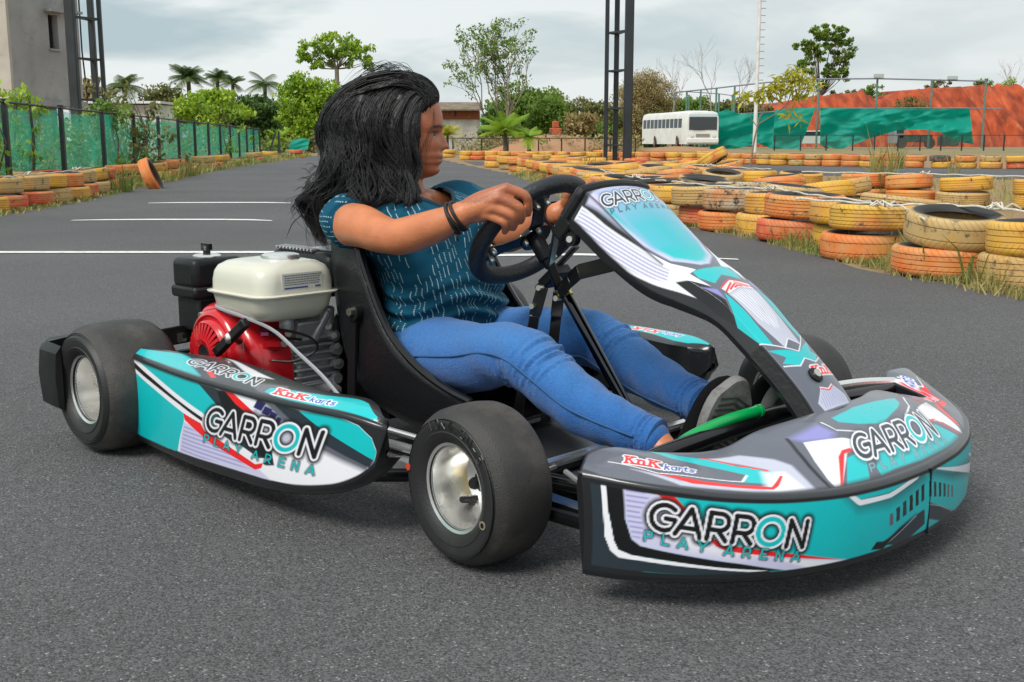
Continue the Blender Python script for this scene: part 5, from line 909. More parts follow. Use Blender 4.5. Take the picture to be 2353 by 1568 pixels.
# ---------------------------------------------------------------- vector painter
COL = {'T': srgb(0, 189, 193), 'W': srgb(238, 238, 244), 'V': srgb(205, 203, 232), 'R': srgb(235, 30, 30), 'K': srgb(12, 13, 15), 'C': srgb(38, 50, 58), 'G': srgb(96, 99, 110), 'I': srgb(35, 35, 90), 'S': srgb(190, 192, 208), 'P': srgb(140, 138, 200), 'B': srgb(35, 75, 170)}
def arc_(cx, cy, rx, ry, a0, a1, n=14): return [(cx + rx * cos(R(a0 + (a1 - a0) * i / n)), cy + ry * sin(R(a0 + (a1 - a0) * i / n))) for i in range(n + 1)]
GLY = {  # strokes, cap height 1
 'G': [arc_(.5, .5, .46, .46, 48, 322), [(.862, .22), (.862, .48), (.55, .48)]], 'A': [[(0, 0), (.43, .97), (.86, 0)], [(.14, .27), (.72, .27)]],
 'R': [[(0, 0), (0, .96), (.36, .96)] + arc_(.36, .66, .30, .30, 90, -90) + [(0, .36)], [(.32, .36), (.66, 0)]], 'O': [arc_(.48, .5, .47, .47, 0, 360, 28)], 'N': [[(0, 0), (0, .96), (.66, 0), (.66, .96)]],
 'P': [[(0, 0), (0, .96), (.4, .96)] + arc_(.4, .68, .28, .28, 90, -90) + [(0, .40)]], 'L': [[(0, .96), (0, 0), (.6, 0)]], 'Y': [[(0, .96), (.42, .42), (.84, .96)], [(.42, .42), (.42, 0)]], 'E': [[(.6, .96), (0, .96), (0, 0), (.6, 0)], [(0, .5), (.5, .5)]],
 'K': [[(.1, 0), (.1, 1)], [(.1, .45), (.7, 1)], [(.3, .6), (.75, 0)], [(-.04, 0), (.26, 0)], [(-.04, 1), (.26, 1)], [(.55, 0), (.88, 0)], [(.52, 1), (.82, 1)]],
 'n': [[(.1, 0), (.1, .66)], [(.1, .5), (.3, .68), (.5, .62), (.55, .45), (.55, 0)], [(-.04, 0), (.24, 0)], [(.42, 0), (.7, 0)], [(-.04, .68), (.1, .68)]],
 'k': [[(0, 0), (0, 1)], [(0, .3), (.4, .68)], [(.16, .42), (.46, 0)]], 'a': [arc_(.26, .34, .26, .32, 0, 360, 16), [(.54, .68), (.54, 0)]], 'r': [[(0, 0), (0, .66)], [(0, .45), (.16, .64), (.36, .66)]], 't': [[(.14, .95), (.14, .1), (.34, 0)], [(0, .68), (.36, .68)]], 's': [[(.42, .6), (.22, .68), (.02, .55), (.1, .4), (.36, .3), (.42, .14), (.22, 0), (0, .1)]]}
WORDS = {'GARRON': [('G', .04), ('A', .98), ('R', 2.08), ('R', 2.98), ('O', 3.82), ('N', 5.0)],
 'PLAY': [('P', .1), ('L', 1.8), ('A', 3.3), ('Y', 5.15), ('A', 7.75), ('R', 9.6), ('E', 11.4), ('N', 13.0), ('A', 14.7)],
 'KnK': [('K', 0), ('n', 1.02), ('K', 1.95)], 'karts': [('k', 0), ('a', .72), ('r', 1.55), ('t', 2.1), ('s', 2.72)]}
def seg_d(X, Y, pl):
    d = np.full(X.shape, 1e9)
    for (a, b_) in zip(pl[:-1], pl[1:]):
        vx, vy = b_[0] - a[0], b_[1] - a[1]; L2 = vx * vx + vy * vy + 1e-12; t = np.clip(((X - a[0]) * vx + (Y - a[1]) * vy) / L2, 0, 1)
        d = np.minimum(d, np.hypot(X - a[0] - t * vx, Y - a[1] - t * vy))
    return d
def inside(X, Y, pl):
    r = np.zeros(X.shape, bool); n = len(pl)
    for i in range(n):
        (x1, y1), (x2, y2) = pl[i], pl[(i + 1) % n]
        if y1 == y2: continue
        r ^= ((y1 > Y) != (y2 > Y)) & (X < (x2 - x1) * (Y - y1) / (y2 - y1) + x1)
    return r
def blend(col, idx, c, a): col[idx] = col[idx] * (1 - a[:, None]) + np.array(c)[None] * a[:, None]
def paint(U, V, ops, base, k=1.0, flip=False, base_v=None):
    """U, V in mm (V scaled by k); returns linear rgb per point"""
    X = np.asarray(U, float).ravel(); Y0 = np.asarray(V, float).ravel() * k; base = np.asarray(base, float); col = base.copy() if base.ndim == 2 else np.tile(base, (len(X), 1))
    if base_v is not None: col[base_v] = bk
    for op in ops:
        kd = op[0]
        if kd in 'pls':
            pl = [(p[0], p[1] * k) for p in op[2]]; m = 14 + (op[3] if kd == 'p' else 3) * 1.5
            xs = [p[0] for p in pl]; ys_ = [p[1] for p in pl]
            idx = np.where((X > min(xs) - m) & (X < max(xs) + m) & (Y0 > min(ys_) - m) & (Y0 < max(ys_) + m))[0]
            if not len(idx): continue
            x, y = X[idx], Y0[idx]
            if kd == 'l': blend(col, idx, COL[op[1]], np.clip((op[3] / 2 - seg_d(x, y, pl)) / max(op[4], .8) + .5, 0, 1)); continue
            sd = seg_d(x, y, pl + [pl[0]]); sd = np.where(inside(x, y, pl), sd, -sd)
            if kd == 'p': blend(col, idx, COL[op[1]], np.clip(sd / max(op[3], .8) + .5, 0, 1))
            else:
                dx, dy = op[3][0], op[3][1] * k; L_ = math.hypot(dx, dy) + 1e-9; q = ((-dy * x + dx * y) / L_ / op[4]) % 1.0
                a = np.clip((op[5] * .5 - abs(q - .5)) * 5 + .5, 0, 1) * np.clip(sd / 3, 0, 1) * .75; blend(col, idx, COL[op[1]], a)
        else:
            word, o, ex, ey, st = op[1:]; o = (o[0], o[1] * k); ex = (ex[0], ex[1] * k); ey = (ey[0], ey[1] * k); hgt = math.hypot(*ey); det = ex[0] * ey[1] - ex[1] * ey[0]
            if flip: o = (o[0] + ex[0] * sum([5.75, 0]) if word == 'GARRON' else o[0], o[1]); 
            a_ = ((X - o[0]) * ey[1] - (Y0 - o[1]) * ey[0]) / det; b_ = (-(X - o[0]) * ex[1] + (Y0 - o[1]) * ex[0]) / det
            # strokes live in (a_, b_): make the horizontal unit about one cap height
            ux = math.hypot(*ex) / hgt
            for (g, gx) in WORDS[word]:
                sc_ = {'GARRON': 1, 'PLAY': 1.0, 'KnK': 1, 'karts': 1}[word]
                idx = np.where((a_ > gx - .9) & (a_ < gx + 1.9) & (b_ > -.8) & (b_ < 1.8))[0]
                if not len(idx): continue
                d = np.full(len(idx), 1e9)
                for stx in GLY[g]: d = np.minimum(d, seg_d(a_[idx] - gx, b_[idx], stx))
                dmm = d; px_ = 1.1 / hgt
                if st in ('g', 'g2', 'w'):
                    if st != 'w': blend(col, idx, COL['K'] if st == 'g' else COL['C'], np.clip((.36 - dmm) / .15, 0, 1) * (.95 if st == 'g' else .5))
            for (g, gx) in WORDS[word]:
                idx = np.where((a_ > gx - .9) & (a_ < gx + 1.9) & (b_ > -.8) & (b_ < 1.8))[0]
                if not len(idx): continue
                d = np.full(len(idx), 1e9)
                for stx in GLY[g]: d = np.minimum(d, seg_d(a_[idx] - gx, b_[idx], stx))
                e_ = max(.03, 1.0 / hgt)
                A = lambda w_: np.clip((w_ - d) / e_ + .5, 0, 1)
                if st in ('g', 'g2', 'w'):
                    blend(col, idx, COL['W'], A(.165)); blend(col, idx, COL['T'] if g == 'O' else (COL['K'] if st == 'g' else COL['C']), A(.088))
                elif st == 'a': blend(col, idx, COL['K'], np.clip((.30 - d) / .2, 0, 1) * .9); blend(col, idx, COL['T'], A(.075))
                elif st == 'a2': blend(col, idx, COL['G'], np.clip((.26 - d) / .2, 0, 1) * .8); blend(col, idx, srgb(0, 110, 120) if k == .125 else srgb(120, 170, 180), A(.08))
            if st in 'kb':
                for layer, (c_, w_) in enumerate((('W', .26), ('R' if st == 'k' else 'B', .125 if st == 'k' else .10))):
                    for (g, gx) in WORDS[word]:
                        idx = np.where((a_ > gx - .9) & (a_ < gx + 1.9) & (b_ > -.8) & (b_ < 1.8))[0]
                        if not len(idx): continue
                        d = np.full(len(idx), 1e9)
                        for stx in GLY[g]: d = np.minimum(d, seg_d(a_[idx] - gx, b_[idx], stx))
                        blend(col, idx, COL[c_], np.clip((w_ - d) / .06 + .5, 0, 1))
    return col
M_BODY = mat('printed_bodywork', rough=.30, attr=True, coat=.35, rvar=.10, bump=.04, bscale=25, dirt=((.09, .085, .08), 16, .70))
M_BLK = mat('black_plastic', (.009, .0095, .0105), .42, rvar=.12, bump=.1, bscale=90, spec=.35)
M_BLKG = mat('gloss_black_paint', (.007, .007, .008), .20, coat=.3, spec=.4)
M_RUB = mat('tyre_rubber', (.026, .025, .025), .55, col2=(.046, .042, .038), vscale=9, bump=.3, bscale=420, dirt=((.095, .082, .07), 6, .53))
M_RUBS = mat('sidewall_rubber', (.018, .018, .018), .5, bump=.12, bscale=300, dirt=((.04, .036, .032), 9, .62))
M_ALU = mat('polished_aluminium', (.92, .91, .88), .26, .88, rvar=.10, dirt=((.62, .57, .47), 9, .68))
M_ALC = mat('cast_aluminium', (.47, .48, .49), .42, .55, bump=.3, bscale=70, rvar=.1)
M_ZN = mat('zinc_bolt', (.72, .70, .62), .28, 1.0)
M_BR = mat('brass_collar', (.62, .47, .16), .28, 1.0)
M_CHR = mat('black_chromed_shaft', (.05, .05, .05), .08, 1.0, coat=.5)
M_RED = mat('engine_red_paint', (.58, .01, .018), .25, coat=.6, rvar=.06)
M_TANK = mat('cream_tank_paint', (.66, .645, .54), .26, coat=.5, var=.04, vscale=6)
M_GRN = mat('green_pedal_paint', (.0, .33, .075), .3, coat=.4)
KZ = Vector((-.481, 2.84, 0)); KYAW = -.775
kart = empty('go_kart', KZ, KYAW); tag(kart, 'teal, white and black rental go-kart with red engine, parked on the asphalt', 'go-kart')
bk = np.array([.012, .013, .015])
def st3(L, ax=-1):
    return np.stack(np.broadcast_arrays(*[np.asarray(q, float) for q in L]), -1)
def body_mesh(name, P, cols, parent=None, mats=M_BODY, closed=False):
    n, m = P.shape[:2]; b = MB(); b.grid(P); return b.build(name, mats, parent or kart, smooth=True, angle=55, cols=np.concatenate([cols.reshape(-1, 3), np.ones((n * m, 1))], 1))
# ---------------------------------------------------------------- side pods
def pod(sign, dz, slope=0.0):
    ns = 560; x = np.concatenate([np.linspace(.08, .86, 470), .86 + .066 * np.sin(np.linspace(0, pi / 2, 91)[1:])]); n = len(x)
    yo = ip(x, PYO); yi = ip(x, PYI); zb = ip(x, PZB); rows = []; cols = []
    def add(P, c): rows.append(P); cols.append(c)
    K_ = np.tile(bk, (n, 1))
    inner_top = pod_top(x, np.ones(n)); inner_top[:, 2] -= slope
    add(st3([x, -(yi - .004), zb + .012], -1), K_); add(st3([x, -(yi), inner_top[:, 2] - .012], -1), K_)
    for t in np.linspace(1, 0, 46):
        P_ = pod_top(x, np.full(n, t)); P_[:, 2] -= slope * t; c = paint(x * 1000, np.full(n, t * 1000), PT, bk * 1.5, .09)
        ed = np.clip(min(t, 1 - t) / .06, 0, 1) * np.clip((.912 - x) / .006, 0, 1)
        add(P_, c * ed[:, None] + K_ * (1 - ed[:, None]))
    for a in (30, 60): add(st3([x, -(yo - .006 + .008 * sin(R(a))), .221 + .008 * cos(R(a))], -1), K_)
    zt_ = np.full(n, .220)
    for k in np.linspace(0, 1, 110):
        z = zt_ + (zb - zt_) * k; P_ = pod_side(x, z); c = paint(x * 1000, z * 1000, PS, bk)
        e1 = np.clip((zt_ - z) / .006, 0, 1) * np.clip((z - zb - .006) / .003, 0, 1) * np.clip((x - .086) / .003, 0, 1) * np.clip((.9145 - x) / .003, 0, 1)
        add(P_, c * e1[:, None] + K_ * (1 - e1[:, None]))
    for k, (dy, dz_) in enumerate(((.004, -.008), (.012, -.013), (.03, -.012))): add(st3([x, -(yo - dy), zb + dz_], -1), K_)
    add(st3([x, -(yi + .02), zb + .0], -1), K_)
    P = np.stack(rows, 1); Cc = np.stack(cols, 1)
    P[..., 2] += dz
    drop = .016 * np.clip((x - .82) / .106, 0, 1) ** 2; P[..., 2] -= drop[:, None] * np.clip((P[..., 2] - .12) / .10, 0, 1)
    if sign > 0: P[..., 0] -= .085; P[..., 1] += .035
    if sign > 0: P[..., 1] *= -1; P = P[::-1]; Cc = Cc[::-1]
    o = body_mesh('side_pod', P, Cc)
    # end caps
    for i in (0, -1): b = MB(); b.add(P[i], [tuple(range(P.shape[1]))]); b.build('pod_end', M_BLK, o, smooth=False)
    return o
p1 = pod(-1, 0); p1['label'] = 'side pod on the engine side with large white outlined lettering'
# mirrored lettering must still read: rebuild its text direction for the other side
def mirror_text(ops, xa, xb):
    o = []
    for op in ops:
        if op[0] == 't':
            n = {'GARRON': 5.75, 'PLAY': 15.6, 'KnK': 2.9, 'karts': 3.6}[op[1]]; O_2 = (op[2][0] + op[3][0] * n, op[2][1] + op[3][1] * n); o.append(('t', op[1], O_2, (-op[3][0], -op[3][1]), op[4], op[5]))
        else: o.append(op)
    return o
PS0, PT0 = PS, PT; PS = mirror_text(PS, 0, 1); PT = mirror_text(PT, 0, 1); p2 = pod(1, -.022, .026); p2['label'] = 'far side pod behind the driver\'s legs'; PS, PT = PS0, PT0
# ---------------------------------------------------------------- front nose
def nose():
    nu = 620; u = np.linspace(-NU, NU, nu); y = n_y(u); a = abs(y); zc = ip(a, NZC); rows = []; cols = []; K_ = np.tile(bk, (nu, 1)); K2 = np.tile(bk * 2.6, (nu, 1))
    xf = ip(a, NXF)
    for (dx, dz) in ((.055, .0), (.03, -.008), (.012, -.006), (.003, .0)): rows.append(st3([xf - dx * np.clip((.5 - a) / .07, .12, 1), y * (1 - dx * .5), np.full(nu, NZB + dz - .004)], -1)); cols.append(K_)
    for k in np.linspace(0, 1, 100):
        z = NZB + (zc - NZB) * k; c = paint(u * 1000, z * 1000, NF, COL['T']); c = np.where((abs(u) > .598)[:, None], np.array(COL['C']), c); e1 = np.clip((z - NZB - .007) / .002, 0, 1) * np.clip((zc - z - .004) / .002, 0, 1) * np.clip((NU - .012 - abs(u)) / .002, 0, 1) * np.clip((abs(u) - .0016) / .001, 0, 1)
        rows.append(nose_front(u, z)); cols.append(c * e1[:, None] + K_ * (1 - e1[:, None]))
    for an in (20, 45, 70): rows.append(st3([xf - .012 * (1 - cos(R(an))) - .0, y * (1 - .004 * sin(R(an))), zc + .009 * sin(R(an))], -1)); cols.append(K2)
    for t in np.linspace(0, 1, 120):
        P_ = nose_top(y, np.full(nu, t)); rows.append(P_); c = paint(y * 1000, np.full(nu, t * 1000), NTP, COL['G'], .16)
        e1 = min(1, t / .05) * min(1, (1 - t) / .03) * np.clip((.488 - a) / .004, 0, 1); cols.append(c * e1[:, None] + K2 * (1 - e1[:, None]))
    x1 = np.where(y > 0, ip(a, NXBF), ip(a, NXB)); z1 = np.where(y > 0, ip(a, NZTF), ip(a, NZT))
    for (dx, dz) in ((-.006, -.004), (-.008, -.02), (-.004, -.06)): rows.append(st3([x1 + dx, y, z1 + dz], -1)); cols.append(K_)
    P = np.stack(rows, 1); o = body_mesh('front_nose', P, np.stack(cols, 1))
    for i in (0, -1):
        b = MB(); Q = P[i].copy(); b.add(Q, [tuple(range(len(Q)))]); b.build('nose_end', M_BLK, o, smooth=False)
    b = MB(); b.tube([(1.604 + .002, 0, z) for z in np.linspace(.056, .165, 5)], .0016, 6); b.build('seam', M_BLK, o); return o
NTP = NTL
nose()
# ---------------------------------------------------------------- steering fairing
def fairing():
    n = 420; s_ = np.linspace(.050, FL, n); rows = []; cols = []; K_ = np.tile(bk, (n, 1)); w_ = ip(s_, FW); d_ = ip(s_, FD)
    def under(v, ex, dn):
        P_ = fair(s_, np.full(n, v)); Q = P_.copy(); e = 1e-3; c0 = fair(s_, np.zeros(n)); g = np.gradient(c0, axis=0); g /= np.linalg.norm(g, axis=1)[:, None] + 1e-9
        nn = np.stack([-g[:, 2], 0 * g[:, 0], g[:, 0]], -1); return Q - nn * (dn * np.interp(s_, [0, .3, .42, .7], [.75, .62, .38, .38]))[:, None] + np.array([0, ex, 0]) * np.sign(v)
    base = srgb(96, 100, 112)
    rows.append(under(-1, -.05, .030)); cols.append(K_); rows.append(under(-1, -.012, .030)); cols.append(K_)
    rows.append(under(-1, -.002, .026)); cols.append(K_); rows.append(under(-1, .0, .004)); cols.append(K_)
    pan = [o for o in FA if o[0] == 't']; shp = [o for o in FA if o[0] != 't']
    for v in np.linspace(-1, 1, 240):
        P_ = fair(s_, np.full(n, v)); c = paint(s_ * 1000, np.full(n, -abs(v) * 1000), shp, base, .125, base_v=(s_ < .66) if abs(v) > .72 else None)
        av = abs(v)
        if av < .68:
            # centre window of the top panel: teal shading to lavender near the rim
            kk = np.clip((.245 - s_) / .02, 0, 1) * np.clip((.64 - av) / .10, 0, 1) * np.clip((s_ - .062) / .012, 0, 1); wt = np.clip((s_ - .06) / .11, 0, 1) * .75 + .25 * (1 - av)
            tc_ = COL_V * (1 - wt)[:, None] + COL_T * wt[:, None]; ed = np.clip(1 - (.64 - av) / .16, 0, 1); tc_ = tc_ * (1 - .8 * ed) + COL_V * .8 * ed
            c = c * (1 - kk[:, None]) + tc_ * kk[:, None]
        c = paint(s_ * 1000, np.full(n, v * 1000), pan, c, .125)
        e1 = np.clip((s_ - .060) / .003, 0, 1) * np.clip((1 - av) / .03, 0, 1); ln_ = 1 - np.exp(-((av - .70) / .018) ** 2) * .8 * (s_ < .27)
        c = c * ln_[:, None]; rows.append(P_); cols.append(c * e1[:, None] + K_ * (1 - e1[:, None]))
    for (ex, dn) in ((.0, .004), (-.002, .026), (-.012, .030), (-.05, .030)): rows.append(under(1, ex, dn)); cols.append(K_)
    P = np.stack(rows, 1)
    # arch the rear lip: centre stands further back than the corners
    P = P[::-1]; Cc = np.stack(cols, 1)[::-1]
    o = body_mesh('steering_fairing', P, Cc)
    b = MB()
    cap = P[-1]; m_ = cap.mean(0); b.add(cap, [tuple(range(len(cap)))])
    # thick black bumper lip round the top edge
    lip = fair(np.full(60, .053), np.linspace(-1, 1, 60)); b.tube([tuple(p + np.array([-.002, 0, -.004])) for p in lip], .0115, 10); b.build('fairing_lip', M_BLK, o, smooth=True)
    # lower black bracket plate hugging the foot
    b = MB(); ft = [fair(np.full(20, q), np.linspace(-1, -.75, 20)) for q in np.linspace(.50, FL, 30)]
    G_ = np.array(ft); G_[..., 1] -= .006; G_[..., 2] += .002; b.grid(G_); b.build('foot_bracket', M_BLK, o)
    for yy in (-.116, .082): b = MB(); b.box((.922, yy, .516), (.034, .018, .048), Matrix.Rotation(R(38), 3, 'Y')); b.build('fairing_corner', M_BLK, o, bevel=.006)
    b = MB(); b.tube([(.949, -.112, .496), (.949, -.127, .496)], .013, 16); b.build('washer', M_BLK, o)
    b = MB(); b.tube([(.949, -.127, .496), (.950, -.131, .4965)], .0062, 12); b.build('bolt', M_ZN, o)
    for (s0, v0, r0) in ((.585, -.12, .014),):
        p = Vector(fair(s0, v0)); q = Vector(fair(s0 + .004, v0)); t_ = (q - p).normalized(); sd_ = (Vector(fair(s0, v0 + .04)) - p).normalized(); nn = -t_.cross(sd_).normalized()
        if nn.z < 0 and abs(v0) < .7: nn = -nn
        if abs(v0) > .7 and nn.y > 0: nn = -nn
        b = MB(); b.tube([p - nn * .002, p + nn * .004, p + nn * .006], [r0, r0, r0 * .8], 18); wsh = b.build('washer', M_BLK, o)
        b = MB(); b.tube([p + nn * .0055, p + nn * .008, p + nn * .009], [r0 * .55, r0 * .55, r0 * .4], 14); b.build('bolt', M_ZN, wsh)
    return o
COL_V = np.array(srgb(176, 178, 222)); COL_T = np.array(srgb(40, 186, 200))
fairing()
# ---------------------------------------------------------------- wheels
def kwheel(x, y, z, r, wd, rimr, steer, lab, disc=0, hubd=.045, side=-1, near=True):
    """outer face towards side*y"""
    M = Matrix.Translation((x, y, z)) @ Matrix.Rotation(steer, 4, 'Z') @ Matrix.Rotation(R(90) * (1 if side < 0 else -1), 4, 'X')   # local +Z points outwards
    hw = wd / 2
    rp = [(rimr * .985, hw * .80), (rimr + .004, hw * .83), (rimr + .004, hw * .78), (rimr - .002, hw * .74), (rimr - .007, hw * .5), (rimr * .88, hw * .05), (rimr * .84, -hw * .3), (rimr * .60, -hw * .50), (.034, -hw * .62), (.034, -hw * .66), (rimr * .62, -hw * .55), (rimr * .88, -hw * .35), (rimr * .95, -hw * .7), (rimr + .004, -hw * .83), (rimr * .985, -hw * .80)]
    b = MB(); b.lathe(rp, 56, M); wh = b.build('wheel', M_ALU, kart, angle=28); wh['label'] = lab
    tp = [(rimr - .003, hw * .72), (rimr + .006, hw * .86), (rimr + .016, hw * .95), (rimr + .022, hw * .975), (rimr + .0235, hw * .96), (rimr + .034, hw * .985), (rimr + .040, hw * .985), (rimr + .0415, hw * .97), (rimr + .043, hw * .98), (r - .024, hw * .94), (r - .0225, hw * .915), (r - .021, hw * .925), (r - .0195, hw * .90), (r - .018, hw * .905)]
    n1 = len(tp)
    tp += [(r - .008, hw * .76), (r - .003, hw * .6), (r - .0005, hw * .3), (r, 0), (r - .0005, -hw * .3), (r - .003, -hw * .6), (r - .008, -hw * .76), (r - .022, -hw * .93), (rimr + .03, -hw * .99), (rimr + .012, -hw * .93), (rimr - .003, -hw * .72)]
    b = MB(); b.lathe(tp, 72, M)
    b.mi = [(1 if (i // 72) < n1 - 1 or (i // 72) >= n1 + 6 else 0) for i in range(len(b.f))]
    b.build('tyre', [M_RUB, M_RUBS], wh, angle=40)
    if disc:
        b = MB(); b.lathe([(.02, -hw * .55), (.088, -hw * .55), (.088, -hw * .75), (.02, -hw * .75)], 40, M); b.build('brake_disc', M_ALC, wh)
        b = MB(); b.box(M @ Vector((.0, .075, -hw * .7)), (.05, .035, .06)); b.build('caliper', M_BLK, wh, bevel=.006)
    b = MB(); b.lathe([(0, -hw * .1), (.0, -hw * .66), (.026, -hw * .66), (.026, -hw * .40), (.021, -hw * .38)], 24, M); b.build('bearing', M_BR if hubd else M_ALC, wh)
    if near:
        b = MB(); b.lathe([(.0, .030 - hw * .2), (.008, .030 - hw * .2), (.0105, .024 - hw * .2), (.0105, .012 - hw * .2), (.018, .010 - hw * .2)], 14, M); b.build('hub_cap', M_BLK, wh)
        b = MB(); b.lathe([(.0, .010 - hw * .2), (.0165, .010 - hw * .2), (.0185, .004 - hw * .2), (.0185, -.010 - hw * .2), (.024, -.012 - hw * .2), (.024, -hw * .55)], 6, M); b.build('hub_nut', M_ZN, wh)
        b = MB(); b.tube([M @ Vector((-.040 * side * -1, -.042, -hw * .35)), M @ Vector((-.030 * side * -1, -.036, hw * .05)), M @ Vector((-.024 * side * -1, -.032, hw * .28))], [.0065, .0065, .0055], 10); b.build('valve_stem', M_BLK, wh)
    return wh, M
_, MF = kwheel(1.068, -.478, .131, .131, .128, .070, R(-6), 'large slick front wheel nearest the camera', 0, 1)
_, MRr = kwheel(-.0, -.560, .143, .143, .190, .072, 0, 'rear wheel behind the side pod on the engine side', near=False, hubd=0)
kwheel(1.068, .50, .123, .131, .128, .070, R(-6), 'front wheel on the far side with brake disc showing', 1, 1, side=1)
kwheel(0, .560, .143, .143, .190, .072, 0, 'rear wheel on the far side', near=False, hubd=0, side=1)
# raised lettering and dots on the near front tyre's sidewall
def side_text(M, word, r0, a0, size, step, zoff, mt, name):
    b = MB()
    for i, ch in enumerate(word):
        g = {'1': [[(.2, 0), (.2, 1), (0, .8)]], '0': [arc_(.3, .5, .28, .5, 0, 360, 12)], 'x': [[(0, 0), (.5, .6)], [(0, .6), (.5, 0)]], '4': [[(.45, 0), (.45, 1), (0, .3), (.6, .3)]], '.': [[(.15, 0), (.2, .05)]], '5': [[(.5, 1), (.05, 1), (.05, .6), (.35, .62), (.52, .35), (.35, 0), (0, .05)]], '-': [[(0, .45), (.45, .45)]]}.get(ch)
        if not g: continue
        an = a0 - i * step
        for st in g:
            pts = []
            for (x_, y_) in st:
                rr_ = r0 + y_ * size; aa = an - (x_ * size) / r0; pts.append(M @ Vector((rr_ * cos(aa), rr_ * sin(aa), zoff)))
            b.tube(pts, .0011, 4)
    return b.build(name, mt, kart)
side_text(MF, '10x4.50-5', .098, R(118), .016, R(9.5), .0635, mat('raised_rubber_letters', (.02, .02, .02), .42), 'tyre_lettering')
b = MB(); b.lathe([(0, .0642), (.006, .0642), (.006, .0625)], 16, MF @ Matrix.Translation((-.112, .012, 0))); b.build('paint_dot', mat('red_dot', (.6, .06, .03), .5), kart)
b = MB(); b.lathe([(.0045, .0645), (.007, .0645), (.007, .063)], 16, MF @ Matrix.Translation((.088, -.036, 0))); b.build('mould_mark', mat('mould_mark', (.25, .22, .15), .5), kart)
# ---------------------------------------------------------------- chassis
fr = MB()
def ctube(name, pts, r, m=M_BLKG, n=12, sm=None): b = MB(); b.tube(spline(pts, sm) if sm else pts, r, n); return b.build(name, m, kart)
rails = MB()
for sg in (-1, 1):
    rails.tube(spline([(-.14, .30 * sg, .085), (.1, .30 * sg, .075), (.35, .27 * sg, .06), (.7, .27 * sg, .06), (1.0, .22 * sg, .06), (1.25, .19 * sg, .065)], 30), .015, 12)
    rails.tube([(.25, .30 * sg, .075), (.27, .50 * sg, .09), (.80, .50 * sg, .09), (.93, .28 * sg, .07)], .0125, 10)
    rails.tube([(.24, .52 * sg, .16), (.25, .53 * sg, .12), (.25, .53 * sg, .07)], .010, 10)
    rails.tube([(.78, .50 * sg, .16), (.78, .50 * sg, .07)], .010, 10)
    rails.tube([(.96, .26 * sg, .075), (1.06, .38 * sg, .10), (1.068, .42 * sg, .125)], .013, 10)
for x in (-.10, .30, .62, .95, 1.22): rails.tube([(x, -.29, .066), (x, .29, .066)], .014, 10)
rails.build('chassis_rails', M_BLKG, kart)
fb = MB(); fb.tube(spline([(1.22, -.26, .07), (1.36, -.34, .08), (1.42, -.30, .10), (1.47, 0, .10), (1.42, .30, .10), (1.36, .34, .08), (1.22, .26, .07)], 30), .010, 10); fb.build('front_bumper_hoop', M_BLKG, kart)
b = MB(); b.tube([(-.005, -.52, .143), (-.005, .52, .143)], .0155, 16); b.build('rear_axle', M_ALC, kart)
b = MB(); b.box((.98, 0, .049), (.66, .42, .004)); b.build('floor_pan', mat('aluminium_floor_pan', (.20, .20, .21), .35, .8, dirt=((.15, .12, .09), 8, .5)), kart, smooth=False)
b = MB(); b.bar((.70, -.30, .085), (1.02, -.25, .095), .030, .006); b.bar((.72, -.36, .07), (1.0, -.42, .09), .03, .02); b.build('side_bracket', M_ALC, kart, smooth=False)
for (a, c, r0, m_) in (((.62, -.40, .145), (.93, -.38, .135), .006, M_ALU), ((.60, -.36, .10), (.98, -.34, .095), .009, M_ALU), ((1.0, -.05, .10), (1.07, -.38, .13), .007, M_ALU), ((1.0, .05, .10), (1.07, .38, .13), .007, M_ALU), ((.98, .10, .17), (1.12, .30, .10), .006, M_ALU)):
    b = MB(); b.tube([a, c], r0, 10); b.build('tie_rod', m_, kart)
b = MB(); b.bar((1.08, -.41, .10), (1.25, -.39, .085), .03, .03); b.tube([(1.02, -.40, .075), (1.30, -.44, .10)], .012, 10); b.build('nose_support', M_BLKG, kart)
b = MB(); b.tube([(1.15, -.36, .14), (1.24, -.40, .135)], .005, 8); b.build('nose_strut', M_ALU, kart)
# crash bar across the pedals
b = MB(); b.tube(spline([(1.285, -.36, .165), (1.290, -.30, .182), (1.325, 0, .205), (1.345, .2, .205), (1.36, .42, .195)], 26), .0155, 14); b.build('cross_bar', M_BLKG, kart)
b = MB(); b.tube(spline([(1.32, .05, .232), (1.345, .25, .225), (1.365, .42, .205)], 14), .008, 10); b.build('upper_cross_bar', M_ALU, kart)
b = MB(); P = [(1.245, -.31, .10), (1.30, .30, .10)]; b.box((1.262, 0, .135), (.014, .52, .10)); b.build('pedal_guard', M_BLK, kart, bevel=.004)
# pedals
b = MB(); b.tube(spline([(1.225, -.225, .09), (1.255, -.235, .15), (1.285, -.222, .190), (1.300, -.17, .207), (1.312, -.12, .216), (1.322, -.060, .2195)], 26), [.0105] * 26, 12); b.tube([(1.322, -.060, .2195), (1.323, -.054, .2195)], [.012, .012], 12); pd = b.build('pedal', M_GRN, kart); pd['label'] = 'bright green bent pedal bar'
b = MB(); b.tube(spline([(1.20, .18, .10), (1.23, .15, .15), (1.24, .10, .19)], 12), .008, 10); b.build('pedal', M_GRN, kart)
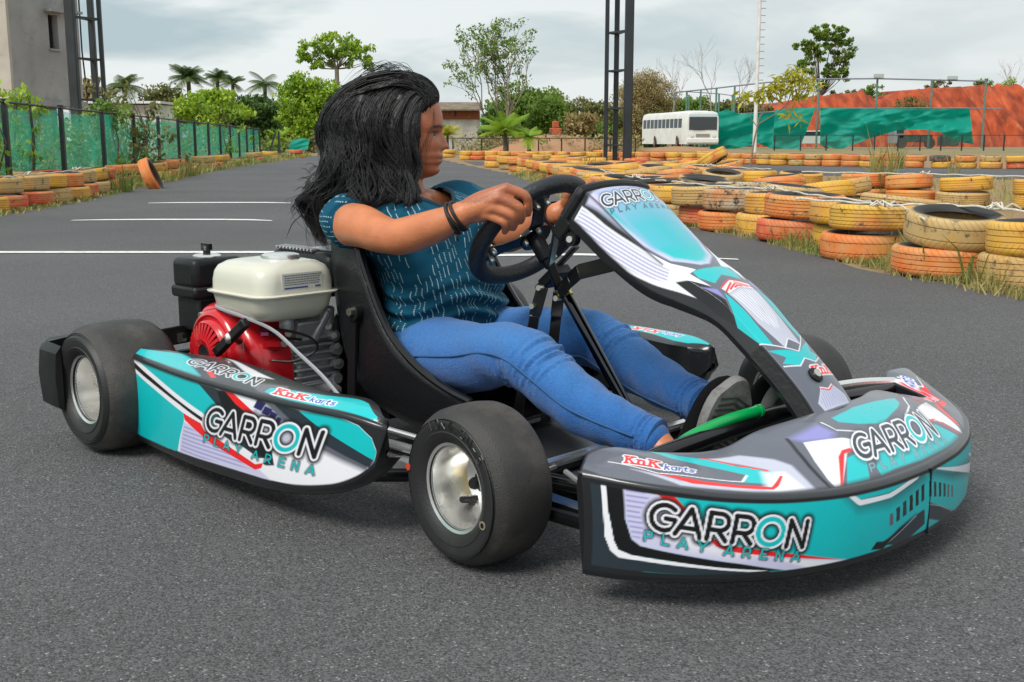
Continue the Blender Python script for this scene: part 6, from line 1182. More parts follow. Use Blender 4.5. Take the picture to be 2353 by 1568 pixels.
# ---------------------------------------------------------------- steering
WC = Vector((.730, 0, .490)); WT = R(50); wu = Vector((cos(WT), 0, sin(WT))); wn = Vector((-sin(WT), 0, cos(WT))); wl = Vector((0, -1, 0))
MW_ = Matrix(((wu.x, wl.x, wn.x, WC.x), (wu.y, wl.y, wn.y, WC.y), (wu.z, wl.z, wn.z, WC.z), (0, 0, 0, 1)))
WR = .133
b = MB(); rimp = []; nr = 96
for i in range(nr):
    a = 2 * pi * i / nr; rad = WR * (1 - .05 * max(0, -cos(a)) ** 6) ; rimp.append(rad)
V = []; 
for i in range(nr):
    a = 2 * pi * i / nr
    for j in range(16):
        q = 2 * pi * j / 16; rr_ = rimp[i] + .0192 * cos(q); V.append(MW_ @ Vector((rr_ * cos(a), rr_ * sin(a), .0175 * sin(q))))
Fc = [(i * 16 + j, i * 16 + (j + 1) % 16, ((i + 1) % nr) * 16 + (j + 1) % 16, ((i + 1) % nr) * 16 + j) for i in range(nr) for j in range(16)]
b.add(V, Fc); sw = b.build('steering_wheel', mat('soft_grip_rubber', (.02, .022, .025), .45, bump=.25, bscale=160), kart, angle=180)
def plate(outline, th, m_, name, parent, M, z0):
    k = len(outline); b = MB(); V = [M @ Vector((x, y, z0)) for x, y in outline] + [M @ Vector((x, y, z0 - th)) for x, y in outline]
    b.add(V, [tuple(range(k)), tuple(range(2 * k - 1, k - 1, -1))] + [(i, i + k, (i + 1) % k + k, (i + 1) % k) for i in range(k)]); return b.build(name, m_, parent, bevel=.0015)
def spoke(ang, wd=.024):
    ca, sa = cos(ang), sin(ang); r2 = WR - .004; pts = [(.012, -.022), (.05, -.014), (.085, -wd * .6), (r2, -wd), (r2, wd), (.085, wd * .6), (.05, .014), (.012, .022)]
    return plate([(x * ca - y * sa, x * sa + y * ca) for x, y in pts], .005, M_BLKG, 'spoke', sw, MW_, -.010)
spoke(R(28)); spoke(R(150) - pi * 0 - R(40)); spoke(R(232))
b = MB(); b.lathe([(0, -.006), (.034, -.006), (.036, -.010), (.036, -.018), (.0, -.018)], 24, MW_); hubp = b.build('hub', M_BLKG, sw)
for an in (R(28), R(110), R(232)):
    for rr_ in (.028, WR - .022):
        for dd in (-.012, .012) if rr_ > .05 else (0,):
            p = Vector((rr_ * cos(an) - dd * sin(an), rr_ * sin(an) + dd * cos(an), 0)); b = MB(); b.lathe([(0, -.001), (.0055, -.002), (.006, -.006), (.006, -.022), (.0045, -.027), (0, -.027)], 12, MW_ @ Matrix.Translation(p)); b.build('bolt', M_ZN, sw)
cd_ = Vector((1.006 - .744, 0, .147 - .480)).normalized(); c0 = Vector((.744, 0, .474))
b = MB(); b.tube([c0 - cd_ * .012, c0 + cd_ * .05, c0 + cd_ * .051, c0 + cd_ * .065], [.017, .017, .012, .012], 16); b.build('column_boss', M_BLK, kart)
b = MB(); b.tube([c0, c0 + cd_ * .125], .0095, 16); b.build('steering_column', M_CHR, kart)
b = MB(); b.tube([c0 + cd_ * .12, c0 + cd_ * .43], .0115, 18); b.build('steering_column', M_CHR, kart)
b = MB(); b.tube([c0 + cd_ * .112, c0 + cd_ * .128, c0 + cd_ * .132, c0 + cd_ * .140], [.0165, .0165, .014, .014], 18); b.build('column_collar', M_BR, kart)
# support legs and brackets
cl = c0 + cd_ * .088
b = MB(); b.box(cl + Vector((-.012, .012, -.004)), (.055, .05, .022), Matrix.Rotation(R(-40), 3, 'Y')); b.bar(cl + Vector((-.05, -.0, -.03)), cl + Vector((.03, .03, .06)), .03, .008); b.build('column_clamp', M_BLK, kart, bevel=.003)
def leg_(a, m1, c, wd=.024):
    b = MB(); b.bar(a, m1, wd, .006, (.6, -.75, .2)); b.bar(m1, c, wd * .9, .006, (.6, -.75, .2)); return b.build('support_leg', M_BLKG, kart, bevel=.0015)
leg_((.795, -.035, .385), (.782, -.045, .325), (.745, -.06, .10)); leg_((.808, .0, .372), (.79, .012, .32), (.735, .04, .08))
for p in ((.795, -.045, .383), (.783, -.052, .345), (.812, -.012, .36)):
    b = MB(); b.cyl(Vector(p) + Vector((0, .008, 0)), Vector(p) + Vector((.002, -.006, .001)), .006, 8); b.build('bolt', M_ZN, kart)
b = MB(); b.bar((.835, -.03, .375), (.872, -.04, .405), .005, .028, (0, 0, 1)); b.bar((.872, -.04, .405), (.905, -.05, .425), .005, .030); b.bar((.905, -.05, .425), (1.01, -.07, .452), .005, .030); b.build('fairing_bracket', M_BLKG, kart, bevel=.0015)
b = MB(); b.bar((.825, -.02, .385), (.835, -.055, .435), .022, .005, (1, 0, 0)); b.bar((.835, -.055, .435), (.91, -.118, .525), .024, .005, (1, 0, 0)); b.build('fairing_strut', M_BLKG, kart, bevel=.0015)
# ---------------------------------------------------------------- seat
SP = [(.228, .485), (.232, .42), (.242, .34), (.258, .25), (.29, .165), (.36, .095), (.50, .060), (.62, .062), (.70, .082)]
SL = [(.315, .500), (.375, .468), (.425, .395), (.470, .325), (.515, .275), (.575, .235), (.635, .205), (.700, .182), (.748, .165)]
ns_ = 44; sp = spline(SP, ns_); sl = spline(SL, ns_); hwid = spline([(.165, 0), (.185, 0), (.195, 0), (.20, 0), (.205, 0), (.21, 0), (.21, 0), (.208, 0), (.195, 0)], ns_)[:, 0]; G = np.zeros((ns_, 37, 3))
for i in range(ns_):
    for j in range(37):
        f = (j - 18) / 18; a = abs(f); kk = a ** 2.3; yy = math.copysign((1 - (1 - a) ** 2.9), f) * hwid[i]
        G[i, j] = (sp[i, 0] + (sl[i, 0] - sp[i, 0]) * kk, yy, sp[i, 1] + (sl[i, 1] - sp[i, 1]) * kk)
b = MB(); b.grid(G); st = b.build('seat', mat('glossy_seat_shell', (.009, .0095, .011), .36, coat=.12, spec=.4, bump=.15, bscale=140), kart, angle=180)
md = st.modifiers.new('thickness', 'SOLIDIFY'); md.thickness = .008; md.offset = 0
rimpts = [tuple(p) for p in G[:, 0]][::-1] + [tuple(p) for p in G[0, 1:-1]] + [tuple(p) for p in G[:, -1]]
b = MB(); b.tube(rimpts, .0085, 8); b.build('seat_rim', M_BLKG, st)
b = MB(); b.tube([(.405, -.195, .312), (.405, -.222, .312)], .020, 14); b.bar((.40, -.214, .315), (.385, -.212, .12), .026, .006, (0, 1, 0)); ss = b.build('seat_stay', M_BLK, kart)
b = MB(); b.tube([(.405, -.221, .312), (.406, -.231, .312)], .009, 6); b.build('bolt', M_ZN, ss)
# ---------------------------------------------------------------- engine
eng = None
def rbox(b, c, d, r=0): b.box(c, d)
b = MB()
b.box((.150, -.205, .190), (.19, .15, .17)); b.box((.19, -.205, .15), (.13, .125, .12)); b.box((.15, -.205, .108), (.20, .15, .03))
eng = b.build('engine', M_ALC, kart, bevel=.018, seg=3)
for k in range(6):
    b = MB(); z = .150 + k * .0175; b.box((.252, -.215, z), (.03 + .006 * (k % 2), .125, .006)); b.build('cooling_fin', M_ALC, eng, bevel=.002)
b = MB(); b.box((.245, -.222, .262), (.055, .10, .05), Matrix.Rotation(R(18), 3, 'Y')); b.tube([(.272, -.300, .265), (.272, -.300, .306)], .0165, 14); b.tube([(.262, -.185, .252), (.272, -.186, .306)], .0145, 14); b.tube([(.262, -.225, .232), (.275, -.19, .298)], .012, 10); b.build('cylinder_head', M_ALC, eng, bevel=.006)
b = MB(); b.box((.262, -.215, .118), (.012, .10, .042)); b.box((.262, -.215, .132), (.018, .104, .004)); b.build('crankcase_cover', M_ALC, eng, bevel=.003)
for p in ((.276, -.300, .260), (.268, -.186, .262), (.276, -.168, .215), (.276, -.168, .178), (.274, -.175, .240), (.274, -.31, .238)):
    b = MB(); b.tube([p, (p[0] + .009, p[1] - .005, p[2])], .0075, 8); b.build('bolt', M_ZN, eng)
for p in ((.258, -.172, .238), (.262, -.168, .205), (.262, -.166, .172), (.258, -.168, .138)):
    b = MB(); b.tube([p, (p[0] + .020, p[1], p[2])], .0125, 12); b.build('bolt_boss', M_ALC, eng)
b = MB(); b.tube([(.262, -.178, .118), (.288, -.184, .112)], .015, 14); b.build('drain_plug', M_ALU, eng)
# red blower housing
def shroud():
    b = MB(); OUT = [(.005, .150), (-.004, .21), (.008, .275), (.030, .308), (.10, .315), (.165, .302), (.215, .275), (.247, .235), (.260, .19), (.258, .13), (.225, .105), (.12, .10), (.05, .112)]
    OUT = [tuple(p) for p in spline(OUT + [OUT[0]], 60)[:-1]]; k = len(OUT); cx, cz = .12, .20; V = []; F = []
    for (yy, s) in ((-.280, 1), (-.305, .998), (-.330, .985), (-.350, .955), (-.363, .91), (-.371, .84), (-.3735, .74)):
        V += [(cx + (x - cx) * s, yy, cz + (z - cz) * s) for x, z in OUT]
    for i in range(6): F += [(i * k + j, i * k + (j + 1) % k, (i + 1) * k + (j + 1) % k, (i + 1) * k + j) for j in range(k)]
    F.append(tuple(6 * k + j for j in range(k))); b.add(V, F)
    return b.build('blower_housing', M_RED, eng, angle=180)
sh = shroud()
MRc = Matrix.Translation((.118, -.372, .207)) @ Matrix.Rotation(R(90), 4, 'X')
b = MB(); b.lathe([(.100, -.012), (.098, .014), (.094, .022), (.086, .026), (.083, .020), (.078, .020), (.072, .034), (.066, .038)], 64, MRc); b.build('recoil_cover', M_RED, eng, angle=40)
b = MB()
for i in range(30):
    a = 2 * pi * i / 30; b.bar(MRc @ Vector((.034 * cos(a), .034 * sin(a), .047)), MRc @ Vector((.068 * cos(a), .068 * sin(a), .038)), .0075, .005, (0, -1, 0))
b.lathe([(.064, .032), (.070, .040), (.074, .034)], 48, MRc); b.lathe([(.022, .046), (.034, .050), (.036, .046), (.030, .038)], 32, MRc); b.build('recoil_grille', M_RED, eng, angle=40)
b = MB(); b.lathe([(0, .020), (.072, .020), (.072, .016), (0, .016)], 40, MRc); b.lathe([(0, .040), (.02, .046), (.022, .040), (.0, .036)], 24, MRc); b.build('starter_recess', mat('dark_recess', (.012, .01, .01), .7), eng)
b = MB()
for k in range(5): b.box((.150 + k * .0125, -.3935 + k * .001, .172 - k * .004), (.006, .006, .030))
b.build('louvre', mat('dark_recess'), eng, bevel=.002)
for p in ((.206, -.372, .228), (.060, -.376, .285), (.045, -.376, .14)): b = MB(); b.tube([p, (p[0], p[1] - .014, p[2])], .0075, 8); b.build('bolt', M_ZN, eng)
ha = Vector((.196, -.432, .222)); hb = Vector((.309, -.425, .302)); dh = (hb - ha).normalized(); hn = Vector((.25, -1, 0)).normalized()
b = MB(); b.bar(ha, hb, .022, .016, hn); hd_ = b.build('pull_handle', M_BLK, eng, bevel=.004)
b = MB(); mdp = (ha + hb) / 2
for q in (.26, .74): b.bar(ha.lerp(hb, q - .14) + hn * .0075, ha.lerp(hb, q + .14) + hn * .0075, .012, .003, hn)
b.build('handle_recess', mat('dark_recess'), hd_, smooth=False)
b = MB(); b.sphere(mdp + hn * .008, .0095, 10, 6, scale=(1, .8, 1.3)); b.build('knot', M_ALU, hd_)
b = MB(); b.tube([mdp - hn * .01, (.215, -.385, .245)], .008, 10); b.build('rope_guide', M_BLK, eng)
b = MB(); b.sphere((.247, -.318, .232), .020, 14, 8, scale=(.8, .8, .8)); b.bar((.252, -.345, .238), (.272, -.312, .236), .008, .012); b.build('oil_filler_cap', M_RED, eng)
b = MB(); b.box((.243, -.338, .258), (.016, .003, .007), Matrix.Rotation(R(50), 3, 'Z')); b.build('small_label', mat('pink_label', (.6, .15, .35), .5), eng, smooth=False)
# tank
def tank():
    TX0, TX1, TY0, TY1 = .095, .335, -.405, -.185
    def ring(ex, z, cr):
        x0, x1, y0, y1 = TX0 - ex, TX1 + ex, TY0 - ex, TY1 + ex; o = []
        for (cx, cy, a0) in ((x1 - cr, y1 - cr, 0), (x0 + cr, y1 - cr, 90), (x0 + cr, y0 + cr, 180), (x1 - cr, y0 + cr, 270)):
            for i in range(9): a = R(a0 + i * 90 / 8); o.append((cx + cr * cos(a), cy + cr * sin(a), z))
        return o
    L_ = [(-.050, .290, .03), (-.034, .2925, .035), (-.024, .300, .04), (-.014, .318, .04), (-.010, .340, .04), (-.008, .346, .04), (.0, .3475, .042), (.001, .3505, .042), (-.006, .352, .04), (-.009, .353, .04), (-.0095, .375, .04), (-.012, .394, .042), (-.018, .4065, .044), (-.031, .4155, .046), (-.050, .4195, .045), (-.075, .4215, .03)]
    P = np.array([ring(*q) for q in L_]); k = P.shape[1]; b = MB(); b.grid(P, wrapv=True); b.add(P[0], [tuple(range(k - 1, -1, -1))]); b.add(P[-1], [tuple(range(k))]); o = b.build('fuel_tank', M_TANK, eng, angle=50)
    return o
tank()
b = MB(); Mc = Matrix.Translation((.235, -.285, .418)); b.lathe([(0, .014), (.036, .0135), (.042, .011), (.043, .006), (.043, .0), (.034, .0)], 12, Mc); b.lathe([(.026, -.004), (.026, .003)], 20, Mc); b.build('fuel_cap', M_ALU, eng, angle=30)
# warning label on the tank's forward face, with rows of tiny print
b = MB(); lx = .3255; b.box((lx, -.292, .380), (.0015, .104, .034)); lb = b.build('warning_label', mat('label_white', (.62, .62, .56), .45), eng, smooth=False)
b = MB(); 
for k in range(5):
    yy = -.338
    while yy < -.250:
        w_ = rng.uniform(.003, .009); b.box((lx + .0009, yy + w_ / 2, .392 - k * .0048), (.0006, w_, .0016)); yy += w_ + .0014
b.build('print', mat('label_print', (.10, .10, .12), .5), lb, smooth=False)
b = MB(); b.box((lx + .0009, -.308, .3655), (.0006, .060, .0035)); b.box((lx + .0009, -.252, .3655), (.0006, .014, .0035)); b.build('print_band', mat('label_blue', (.06, .08, .25), .5), lb, smooth=False)
# air cleaner
b = MB(); b.box((-.105, -.265, .362), (.108, .14, .075)); ac = b.build('air_cleaner', M_BLK, eng, bevel=.016, seg=3)
b = MB(); b.box((-.105, -.265, .318), (.114, .146, .030)); b.box((-.105, -.262, .265), (.100, .128, .085)); b.box((-.085, -.25, .215), (.07, .09, .06)); b.build('air_cleaner_base', M_BLK, eng, bevel=.008)
b = MB(); b.lathe([(0, .004), (.030, .003), (.034, .0), (.034, -.004)], 24, Matrix.Translation((-.10, -.27, .402))); b.build('washer', M_ALU, ac)
b = MB(); b.tube([(-.10, -.27, .402), (-.10, -.27, .414)], .009, 10); b.sphere((-.10, -.27, .420), .014, 12, 6, scale=(1, 1, .7)); b.bar((-.118, -.27, .424), (-.082, -.27, .424), .010, .014); b.build('wing_knob', M_BLK, ac)
b = MB(); b.box((.03, -.255, .30), (.05, .06, .075)); b.box((-.01, -.30, .26), (.05, .03, .008)); b.box((-.01, -.31, .235), (.03, .02, .014)); b.box((-.01, -.31, .21), (.03, .02, .018)); b.build('carburettor', M_ALC, eng, bevel=.005)
b = MB(); b.box((.01, -.27, .25), (.08, .07, .10)); b.build('carburettor_cover', M_BLK, eng, bevel=.008)
# muffler guard behind the tank
b = MB(); b.box((.13, -.10, .37), (.24, .13, .10)); mf = b.build('muffler', M_BLK, eng, bevel=.02, seg=3)
b = MB()
for k in range(11): b.box((.02 + k * .014, -.135, .424), (.005, .05, .006), Matrix.Rotation(R(25), 3, 'Z'))
b.build('muffler_grille', M_ALC, mf, bevel=.001)
b = MB(); b.box((.17, -.09, .424), (.09, .07, .008)); b.build('muffler_plate', M_ALC, mf, bevel=.003)
# clutch / chain cover between engine and seat
Mk = Matrix.Translation((.305, -.135, .185)) @ Matrix.Rotation(R(-90), 4, 'X'); b = MB(); b.lathe([(0, .0), (.118, .0), (.125, .006), (.125, .05), (.118, .056), (0, .056)], 48, Mk); b.tube([(.30, -.15, .25), (.40, -.15, .25)], .024, 14); b.box((.36, -.10, .17), (.12, .07, .22)); b.build('clutch_cover', M_BLKG, kart, angle=35)
# cables
def cable(pts, r, m_, name='cable'): b = MB(); b.tube(spline(pts, 30), r, 6); b.build(name, m_, kart)
cable([(.06, -.33, .31), (.135, -.388, .312), (.236, -.388, .302), (.315, -.362, .277), (.408, -.362, .238), (.52, -.38, .205), (.65, -.41, .16), (.72, -.40, .12)], .0042, mat('grey_cable', (.32, .33, .35), .5))
cable([(.235, -.345, .268), (.285, -.33, .272), (.325, -.28, .255), (.33, -.262, .225), (.30, -.30, .200), (.262, -.335, .200)], .003, M_BLK)
cable([(.245, -.33, .262), (.275, -.31, .250), (.30, -.28, .245)], .003, M_BLK)
# rear bumper and engine mount
b = MB(); b.bar((-.13, -.56, .20), (-.13, -.26, .215), .010, .045); b.bar((-.13, -.26, .215), (-.02, -.24, .215), .01, .05); b.build('rear_bracket', M_BLK, kart, bevel=.003)
b = MB(); b.tube([(-.126, -.33, .205), (-.12, -.345, .205)], .012, 12); b.build('bolt', M_ZN, kart)
for sg in (-1, 1):
    b = MB(); P = []
    for (z, ex) in ((.085, -.012), (.095, 0), (.16, .004), (.215, 0), (.232, -.014)):
        P.append([(-.175 + ex * 0, sg * (.40 - ex), z), (-.215 - ex, sg * .42, z), (-.225 - ex, sg * .55, z), (-.215 - ex, sg * (.640 + ex), z), (-.165 - ex, sg * (.665 + ex), z), (-.075, sg * (.668 + ex), z), (-.075, sg * .655, z), (-.150, sg * .650, z), (-.175, sg * .60, z)])
    P = np.array(P); b.grid(P, wrapv=True); b.add(P[0], [tuple(range(9))]); b.add(P[-1], [tuple(range(8, -1, -1))]); b.build('wheel_guard', M_BLK, kart, bevel=.02, seg=3)
b = MB(); b.tube([(-.19, -.5, .15), (-.19, .5, .15)], .014, 12); b.tube([(-.19, -.28, .15), (-.10, -.28, .10)], .012, 10); b.tube([(-.19, .28, .15), (-.10, .28, .10)], .012, 10); b.build('rear_bumper_tube', M_BLKG, kart)
b = MB(); b.lathe([(.015, .02), (.09, .02), (.09, .028), (.015, .028)], 40, Matrix.Translation((0, .18, .143)) @ Matrix.Rotation(R(90), 4, 'X')); b.build('rear_brake_disc', M_ALC, kart)
b = MB(); b.box((.17, -.22, .085), (.30, .16, .014)); b.build('engine_mount', M_BLKG, kart, smooth=False)
# ================================================================ DRIVER (kart frame, seated, hands on the wheel, head turned to her left)
PB = Vector((.45, 0, .07))
pr_loc = Matrix.Translation(KZ) @ Matrix.Rotation(KYAW, 4, 'Z') @ PB
person = empty('person', pr_loc, KYAW)
tag(person, 'woman with long wavy black hair in patterned blue t-shirt and jeans driving the go-kart', 'person')
def fuse(b, name, voxel, smooth, m, cols=None, sub=None, disp=None, parent=None, ang=180, fac=.5):
    """join overlapping closed volumes into one continuous skin"""
    me = bpy.data.meshes.new(name); me.from_pydata([tuple(Vector(p) - PB) for p in b.v], [], b.f); me.update()
    o = bpy.data.objects.new(name, me); C.objects.link(o)
    md = o.modifiers.new('r', 'REMESH'); md.mode = 'VOXEL'; md.voxel_size = voxel
    if smooth: s = o.modifiers.new('s', 'SMOOTH'); s.iterations = smooth; s.factor = fac
    dg = bpy.context.evaluated_depsgraph_get(); me2 = bpy.data.meshes.new_from_object(o.evaluated_get(dg)); me2.name = name
    o.modifiers.clear(); o.data = me2; bpy.data.meshes.remove(me)
    n = len(me2.vertices); co = np.empty(n * 3); me2.vertices.foreach_get('co', co); co = co.reshape(-1, 3) + np.array(PB)
    if disp is not None:
        nr = np.empty(n * 3); me2.vertices.foreach_get('normal', nr); nr = nr.reshape(-1, 3); co2 = co + nr * disp(co, nr)[:, None]; me2.vertices.foreach_set('co', (co2 - np.array(PB)).ravel()); me2.update()
    me2.polygons.foreach_set('use_smooth', [True] * len(me2.polygons)); me2.materials.clear(); me2.materials.append(m)
    if cols is not None:
        at = me2.color_attributes.new('Col', 'FLOAT_COLOR', 'POINT'); c = cols(co); at.data.foreach_set('color', np.concatenate([c, np.ones((n, 1))], 1).astype(np.float32).ravel())
    o.parent = parent or person; return o
def limb(b, pts, n=30, k=14, flat=None):
    S = spline(pts, k * (len(pts) - 1)); P = [Vector(p[:3]) for p in S]; r = [float(p[3]) for p in S]
    d0 = (P[1] - P[0]).normalized(); d1 = (P[-1] - P[-2]).normalized()
    P = [P[0] - d0 * r[0] * .85, P[0] - d0 * r[0] * .5] + P + [P[-1] + d1 * r[-1] * .5, P[-1] + d1 * r[-1] * .85]; r = [r[0] * .45, r[0] * .85] + r + [r[-1] * .85, r[-1] * .45]
    b.tube(P, r, n, True)
# ---- head, in its own frame: f forward, s towards the far side, u up
HO = Vector((.306, 0.004, .688)); hf = Vector((.714, .70, 0)); hs = Vector((-.70, .714, 0)); hu = Vector((0, 0, 1))
def HP(f, s, u): return HO + hf * f + hs * s + hu * u
FPR = [(-.120, .012), (-.104, .03), (-.098, .055), (-.092, .078), (-.085, .0895), (-.078, .093), (-.071, .0905), (-.066, .0915), (-.061, .0985), (-.056, .0985), (-.0525, .0945), (-.049, .100), (-.044, .100), (-.039, .0965), (-.034, .0955), (-.02, .0975), (-.005, .0965), (.004, .0955), (.012, .0985), (.02, .102), (.032, .101), (.05, .099), (.07, .093), (.088, .078), (.105, .050), (.115, .015)]
FW_ = [(-.120, .012), (-.104, .030), (-.092, .045), (-.06, .063), (-.03, .069), (0, .072), (.03, .075), (.06, .072), (.09, .056), (.105, .038), (.115, .012)]
FB_ = [(-.120, .0), (-.09, .01), (-.06, .04), (-.03, .07), (0, .088), (.03, .095), (.06, .090), (.09, .066), (.105, .042), (.115, .012)]
def head(b):
    nu, nt_ = 74, 64; P = np.zeros((nu, nt_, 3))
    for i in range(nu):
        u = -.119 + .2335 * i / (nu - 1); pf = float(ip(u, FPR)); wd = float(ip(u, FW_)); bk_ = float(ip(u, FB_))
        for j in range(nt_):
            t = 2 * pi * j / nt_; c, s = cos(t), sin(t); sd_ = wd * math.copysign(abs(s) ** .92, s); f = pf * math.copysign(abs(c) ** .82, c) if c > 0 else bk_ * c
            if c > 0:
                # nose, nostrils, eye sockets, cheeks
                nz_ = (1 - (u + .0235) / .034) if u > -.0235 else max(0, 1 - ((-.0235 - u) / .0125) ** 2); f += .0175 * math.exp(-(sd_ / .0088) ** 2) * max(0, min(1, nz_)) ** .9
                f += .008 * (math.exp(-((abs(sd_) - .0105) / .0055) ** 2 - ((u + .027) / .007) ** 2))
                f -= .0085 * math.exp(-((abs(sd_) - .031) / .013) ** 2 - ((u - .004) / .009) ** 2)
                f += .0045 * math.exp(-((abs(sd_) - .038) / .018) ** 2 - ((u + .028) / .018) ** 2)
            p = HP(f - .0, sd_, u); P[i, j] = tuple(p)
    b.grid(P, wrapv=True); b.add(P[0], [tuple(range(nt_ - 1, -1, -1))]); b.add(P[-1], [tuple(range(nt_))])
bb = MB(); head(bb)
for sg in (-1, 1): bb.sphere(HP(-.008, .073 * sg, -.008), .026, 10, 8, scale=(.55, .35, 1.0))
limb(bb, [(.325, 0, .53, .055), (.318, 0, .565, .050), (.308, 0, .61, .049), (.303, .0, .65, .052)])
limb(bb, [(.44, 0, .17, .10), (.43, 0, .26, .095), (.40, 0, .36, .092), (.365, 0, .44, .09), (.345, 0, .505, .07)], n=24)
limb(bb, [(.335, -.150, .512, .036), (.340, 0, .522, .05), (.335, .150, .512, .036)])
limb(bb, [(.305, -.168, .505, .048), (.36, -.19, .498, .0475), (.433, -.208, .497, .0455), (.50, -.218, .487, .0405), (.545, -.223, .483, .0365), (.57, -.221, .484, .0375), (.605, -.214, .492, .0375), (.661, -.203, .510, .0335), (.70, -.190, .526, .028), (.722, -.181, .538, .0245)])
limb(bb, [(.325, .168, .535, .046), (.40, .178, .50, .044), (.50, .150, .462, .038), (.555, .13, .470, .0385), (.62, .110, .487, .034), (.70, .080, .513, .026), (.738, .070, .525, .024)])
for sg, A in ((-1, [(.45, -.085, .17), (.706, -.13, .24), (.866, -.15, .255), (.995, -.15, .193), (1.153, -.13, .152)]), (1, [(.45, .085, .17), (.66, .13, .24), (.80, .165, .24), (.946, .14, .195), (1.10, .10, .165)])):
    limb(bb, [(*A[0], .07), (*A[1], .055), (*A[2], .045), (*A[3], .040), (*A[4], .030)])
    lst = Vector(A[-1]); limb(bb, [(*lst, .029), (lst.x + .04, lst.y - .004, lst.z - .030, .028), (lst.x + .06, lst.y, lst.z - .06, .022)])
HSH = Vector((-.012, .0085, -.0035))      # whole hand settled onto the rim
def hand(b, palm, fingers, thumb, wr):
    for p in palm: limb(b, p, n=14, k=6)
    for fg in fingers: limb(b, fg, n=12, k=6)
    limb(b, thumb, n=12, k=6)
def sh(t): return tuple(Vector(t[:3]) + HSH) + ((t[3],) if len(t) > 3 else ())
W0 = (.722, -.181, .538)
F4 = {'i': [(.808, -.149, .589, .0112), (.834, -.126, .576, .0100), (.835, -.116, .556, .0088), (.828, -.110, .540, .0078)],
      'm': [(.804, -.165, .571, .0115), (.832, -.143, .556, .0103), (.830, -.130, .538, .0090), (.820, -.122, .526, .0078)],
      'r': [(.794, -.172, .553, .0112), (.821, -.151, .539, .0100), (.816, -.137, .522, .0087), (.805, -.128, .512, .0076)],
      'p': [(.780, -.175, .539, .0100), (.808, -.158, .525, .0088), (.801, -.145, .511, .0077), (.791, -.137, .504, .0068)]}
hand(bb, [[(*W0, .023), (*sh((.758, -.176, .560)), .0215), (*sh((.790, -.162, .577)), .0165), (*sh(F4['i'][0][:3]), .0120)], [(*W0, .023), (*sh((.765, -.178, .552)), .020), (*sh(F4['m'][0][:3]), .0122)], [(*W0, .0225), (*sh((.765, -.177, .547)), .018), (*sh(F4['r'][0][:3]), .0118)], [(*W0, .021), (*sh((.757, -.175, .538)), .0165), (*sh(F4['p'][0][:3]), .0108)]],
     [[sh(q) for q in f] for f in F4.values()], [(*sh((.757, -.165, .545)), .014), (*sh((.772, -.138, .548)), .0125), (*sh((.785, -.112, .556)), .0105), (*sh((.798, -.094, .562)), .0090)], W0)
W1 = (.738, .070, .525)
hand(bb, [[(*W1, .022), (.765, .088, .545, .020), (.785, .105, .560, .013)], [(*W1, .022), (.768, .092, .548, .018), (.788, .112, .556, .012)]],
     [[(.785, .098, .565, .0110), (.806, .098, .585, .0100), (.822, .080, .592, .0088), (.822, .066, .586, .0078)], [(.790, .110, .556, .0112), (.815, .113, .573, .0100), (.830, .096, .578, .0088)], [(.788, .118, .545, .0108), (.812, .124, .558, .0098), (.824, .108, .562, .0085)], [(.782, .122, .534, .0098), (.804, .130, .545, .0086), (.815, .116, .548, .0076)]],
     [(.758, .078, .540, .0135), (.766, .066, .552, .0115), (.773, .064, .566, .0100), (.777, .070, .576, .0086)], W1)
SK = np.array(srgb(207, 129, 88)); SK_SHADE = np.array(srgb(168, 99, 70))
def skin_cols(co):
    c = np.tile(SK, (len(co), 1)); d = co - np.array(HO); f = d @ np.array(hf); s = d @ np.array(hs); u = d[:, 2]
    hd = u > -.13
    k = np.where(hd & (f > -.1), .75, 0.)[:, None]; c = c * (1 - k) + SK_SHADE * k  # head skin darkened to paint in the shade on her face
    fr = f > .045
    def dab(mask_, col, w_): a = (mask_ * w_)[:, None]; c[:] = c * (1 - a) + np.array(col) * a
    g = lambda x, m, w_: np.exp(-((x - m) / w_) ** 2)
    dab(fr * g(u, -.0525, .0085) * g(s, 0, .019), srgb(132, 58, 56), .9)          # lips
    dab(fr * g(u, -.0525, .0016) * g(s, 0, .02), srgb(70, 28, 28), .7)
    dab(fr * g(u, .021 - .12 * (abs(abs(s) - .032)), .0036) * np.where((abs(s) > .012) & (abs(s) < .050), 1, 0), srgb(24, 16, 14), .95)   # brows
    dab(fr * g(u, .0075, .0030) * g(abs(s), .034, .014), srgb(20, 13, 12), .95)    # lash line
    dab(fr * g(u, .003, .0035) * g(abs(s), .032, .009), srgb(45, 28, 24), .8)     # eyes
    dab(fr * g(u, -.030, .010) * g(abs(s), .038, .018), srgb(178, 92, 76), .25)    # cheeks
    kn = np.exp(-(((co - np.array([.80, -.155, .575])) / .04) ** 2).sum(1)); dab(kn, srgb(176, 104, 78), .35)
    return c
M_SKIN = mat('skin', rough=.42, attr=True, var=.14, vscale=30, bump=.12, bscale=220, spec=.45)
M_SKIN.node_tree.nodes['Principled BSDF'].inputs['Subsurface Weight'].default_value = .12
M_SKIN.node_tree.nodes['Principled BSDF'].inputs['Subsurface Radius'].default_value = (.012, .005, .003)
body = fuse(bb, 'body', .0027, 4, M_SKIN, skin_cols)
b = MB()
for sg in (-1, 1): b.sphere(HP(.0722, .031 * sg, .0030), .0108, 14, 10)
M_EYE = mat('eye_white', (.22, .18, .16), .25); e_ = b.build('eyes', M_EYE, person, off=PB, angle=180)
b = MB()
for sg in (-1, 1): b.sphere(HP(.0784, .031 * sg, .0030), .0062, 12, 8)
b.build('iris', mat('iris_brown', (.02, .01, .006), .1), e_, off=PB, angle=180)
